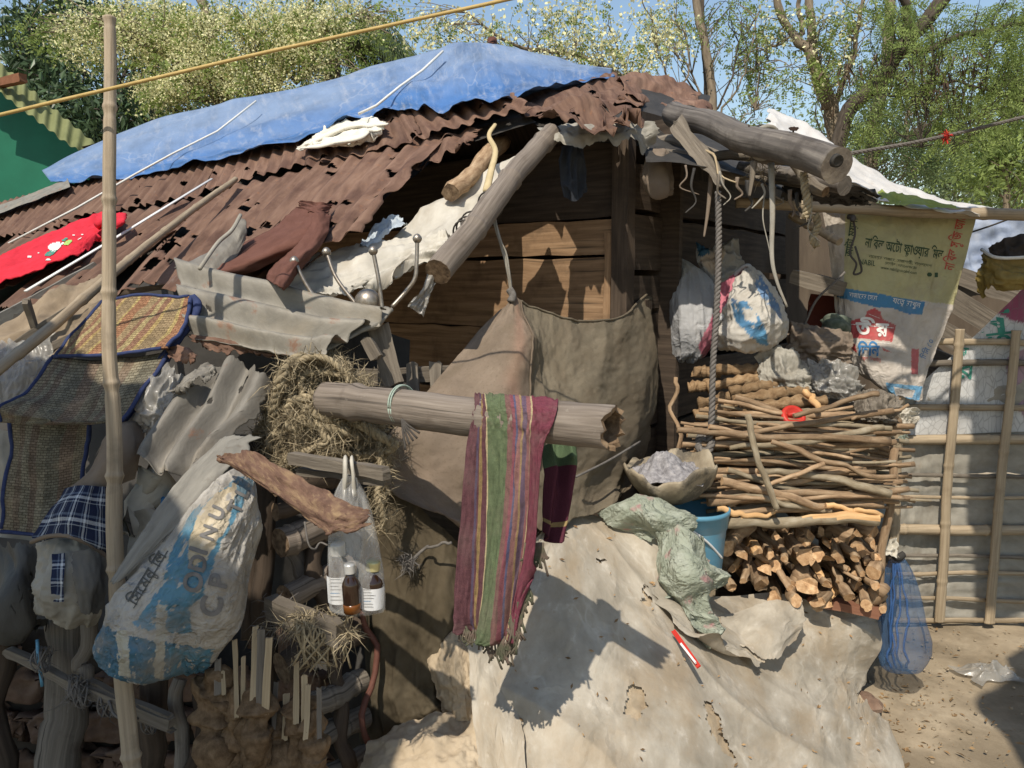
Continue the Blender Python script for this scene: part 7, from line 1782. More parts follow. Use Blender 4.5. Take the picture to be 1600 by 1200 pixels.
for i, (y, r, m) in enumerate(rails):
    x0 = 1396 if y > 540 else 1412
    V, Fc, uv, M = bambooVF(fp_(x0, y + rg.normal() * 2, .012), fp_(1720, y + rg.normal() * 4 + 3, .012), r, r, 500 + i, 5, 8)
    y_ = fp_(1400, y, .012)[1]; V[:, 1] = y_ + (V[:, 1] - y_) * (.45 if r < .02 else .9)
    mk('rail', V, Fc, m, fn, uv=uv)
ys = [592, 640, 690, 742, 778, 828, 870, 902, 936, 972]
for i in range(len(ys) - 1):
    cloth('backing_sheet', [[(1404, ys[i] - 6), (1500, ys[i] - 4), (1720, ys[i] - 3)], [(1398, ys[i + 1] + 3), (1500, ys[i + 1] + 2), (1720, ys[i + 1] + 4)]], GREYPLASTIC, fn, plane=FENCE, off=-.02 - .006 * (i % 2), nu=50, nv=14, wr=((.006, 6, 2, 1), (.003, 20, 4, 0)), seed=510 + i, rag=(.01, 0, .1, .1))
mb = MB(); fuzz(mb, np.array([fp_(1410 + rg.normal() * 3, 684 + rg.normal() * 4, .06) for _ in range(10)]), 60, .03, .0012, 5); mb.build('green_lashing', TWINE, fn)
cks = cloth('crazed_sack', [[(1440, 598), (1500, 545), (1560, 488), (1640, 410)], [(1434, 625), (1500, 600), (1560, 570), (1640, 540)], [(1420, 680), (1500, 678), (1560, 676), (1640, 674)]], CRACKSACK, None, plane=FENCE, off=-.008, nu=110, nv=80, wr=((.006, 40, 1.2, 2),), seed=521,
            paint=painter((.50, .50, .49), [([(1530, 495), (1610, 420), (1640, 480), (1640, 520), (1556, 490)], (.24, .06, .11)), ([(1572, 560), (1640, 520), (1640, 700), (1575, 620)], (.32, .22, .26))], seed=522), label='crazed white sack with green lettering draped behind the fence', cat='sack')
letter(cks, 'ন্ত', 1516, 528, 60, -.12, TEALINK, 'green_lettering', width=66, bold=.02)
letter(cks, 'চাল', 1462, 560, 34, .1, TEALINK, 'green_lettering', width=50)
letter(cks, 'র', 1495, 590, 42, .1, TEALINK, 'green_lettering', bold=.01)

# --- clutter in the shade behind
cloth('pale_blue_tarp', [[(1470, 340, 4.3), (1640, 335, 4.3)], [(1490, 395, 4.3), (1640, 395, 4.3)], [(1496, 442, 4.3), (1640, 440, 4.3)]], mat('faded_blue_tarp', [(.14, .18, .27), (.28, .32, .40), (.42, .44, .48)], s=7, rough=.7), None, nu=50, nv=30, wr=((.02, 4, 3, 1), (.008, 10, 9, 0)), seed=531, label='faded blue tarp hanging far back right of the flour sack', cat='tarp')
mst = thing('mustard_bundle', 'mustard yellow sheet bundle slung at the right edge', 'bundle', P(1560, 470, 3.2))
cloth('sheet', [[(1535, 388, 3.22), (1560, 400, 3.16), (1640, 400, 3.12)], [(1530, 420, 3.22), (1565, 425, 3.1), (1640, 430, 3.08)], [(1524, 472, 3.22), (1565, 455, 3.14), (1640, 445, 3.12)]], mat('mustard_plastic', [(.16, .11, .03), (.27, .20, .06)], s=9, rough=.5, transl=.1), mst, nu=50, nv=40, wr=((.02, 3, 3, 1), (.006, 9, 9, 1)), rag=(.1, 0, .05, .2), seed=533)
cloth('dark_contents', [[(1545, 392, 3.2), (1580, 372, 3.18), (1640, 360, 3.16)], [(1550, 405, 3.16), (1585, 408, 3.12), (1640, 412, 3.1)]], mat('dark_stuff', [(.02, .017, .014), (.06, .045, .035)], s=14, rough=.9), mst, nu=40, nv=20, wr=((.015, 4, 3, 1),), seed=534)
tube('rim_cord', path([P(1534, 390, 3.2), P(1556, 402, 3.1), P(1600, 402, 3.06), P(1640, 396, 3.05)], 20), .007, WHITECORD, mst, seg=7)
tube('black_cord', path([P(1500, 368, 3.4), P(1550, 352, 3.3), P(1640, 318, 3.2)], 14), .004, DARKTWINE, None, seg=5, label='thin black cord right of the flour sack', cat='cord')
for i, (x0, y0, x1, y1, h) in enumerate(((1440, 420, 1640, 560, .11), (1400, 450, 1600, 600, .10), (1470, 400, 1660, 490, .09), (1400, 520, 1520, 590, .12))):
    plank('leaning_board', P(x0, y0 + 20, 4.0), P(x1, y1, 3.75), UPZ, h, .02, WOODGREY, None, seed=541 + i, label=['topmost-left grey board leaning behind the flour sack', 'middle grey board leaning behind the crazed sack', 'right-hand grey board leaning under the blue tarp', 'lowest grey board leaning behind the fence corner'][i], cat='board')
cloth('shade_backdrop', [[(1230, 330, 4.3), (1420, 340, 4.4), (1700, 480, 4.3)], [(1230, 720, 4.2), (1420, 720, 4.3), (1700, 720, 4.2)]], mat('backdrop_brown', [(.06, .045, .032), (.13, .10, .07)], s=8, st=(1, .2, 1), rough=.95), None, nu=30, nv=20, wr=((.02, 4, 3, 0),), seed=545, label='dark brown sheet standing in for the shade behind the flour sack', cat='sheet')  # sheet added as dark background for the dim space
bamboo('thin_bamboo', P(1236, 336, 3.3), P(1312, 378, 3.1), .017, .017, [BAMBOO, BAMBOO], 547, None, nodes=2, label='short slanting bamboo in the shade left of the flour sack', cat='bamboo')
plank('table_edge', P(1240, 432, 3.3), P(1318, 452, 3.2), UPZ, .06, .12, WOODGREY, None, seed=548, label='grey board edge in the shade left of the flour sack', cat='board')
plank('painted_board', P(1262, 485, 3.45), P(1330, 492, 3.4), UPZ, .15, .02, mat('dark_red_panel', [(.09, .02, .012), (.14, .035, .02)], s=9, rough=.8), None, seed=549, label='dark red panel deep in the shade behind the flour sack', cat='panel')
tube('bent_wire', path([P(1252, 520, 3.1), P(1275, 470, 3.05), P(1306, 440, 3.0), P(1320, 425, 3.0)], 16), .005, GREYROPE, None, seg=5, label='bent grey rod left of the flour sack', cat='rod')
for i, (rows, m, l) in enumerate((([[(1222, 508, 3.1), (1270, 505, 3.05), (1330, 520, 3.05)], [(1228, 545, 3.05), (1275, 540, 2.98), (1335, 545, 3.0)], [(1240, 568, 3.05), (1280, 566, 3.0), (1330, 570, 3.02)]], BROWNCLOTH, 'brown sacking bundle below the bent rod'),
                                  ([[(1180, 560, 2.98), (1220, 545, 2.95), (1255, 570, 2.93)], [(1185, 590, 2.93), (1225, 588, 2.88), (1265, 595, 2.88)], [(1205, 610, 2.92), (1235, 615, 2.88), (1275, 618, 2.88)]], GREYPLASTIC, 'crumpled grey plastic above the dung-coated sticks'),
                                  ([[(1255, 568, 2.95), (1290, 562, 2.92), (1335, 580, 2.92)], [(1262, 595, 2.9), (1300, 595, 2.86), (1350, 605, 2.86)], [(1285, 622, 2.88), (1320, 632, 2.84), (1375, 635, 2.84)]], CLEAR, 'crumpled shiny clear plastic below the flour sack'),
                                  ([[(1330, 625, 2.8), (1370, 612, 2.8), (1400, 625, 2.8)], [(1335, 645, 2.76), (1372, 640, 2.74), (1404, 650, 2.76)], [(1345, 660, 2.75), (1375, 662, 2.73), (1405, 668, 2.75)]], LATH, 'ragged pale bark pieces at the top right of the firewood'),
                                  ([[(1400, 632, 2.95), (1420, 640, 2.93), (1440, 640, 2.93)], [(1392, 665, 2.92), (1410, 672, 2.9), (1428, 670, 2.9)]], WHITEPLASTIC, 'white sack tail behind the fence post')
                                  )):
    cloth('bundle', rows, m, None, nu=50, nv=50, wr=((.022, 3, 3, 1), (.01, 7, 7, 1), (.004, 16, 16, 1)), seed=551 + i, rag=(.08, .08, .08, .1), label=l, cat='bundle')
cloth('woven_basket_side', [[(1282, 500, 3.2), (1300, 490, 3.15), (1330, 498, 3.15)], [(1284, 520, 3.18), (1305, 520, 3.12), (1332, 522, 3.14)]], mat('green_basket', [(.05, .07, .05), (.16, .18, .14)], s=40, rough=.8), None, nu=20, nv=14, wr=((.01, 3, 3, 0),), bulge=.03, seed=559, label='greenish basket half hidden left of the flour sack', cat='basket')

# --- net bag, litter
nb = thing('blue_net_bag', 'blue net bag hanging low beside the firewood post', 'bag', P(1412, 1046, 2.85))
cs = [(1402, 872, 2.75, 10), (1404, 895, 2.75, 20), (1406, 930, 2.76, 25), (1408, 970, 2.77, 31), (1412, 1005, 2.78, 36), (1414, 1030, 2.79, 35), (1414, 1044, 2.80, 24), (1414, 1048, 2.80, 6)]
for lay_, (s_, sd_) in enumerate(((1, 1),)):
    pp = path([P(x, y, d) for x, y, d, r in cs], 50); rr = path([[r * d / F * s_] for x, y, d, r in cs], 50)[:, 0]
    V, Fc, uv, M = tubeVF(pp, rr, 44, False, ((0, 1, 0), .6), 0, 1)
    Va = V.reshape(50, 44, 3); th = np.linspace(0, 2 * PI, 44, endpoint=False)
    for i in range(50):
        Va[i] = pp[i] + (Va[i] - pp[i]) * (1 + .16 * np.sin(th * 7 + i * .05 + sd_) * (1 - i / 70) + .14 * fbm(np.cos(th) * 2.5, np.sin(th) * 2.5 + i * .07, sd_, 3))[:, None]
    mk('net_layer', Va.reshape(-1, 3), Fc, BLUENET, nb, uv=uv)
for k in range(4):
    pp = wob(path([P(1396 + 3 * k, 880, 2.72), P(1392 + 6 * k, 950, 2.72), P(1386 + 9 * k, 1010, 2.73), P(1392 + 8 * k, 1044, 2.76)], 24), .012, 60 + k)
    tube('net_gather', pp, .004, mat('blue_net_cord', [(.03, .09, .25), (.06, .15, .36)], s=20, rough=.7, alpha=.5) if k == 0 else bpy.data.materials['blue_net_cord'], nb, seg=5, nz=.4)
tube('dark_tie', path([P(1394, 862, 2.74), P(1402, 872, 2.73), P(1410, 866, 2.74)], 10), .014, DARKSHEET, nb, seg=8, nz=.4)
cloth('pale_rag', [[(1380, 845, 2.72), (1402, 840, 2.72)], [(1378, 872, 2.7), (1406, 874, 2.7)]], WHITEPLASTIC, None, nu=14, nv=14, wr=((.012, 3, 3, 1),), rag=(.1, .1, 0, .3), seed=561, label='pale rag wound on the post above the blue net bag', cat='rag')
gz = PL(1548, 1058, GROUND)
U, V = UVg(50, 36)
xx = (U - .5) * .22; yy = (V - .5) * .14
edge = np.clip(1 - ((U - .5) ** 2 + (V - .5) ** 2) * 4, 0, 1)
Gp = np.stack([gz[0] + xx * (1 + .2 * fbm(U * 3, V * 3, 2, 2)), gz[1] + yy * (1 + .3 * fbm(U * 3, V * 3, 6, 2)), .012 + .05 * edge * (.5 + .5 * ridge(U * 3, V * 3, 4, 3))], -1)
surf('clear_bag', Gp, CLEAR, None, label='crumpled clear plastic bag lying on the bare ground', cat='plastic bag')
mb = MB(); rg = np.random.default_rng(77)
for i in range(520):
    px, py = rg.uniform(1330, 1640), rg.uniform(985, 1260)
    if rg.random() < .5: px, py = rg.normal(1405, 50), rg.normal(1110, 50)
    if px < 1375 and py < 1110: continue
    c = PL(px, max(985, py), GROUND) + np.array([0, 0, .006]); s_ = rg.uniform(.004, .018) * (.5 if rg.random() < .6 else 1)
    a = rg.uniform(0, 2 * PI); d = np.array([math.cos(a), math.sin(a), rg.normal() * .15]); q = np.array([-math.sin(a), math.cos(a), rg.normal() * .3]) * rg.uniform(.15, .45)
    mb.add([c - d * s_, c + q * s_ + UPZ * s_ * .3, c + d * s_, c - q * s_], [[0, 1, 2, 3]])
for i in range(90):
    t = rg.integers(0, 280), rg.integers(20, 250)
    c = G1[t[1], rg.integers(20, 320)] ; c = c + np.array([0, -.004, .006]); s_ = rg.uniform(.004, .011)
    a = rg.uniform(0, 2 * PI); d = np.array([math.cos(a), math.sin(a) * .5, math.sin(a) * .5]); q = np.cross(d, [0, -.7, .7]) * .4
    mb.add([c - d * s_, c + q * s_, c + d * s_, c - q * s_], [[0, 1, 2, 3]])
mb.build('leaf_litter', DRYLEAF, None, kind='stuff')
mb = MB()
for i in range(120):
    c = PL(rg.uniform(1330, 1650), rg.uniform(980, 1250), GROUND) ; r = abs(rg.normal()) * .0035 + .0012
    V, Fc, uv = latheVF(c - UPZ * r * .3, [(0, 0), (r, r * .4), (r * .8, r), (0, r * 1.2)], 6); mb.add(V, Fc, uv)
mb.build('clods', EARTH, None, kind='stuff')
# ================================================================= trees
def diamonds(C, D, Nn, L, W):
    """leaf-shaped quads: base C, direction D, width direction from Nn"""
    S = np.cross(D, Nn); S /= np.linalg.norm(S, axis=1, keepdims=True) + 1e-9
    L = np.asarray(L)[:, None]; W = np.asarray(W)[:, None]
    mid = C + D * L * .45 + Nn * L * .06
    V = np.stack([C, mid + S * W * .5, C + D * L, mid - S * W * .5], 1)
    return V


def rand_dirs(n, rg, droop=0.0):
    d = rg.normal(size=(n, 3)); d[:, 2] -= droop
    return d / np.linalg.norm(d, axis=1, keepdims=True)


def leafcloud(centres, spread, per, size, rg, asp=.4, droop=.3):
    C = np.repeat(centres, per, 0); n = len(C)
    C = C + rg.normal(size=(n, 3)) * spread
    D = rand_dirs(n, rg, droop); Nn = rand_dirs(n, rg)
    L = size * rg.uniform(.6, 1.3, n)
    return diamonds(C, D, Nn, L, L * asp)


def sprays(bases, dirs, length, pairs, lsize, rg, asp=.45):
    """compound leaves: leaflets in pairs along drooping stalks"""
    out = []
    n = len(bases)
    Ls = length * rg.uniform(.6, 1.2, n)
    side = np.cross(dirs, rand_dirs(n, rg)); side /= np.linalg.norm(side, axis=1, keepdims=True) + 1e-9
    for k in range(1, pairs + 1):
        f = k / pairs
        c = bases + dirs * (Ls * f)[:, None] + np.array([0, 0, -1.0]) * (Ls * f * f * .35)[:, None]
        for s in (-1, 1):
            d = side * s + dirs * .45 + rg.normal(size=(n, 3)) * .12
            d /= np.linalg.norm(d, axis=1, keepdims=True)
            nn = np.cross(dirs, side) + rg.normal(size=(n, 3)) * .35
            L = np.full(n, lsize) * (1.1 - .5 * abs(f - .45)) * rg.uniform(.8, 1.2, n)
            out.append(diamonds(c, d, nn / np.linalg.norm(nn, axis=1, keepdims=True), L, L * asp))
    return np.concatenate(out)


def crown(name, Vq, m, parent, **k):
    Vq = Vq.reshape(-1, 4, 3); n = len(Vq)
    return mk(name, Vq.reshape(-1, 3), np.arange(n * 4).reshape(n, 4), m, parent, smooth=False, **k)


def blobs(B, n, rg):
    """points filling ellipsoids given as (px, py, depth, rx px, ry px, rz m, weight); denser toward the rim, in uneven clumps"""
    w_ = np.array([b[6] for b in B], float); w_ /= w_.sum(); out = []
    for b, q in zip(B, w_):
        k = int(n * q) + 1
        d = rand_dirs(k, rg); r = rg.random(k) ** (1 / 2.4)
        px = b[0] + d[:, 0] * r * b[3]; py = b[1] - d[:, 2] * r * b[4]; dd = b[2] + d[:, 1] * r * b[5]
        out += [P(a, c, e) for a, c, e in zip(px, py, dd)]
    return np.array(out)


def limb(mb, pts, r0, r1, seed, n=30, seg=8, w=.05):
    pp = wob(path(pts, n), w, seed, 4)
    V, Fc, uv, M = tubeVF(pp, np.linspace(r0, r1, n), seg, True, None, .1, seed); mb.add(V, Fc, uv)
    return pp


def twigs(mb, limbs, tips, r, rg, frac=1.0):
    A = np.concatenate(limbs)
    for t in tips:
        if rg.random() > frac: continue
        d0 = np.linalg.norm(A - t, axis=1).min(); dd = np.linalg.norm(A - t + UPZ * d0 * .9, axis=1)
        a = A[np.argmin(dd)]
        mid = (a + t) / 2 + rg.normal(size=3) * np.linalg.norm(t - a) * .12 + UPZ * np.linalg.norm(t - a) * .08
        pp = path([a, mid, t], 7); V, Fc, uv, M = tubeVF(pp, np.linspace(r, r * .35, 7), 4, False); mb.add(V, Fc, uv)


def px(L): return [P(*q) for q in L]


# dark broadleaf tree at the far left
rg = np.random.default_rng(901)
t = thing('broadleaf_tree', 'dark green broadleaf tree behind the green building', 'tree', P(60, 700, 13) * np.array([1, 1, 0]))
mb = MB(); L1 = [limb(mb, px([(90, 560, 13), (80, 350, 13), (60, 200, 13), (40, 60, 13)]), .22, .08, 1), limb(mb, px([(80, 330, 13), (130, 240, 12.7), (180, 160, 12.5)]), .12, .05, 2)]
B = [(55, 60, 13, 45, 60, 1.0, 1), (15, 130, 12.6, 50, 60, 1, 1), (95, 130, 12.6, 60, 70, 1, 1.5), (140, 200, 12.2, 60, 60, 1, 1.6), (215, 190, 12.2, 60, 60, 1, 1.2), (60, 210, 12.2, 70, 50, 1, 1.2), (250, 100, 12.8, 60, 80, .8, 1.2), (200, 260, 12, 60, 50, .8, 1), (130, 10, 13, 60, 30, .8, .6), (330, 130, 13, 60, 50, .8, .8), (20, 50, 13.4, 22, 30, .6, .3)]
cen = blobs(B, 420, rg); twigs(mb, L1, cen, .02, rg, .5)
mb.build('trunk', TREEBARKD, t); crown('crown', leafcloud(cen, .20, 26, .17, rg, .34, .8), LEAF_DARK, t)

# flowering trees behind the roof
rg = np.random.default_rng(903)
t = thing('flowering_tree', 'tall feathery tree thick with cream blossom behind the blue tarpaulin', 'tree', P(380, 700, 9.5) * np.array([1, 1, 0]))
mb = MB()
L2 = [limb(mb, px([(370, 420, 9.5), (372, 250, 9.4), (350, 120, 9.3), (300, -60, 9.2)]), .10, .04, 5), limb(mb, px([(380, 300, 9.5), (440, 120, 9.4), (500, -60, 9.3)]), .08, .035, 6), limb(mb, px([(372, 200, 9.4), (310, 130, 9.2), (245, 82, 9.1), (170, 40, 9)]), .05, .02, 7),
      limb(mb, px([(362, 160, 9.4), (330, 60, 9.2), (310, 0, 9.1)]), .04, .02, 8), limb(mb, px([(378, 160, 9.4), (350, 130, 9.2), (300, 110, 9.1), (250, 80, 9.0)]), .03, .015, 9), limb(mb, px([(460, 130, 9.3), (500, 70, 9.2), (560, 20, 9.1)]), .035, .015, 10), limb(mb, px([(400, 200, 9.3), (400, 90, 9.2), (380, 20, 9)]), .03, .015, 11)]
B = [(120, 60, 9, 60, 40, .6, .8), (180, 40, 9, 60, 50, .6, 1.1), (260, 40, 9.2, 70, 50, .7, 1.5), (280, 110, 9, 70, 50, .7, 1.5), (340, 60, 9, 70, 60, .7, 1.4), (390, 130, 9, 60, 45, .6, 1.1), (420, 40, 9.1, 70, 50, .7, 1.3), (470, 90, 9, 60, 50, .6, 1.0), (520, 30, 9, 70, 50, .7, 1.1), (250, 145, 8.9, 40, 25, .5, .5), (560, 110, 9, 50, 40, .6, .5), (60, 40, 9.2, 40, 25, .5, .4), (600, 40, 9, 50, 50, .6, .5)]
cen = blobs(B, 520, rg); twigs(mb, L2, cen, .009, rg, .8)
mb.build('trunk', TREEBARK, t)
crown('blossom', leafcloud(cen[:470], .085, 85, .029, rg, .75, .3), BLOSSOM, t)
cen2 = blobs(B, 800, rg)
crown('crown', np.concatenate([sprays(cen2, rand_dirs(len(cen2), rg, .5), .22, 6, .050, rg, .55), leafcloud(cen, .16, 8, .05, rg, .5)]), LEAF_MOR, t)

# palm
rg = np.random.default_rng(905)
t = thing('palm_tree', 'dark palm with drooping fronds half hidden behind the blossom', 'palm', P(520, 700, 11) * np.array([1, 1, 0]))
mb = MB(); limb(mb, px([(520, 500, 11), (522, 200, 11), (518, 60, 11)]), .14, .11, 3, w=.03); mb.build('trunk', TREEBARKD, t)
top = P(518, 60, 11)
for i in range(15):
    a = rg.uniform(0, 2 * PI); L = rg.uniform(1.2, 1.9); up = rg.uniform(-.1, .9)
    d = np.array([math.cos(a), math.sin(a) * .6, 0]); pp = path([top, top + d * L * .45 + UPZ * L * .35 * up, top + d * L + UPZ * L * (.1 * up - .45)], 40)
    tg = np.gradient(pp, axis=0); tg /= np.linalg.norm(tg, axis=1, keepdims=True); q = []
    for s in (-1, 1):
        sd_ = np.cross(tg, UPZ) * s; dd = sd_ * .7 + tg * .5 - UPZ * .55; dd /= np.linalg.norm(dd, axis=1, keepdims=True)
        f = np.linspace(0, 1, 40); q.append(diamonds(pp, dd, np.cross(dd, tg), .55 * np.sin(PI * (.12 + .8 * f)), np.full(40, .035)))
    mbf = MB(); V, Fc, uv, M = tubeVF(pp, np.linspace(.018, .004, 40), 5); mbf.add(V, Fc, uv)
    Q = np.concatenate(q); mbf.add(Q.reshape(-1, 3), np.arange(len(Q) * 4).reshape(-1, 4)); mbf.build('frond', LEAF_PALM, t, smooth=False)

# thin light branches above the peak
rg = np.random.default_rng(907)
t = thing('slender_tree', 'slender tree with arching bare twigs and sparse pale leaves above the roof peak', 'tree', P(1045, 700, 7.6) * np.array([1, 1, 0]))
mb = MB()
L3 = [limb(mb, px([(1060, 420, 7.6), (1050, 250, 7.6), (1010, 150, 7.5), (940, 100, 7.3), (860, 72, 7.2), (790, 55, 7.1), (730, 20, 7)]), .035, .010, 12), limb(mb, px([(1030, 180, 7.5), (985, 130, 7.4), (960, 60, 7.3), (950, 40, 7.2)]), .015, .006, 13, w=.03), limb(mb, px([(990, 135, 7.4), (940, 110, 7.3), (880, 100, 7.2), (830, 60, 7.1)]), .013, .005, 14), limb(mb, px([(900, 85, 7.3), (840, 90, 7.1), (800, 40, 7)]), .01, .004, 15),
      limb(mb, px([(1020, 160, 7.5), (1045, 110, 7.4), (1020, 60, 7.3), (1000, -20, 7.2)]), .012, .005, 16), limb(mb, px([(1040, 200, 7.5), (1070, 100, 7.4), (1050, 30, 7.3)]), .012, .005, 17), limb(mb, px([(840, 68, 7.1), (800, 95, 7.1), (770, 60, 7)]), .008, .003, 18)]
B = [(760, 50, 7, 50, 30, .5, .8), (830, 80, 7, 70, 40, .6, 1.6), (900, 60, 7.1, 70, 45, .6, 1.8), (960, 90, 7.2, 60, 45, .6, 1.4), (1010, 60, 7.3, 50, 60, .6, 1.4), (880, 15, 7.1, 90, 25, .6, .9), (1050, 50, 7.4, 40, 50, .5, .9), (700, 60, 7.2, 50, 50, .5, 1.0), (650, 40, 7.4, 50, 45, .5, .8), (1000, 140, 7.3, 60, 20, .5, .6)]
cen = blobs(B, 250, rg); twigs(mb, L3, cen, .004, rg, .8); mb.build('trunk', TREEBARK, t)
crown('blossom', leafcloud(cen, .07, 16, .034, rg, .8), BLOSSOM, t)
cen2 = blobs(B, 330, rg)
crown('crown', sprays(cen2, rand_dirs(len(cen2), rg, .3), .17, 6, .030, rg, .6), LEAF_MOR, t)

# twin bare stems
rg = np.random.default_rng(909)
for i, (pts, r, m, l, sd_) in enumerate((([(1106, 460, 8), (1104, 200, 8), (1090, 60, 8), (1074, -60, 8)], .055, TREEBARK, 'thin pale-barked tree rising just right of the rusty peak', 3), ([(1112, 460, 8.2), (1108, 200, 8.2), (1100, 60, 8.2), (1096, -60, 8.2)], .03, TREEBARKD, 'dark thin tree close beside the pale-barked one', 4))):
    t = thing('thin_tree', l, 'tree', P(pts[0][0], 700, pts[0][2]) * np.array([1, 1, 0]))
    mb = MB(); LL = [limb(mb, px(pts), r, r * .7, 20 + i, w=.04), limb(mb, px([(1104, 215, 8), (1128, 160, 7.95), (1160, 100, 7.9), (1185, 20, 7.9)]), .014, .006, 24 + i), limb(mb, px([(1100, 170, 8), (1072, 110, 8), (1056, 30, 8)]), .012, .006, 26 + i), limb(mb, px([(1108, 260, 8), (1140, 215, 7.9), (1180, 170, 7.9)]), .010, .005, 28 + i)]
    B = [(1060, 40, 8, 50, 60, .6, 1), (1140, 60, 8, 60, 70, .6, 1.4), (1180, 150, 8, 50, 40, .5, .8), (1150, 190, 7.9, 50, 25, .5, .6)] if i == 0 else [(1150, 10, 8.2, 50, 40, .5, 1), (1180, 70, 8.2, 40, 50, .5, 1)]
    cen = blobs(B, 90 if i == 0 else 40, rg); twigs(mb, LL, cen, .006, rg); mb.build('trunk', m, t)
    cen2 = blobs(B, 150 if i == 0 else 60, rg)
    crown('crown', np.concatenate([sprays(cen2, rand_dirs(len(cen2), rg, .4), .16, 6, .032, rg, .6), leafcloud(cen[::2], .06, 6, .028, rg, .8)]), LEAF_MOR, t)

# forked tree
rg = np.random.default_rng(911)
t = thing('forked_tree', 'pale forked tree with upright limbs behind the white canopy', 'tree', P(1300, 700, 8.6) * np.array([1, 1, 0]))
mb = MB()
L4 = [limb(mb, px([(1305, 500, 8.6), (1300, 240, 8.6), (1296, 150, 8.6)]), .10, .085, 31, w=.03), limb(mb, px([(1294, 170, 8.6), (1262, 90, 8.5), (1235, 50, 8.5), (1208, -40, 8.4)]), .07, .035, 32, w=.04), limb(mb, px([(1298, 160, 8.6), (1274, 90, 8.6), (1264, 20, 8.6), (1260, -50, 8.6)]), .065, .04, 33, w=.03), limb(mb, px([(1305, 165, 8.6), (1325, 110, 8.5), (1340, 40, 8.4), (1350, -30, 8.4)]), .035, .02, 34), limb(mb, px([(1240, 60, 8.5), (1250, 20, 8.5), (1245, -40, 8.5)]), .03, .02, 35), limb(mb, px([(1236, 55, 8.5), (1200, 80, 8.4), (1180, 110, 8.3)]), .015, .006, 36)]
B = [(1220, 40, 8.4, 60, 60, .6, 1.2), (1180, 100, 8.4, 40, 60, .6, .9), (1300, 60, 8.4, 50, 60, .6, 1.3), (1340, 20, 8.4, 60, 40, .6, 1.0), (1240, 120, 8.3, 40, 40, .5, .6), (1290, 110, 8.2, 45, 30, .4, .9)]
cen = blobs(B, 170, rg); twigs(mb, L4, cen, .007, rg); mb.build('trunk', TREEBARK, t)
crown('blossom', leafcloud(cen[::2], .08, 9, .035, rg, .8), BLOSSOM, t)
cen2 = blobs(B, 330, rg); crown('crown', sprays(cen2, rand_dirs(len(cen2), rg, .4), .20, 7, .036, rg, .55), LEAF_MOR, t)

# leaning dark tree with feathery leaves
rg = np.random.default_rng(913)
t = thing('leaning_tree', 'dark leaning tree with feathery leaves and brown pods at the right', 'tree', P(1290, 700, 8) * np.array([1, 1, 0]))
mb = MB()
L5 = [limb(mb, px([(1280, 480, 8), (1305, 225, 8), (1345, 150, 7.9), (1400, 80, 7.8), (1450, 20, 7.7), (1510, -50, 7.6)]), .085, .07, 41, w=.04), limb(mb, px([(1400, 85, 7.8), (1480, 60, 7.6), (1560, 40, 7.4), (1640, 20, 7.3)]), .04, .02, 42), limb(mb, px([(1380, 105, 7.8), (1440, 140, 7.6), (1500, 130, 7.5), (1600, 160, 7.4)]), .02, .01, 43), limb(mb, px([(1420, 60, 7.8), (1400, 0, 7.7), (1380, -50, 7.6)]), .05, .03, 44),
      limb(mb, px([(1390, 150, 7.6), (1470, 145, 7.5), (1505, 190, 7.4), (1490, 240, 7.3)]), .014, .006, 45), limb(mb, px([(1450, 20, 7.7), (1460, 90, 7.5), (1455, 140, 7.4), (1440, 230, 7.3)]), .015, .006, 46)]
B = [(1450, 50, 7.6, 80, 55, .8, 1.4), (1540, 50, 7.5, 80, 60, .8, 1.8), (1600, 30, 7.4, 60, 60, .7, 1.2), (1400, 130, 7.6, 60, 40, .6, .9), (1480, 140, 7.5, 70, 40, .6, 1.1), (1560, 150, 7.5, 70, 50, .7, 1.1), (1500, 210, 7.4, 60, 40, .6, .8), (1400, 20, 7.7, 50, 40, .6, .9), (1600, 110, 7.5, 50, 50, .6, 1), (1360, 190, 7.6, 40, 35, .5, .5)]
cen = blobs(B, 260, rg); twigs(mb, L5, cen, .006, rg, .9); mb.build('trunk', TREEBARKD, t)
cen2 = blobs(B, 1250, rg)
crown('crown', sprays(cen2, rand_dirs(len(cen2), rg, .5), .26, 10, .040, rg, .32), LEAF_ACA, t)
B2 = [(1420, 110, 7.6, 40, 30, .4, 1), (1490, 110, 7.5, 50, 40, .4, 1), (1460, 140, 7.5, 30, 30, .4, .8), (1320, 115, 8, 20, 15, .3, .3)]
cen3 = blobs(B2, 45, rg); crown('pods', leafcloud(cen3, .10, 5, .15, rg, .16, 3), PODS, t, kind='stuff')

# second pale trunk and further trees to the right
rg = np.random.default_rng(915)
t = thing('pale_tree', 'pale straight tree standing behind the leaning dark one', 'tree', P(1355, 700, 9.5) * np.array([1, 1, 0]))
mb = MB(); LL = [limb(mb, px([(1352, 520, 9.5), (1360, 240, 9.5), (1378, 150, 9.5), (1390, 60, 9.5), (1392, -40, 9.5)]), .09, .06, 51, w=.03), limb(mb, px([(1365, 240, 9.5), (1410, 220, 9.4), (1430, 160, 9.3), (1470, 90, 9.2)]), .03, .015, 52)]
B = [(1390, 200, 9.4, 60, 50, .7, 1), (1440, 240, 9.4, 60, 40, .7, 1), (1350, 120, 9.4, 50, 50, .7, .8), (1480, 190, 9.4, 60, 60, .7, 1.1), (1420, 100, 9.5, 60, 60, .7, 1)]
cen = blobs(B, 150, rg); twigs(mb, LL, cen, .008, rg, .7); mb.build('trunk', TREEBARK, t)
cen2 = blobs(B, 560, rg); crown('crown', sprays(cen2, rand_dirs(len(cen2), rg, .5), .28, 9, .05, rg, .36), LEAF_ACAD, t)
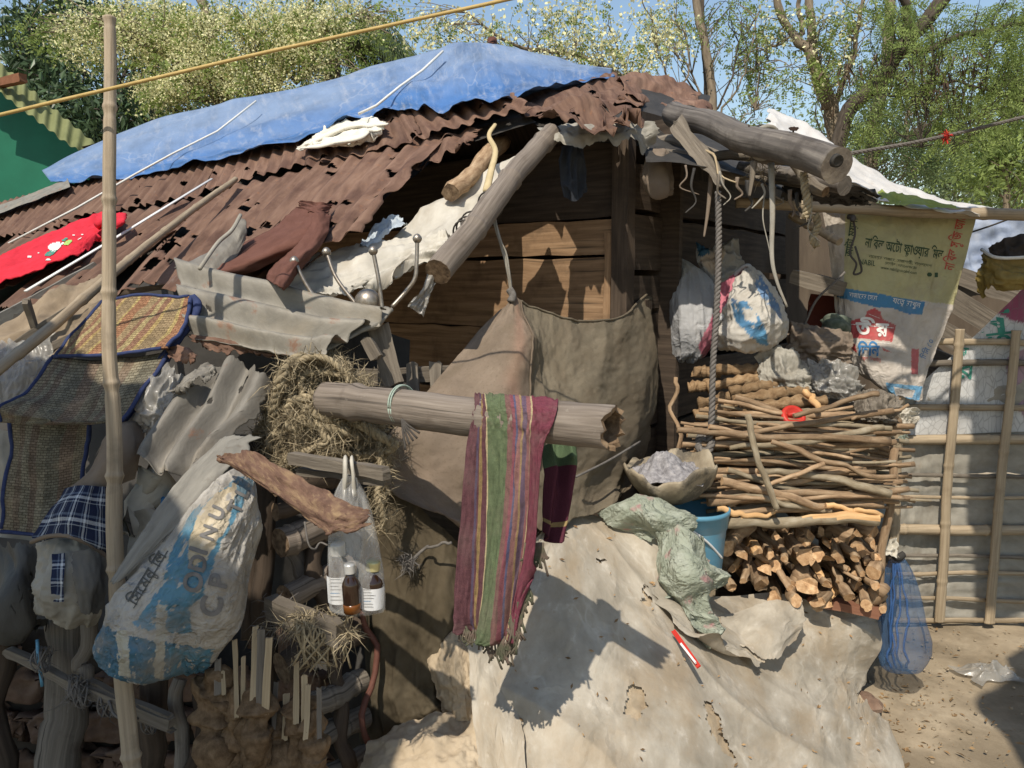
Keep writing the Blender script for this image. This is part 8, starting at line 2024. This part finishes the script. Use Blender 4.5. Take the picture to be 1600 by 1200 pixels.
for i, (x, d, B, l, m) in enumerate(((1572, 12, [(1560, 210, 12, 60, 70, 1, 1.2), (1530, 260, 12, 50, 50, 1, 1), (1610, 260, 12, 60, 60, 1, 1), (1590, 140, 12, 60, 50, 1, 1)], 'thin-trunked tree at the right edge beyond the canopy', LEAF_ACA),
                                      (1480, 15, [(1420, 260, 15, 70, 40, 1.2, 1), (1490, 240, 15, 60, 60, 1.2, 1.2), (1400, 200, 15, 50, 50, 1, .8), (1530, 290, 15, 60, 40, 1.2, 1), (1450, 300, 15, 80, 30, 1.2, 1)], 'far light green tree beyond the white canopy', LEAF_FAR),
                                      (1650, 17, [(1560, 300, 17, 60, 40, 1.5, 1), (1620, 290, 17, 60, 60, 1.5, 1.2), (1600, 230, 17, 50, 40, 1.2, .8)], 'farthest tree low at the right edge', LEAF_FAR),
                                      (1250, 16, [(1180, 240, 16, 60, 40, 1.2, 1), (1260, 230, 16, 60, 50, 1.2, 1), (1330, 240, 16, 50, 50, 1.2, 1)], 'far tree low behind the roof beam', LEAF_FAR))):
    t = thing('distant_tree', l, 'tree', P(x, 600, d) * np.array([1, 1, 0]))
    mb = MB(); LL = [limb(mb, px([(x, 520, d), (x - 4, 300, d), (B[0][0], B[0][1], d)]), .07, .03, 60 + i)]
    cen = blobs(B, 130, rg); twigs(mb, LL, cen, .012, rg, .5); mb.build('trunk', TREEBARK, t)
    crown('crown', np.concatenate([leafcloud(cen, .30, 22, .12, rg, .45, .4), sprays(blobs(B, 200, rg), rand_dirs(len(B) and len(blobs(B, 200, np.random.default_rng(1))), rg, .4), .4, 7, .09, rg, .4)]), m, t)
# distant belt of foliage along the horizon
rg = np.random.default_rng(917)
n = 900
a = rg.uniform(-1.0, 1.0, n); rr = rg.uniform(24, 34, n); hz = rg.random(n) ** 1.4 * (3.2 + 1.6 * vn(a * 9, a * 0, 3))
cen = np.stack([np.sin(a) * rr, np.cos(a) * rr, hz], 1)
crown('treeline', leafcloud(cen, .6, 26, .34, rg, .5), LEAF_FAR, None, kind='stuff')
# ================================================================= unseen slabs added to throw the shade, outlined from where shadows fall
def back(Q, z):
    k = (z - Q[2]) / TOSUN[2]
    return Q + TOSUN * k


def slab(name, pts, z, th, m, parent, seed, rough=.05):
    """flat shade-casting slab; outline roughened"""
    pts = np.array(pts); out = []
    for i in range(len(pts)):
        a, b = pts[i], pts[(i + 1) % len(pts)]
        k = max(2, int(np.linalg.norm(b - a) / .05))
        for q in range(k):
            out.append(a + (b - a) * q / k)
    out = np.array(out); L = np.arange(len(out))
    out[:, 0] += rough * fbm(L * .23, L * 0., seed, 3); out[:, 1] += rough * fbm(L * .23, L * 0. + 4, seed + 1, 3)
    n = len(out); V = np.concatenate([out, out + np.array([0, 0, th])])
    Fc = [list(range(n))[::-1], list(range(n, 2 * n))] + [[i, (i + 1) % n, n + (i + 1) % n, n + i] for i in range(n)]
    mk(name, V, Fc, m, parent, smooth=False)


CASTER = mat('caster_brown', [(.12, .09, .06), (.22, .17, .11)], s=30, co='Object', rough=1, bump=.6)  # brown for the added shade casters
edge = [(-40, 570, 2.1), (70, 592, 1.95), (185, 640, 1.86), (262, 800, 1.60), (330, 880, 1.53), (400, 930, 1.57), (430, 960, 1.6), (445, 1040, 1.6), (520, 1120, 1.7), (600, 1170, 1.8)]
Z0 = 2.75
e = [back(P(*q), Z0) for q in edge]
nr = thing('shade_caster_left', 'unseen slab on posts added behind the viewer to shade the left', 'shade caster', np.array([-1.5, -1.5, 0]))
slab('roof', e + [np.array([e[-1][0] - .2, -3.2, Z0]), np.array([-3.4, -3.2, Z0]), np.array([-3.4, e[0][1], Z0])], Z0, .08, CASTER, nr, 71)  # slab added for shade; edge traced from its shadow toward the sun
for (x, y) in ((-3.2, -.2), (-3.2, -3.0), (-.9, -3.0)):
    stick('post', np.array([x, y, 0]), np.array([x, y, Z0 + .03]), .05, .05, BAMBOO, int(72 + x * 3 - y), nr)
# added caster for the shade on the ground at lower right
e2 = [PL(1640, 1000, GROUND), PL(1598, 1032, GROUND), PL(1558, 1078, GROUND), PL(1546, 1100, GROUND), PL(1572, 1150, GROUND), PL(1592, 1210, GROUND), PL(1600, 1300, GROUND)]
e2 = [back(q, Z0) for q in e2]
n2 = thing('shade_caster_right', 'small unseen slab on posts added to shade the ground at right', 'shade caster', np.array([2.6, -1, 0]))
slab('roof', e2 + [np.array([4.2, e2[-1][1] - .6, Z0]), np.array([4.2, e2[0][1] + .1, Z0])], Z0, .08, CASTER, n2, 81)
for (x, y) in ((4.0, e2[0][1] - .1), (4.0, e2[-1][1] - .4), (1.9, e2[-1][1] - .5)):
    stick('post', np.array([x, y, 0]), np.array([x, y, Z0 + .03]), .05, .05, BAMBOO, int(82 + x), n2)
# unseen slabs added to shade the flour sack and fence end
fr = lambda L, D: [back(P(x, y, D), Z0) for x, y in L]
ov = thing('shade_caster_sack', 'unseen slabs on posts added above the frame to shade the flour sack', 'awning', np.array([3.0, 1.6, 0]))
o1 = fr([(1268, 335), (1275, 420), (1300, 500), (1330, 540), (1375, 520), (1405, 545), (1425, 580), (1455, 572), (1475, 520), (1500, 440), (1522, 338)], 3.2)
slab('roof', o1, Z0, .02, CASTER, ov, 91, .02)
f1 = [back(PL(x, y, FENCE), Z0 + .03) for x, y in ((1517, 340), (1518, 560), (1516, 700), (1519, 840), (1520, 962))]
slab('roof', f1 + [f1[-1] + np.array([1.6, 0, 0]), f1[0] + np.array([1.3, 0, 0])], Z0 + .03, .02, CASTER, ov, 93, .02)
for (x, y) in ((3.1, 1.5), (3.1, 2.4)):
    stick('post', np.array([x, y, 0]), np.array([x, y, Z0 + .03]), .04, .04, BAMBOO, int(94 + y * 3), ov)
stick('caster_pole', np.array([1.0, 2.0, Z0 + .06]), np.array([3.3, 2.0, Z0 + .06]), .03, .03, BAMBOO, 97, ov)
# ================================================================= light, sky, camera
w = bpy.data.worlds.new('World'); sc.world = w; w.use_nodes = True
nt = w.node_tree
bg = nt.nodes['Background']
sky = nt.nodes.new('ShaderNodeTexSky'); sky.sky_type = 'NISHITA'; sky.sun_disc = False
sky.sun_elevation = SUN_EL; sky.sun_rotation = math.radians(180 + 22)
sky.air_density = 1.35; sky.dust_density = 0.8; sky.ozone_density = 1.0
nt.links.new(sky.outputs[0], bg.inputs['Color']); bg.inputs['Strength'].default_value = 0.15
sd = bpy.data.lights.new('sun', 'SUN'); sd.energy = 5.0; sd.angle = math.radians(0.53); sd.color = (1.0, 0.92, 0.80)
so = bpy.data.objects.new('sun', sd); COL.objects.link(so)
so.rotation_euler = Vector(-TOSUN).to_track_quat('-Z', 'Y').to_euler()
cd = bpy.data.cameras.new('camera'); cam = bpy.data.objects.new('camera', cd); COL.objects.link(cam)
cd.sensor_width = 36; cd.lens = 36 * F / 1600; cd.clip_start = 0.05; cd.clip_end = 500
cam.location = (0, 0, 1.5); cam.rotation_euler = (math.radians(90 - 7.1), 0, 0)
sc.camera = cam
sc.view_settings.view_transform = 'Standard'; sc.view_settings.look = 'None'; sc.view_settings.exposure = 0; sc.view_settings.gamma = 1
sc.cycles.max_bounces = 8; sc.cycles.transparent_max_bounces = 16; sc.cycles.use_denoising = True
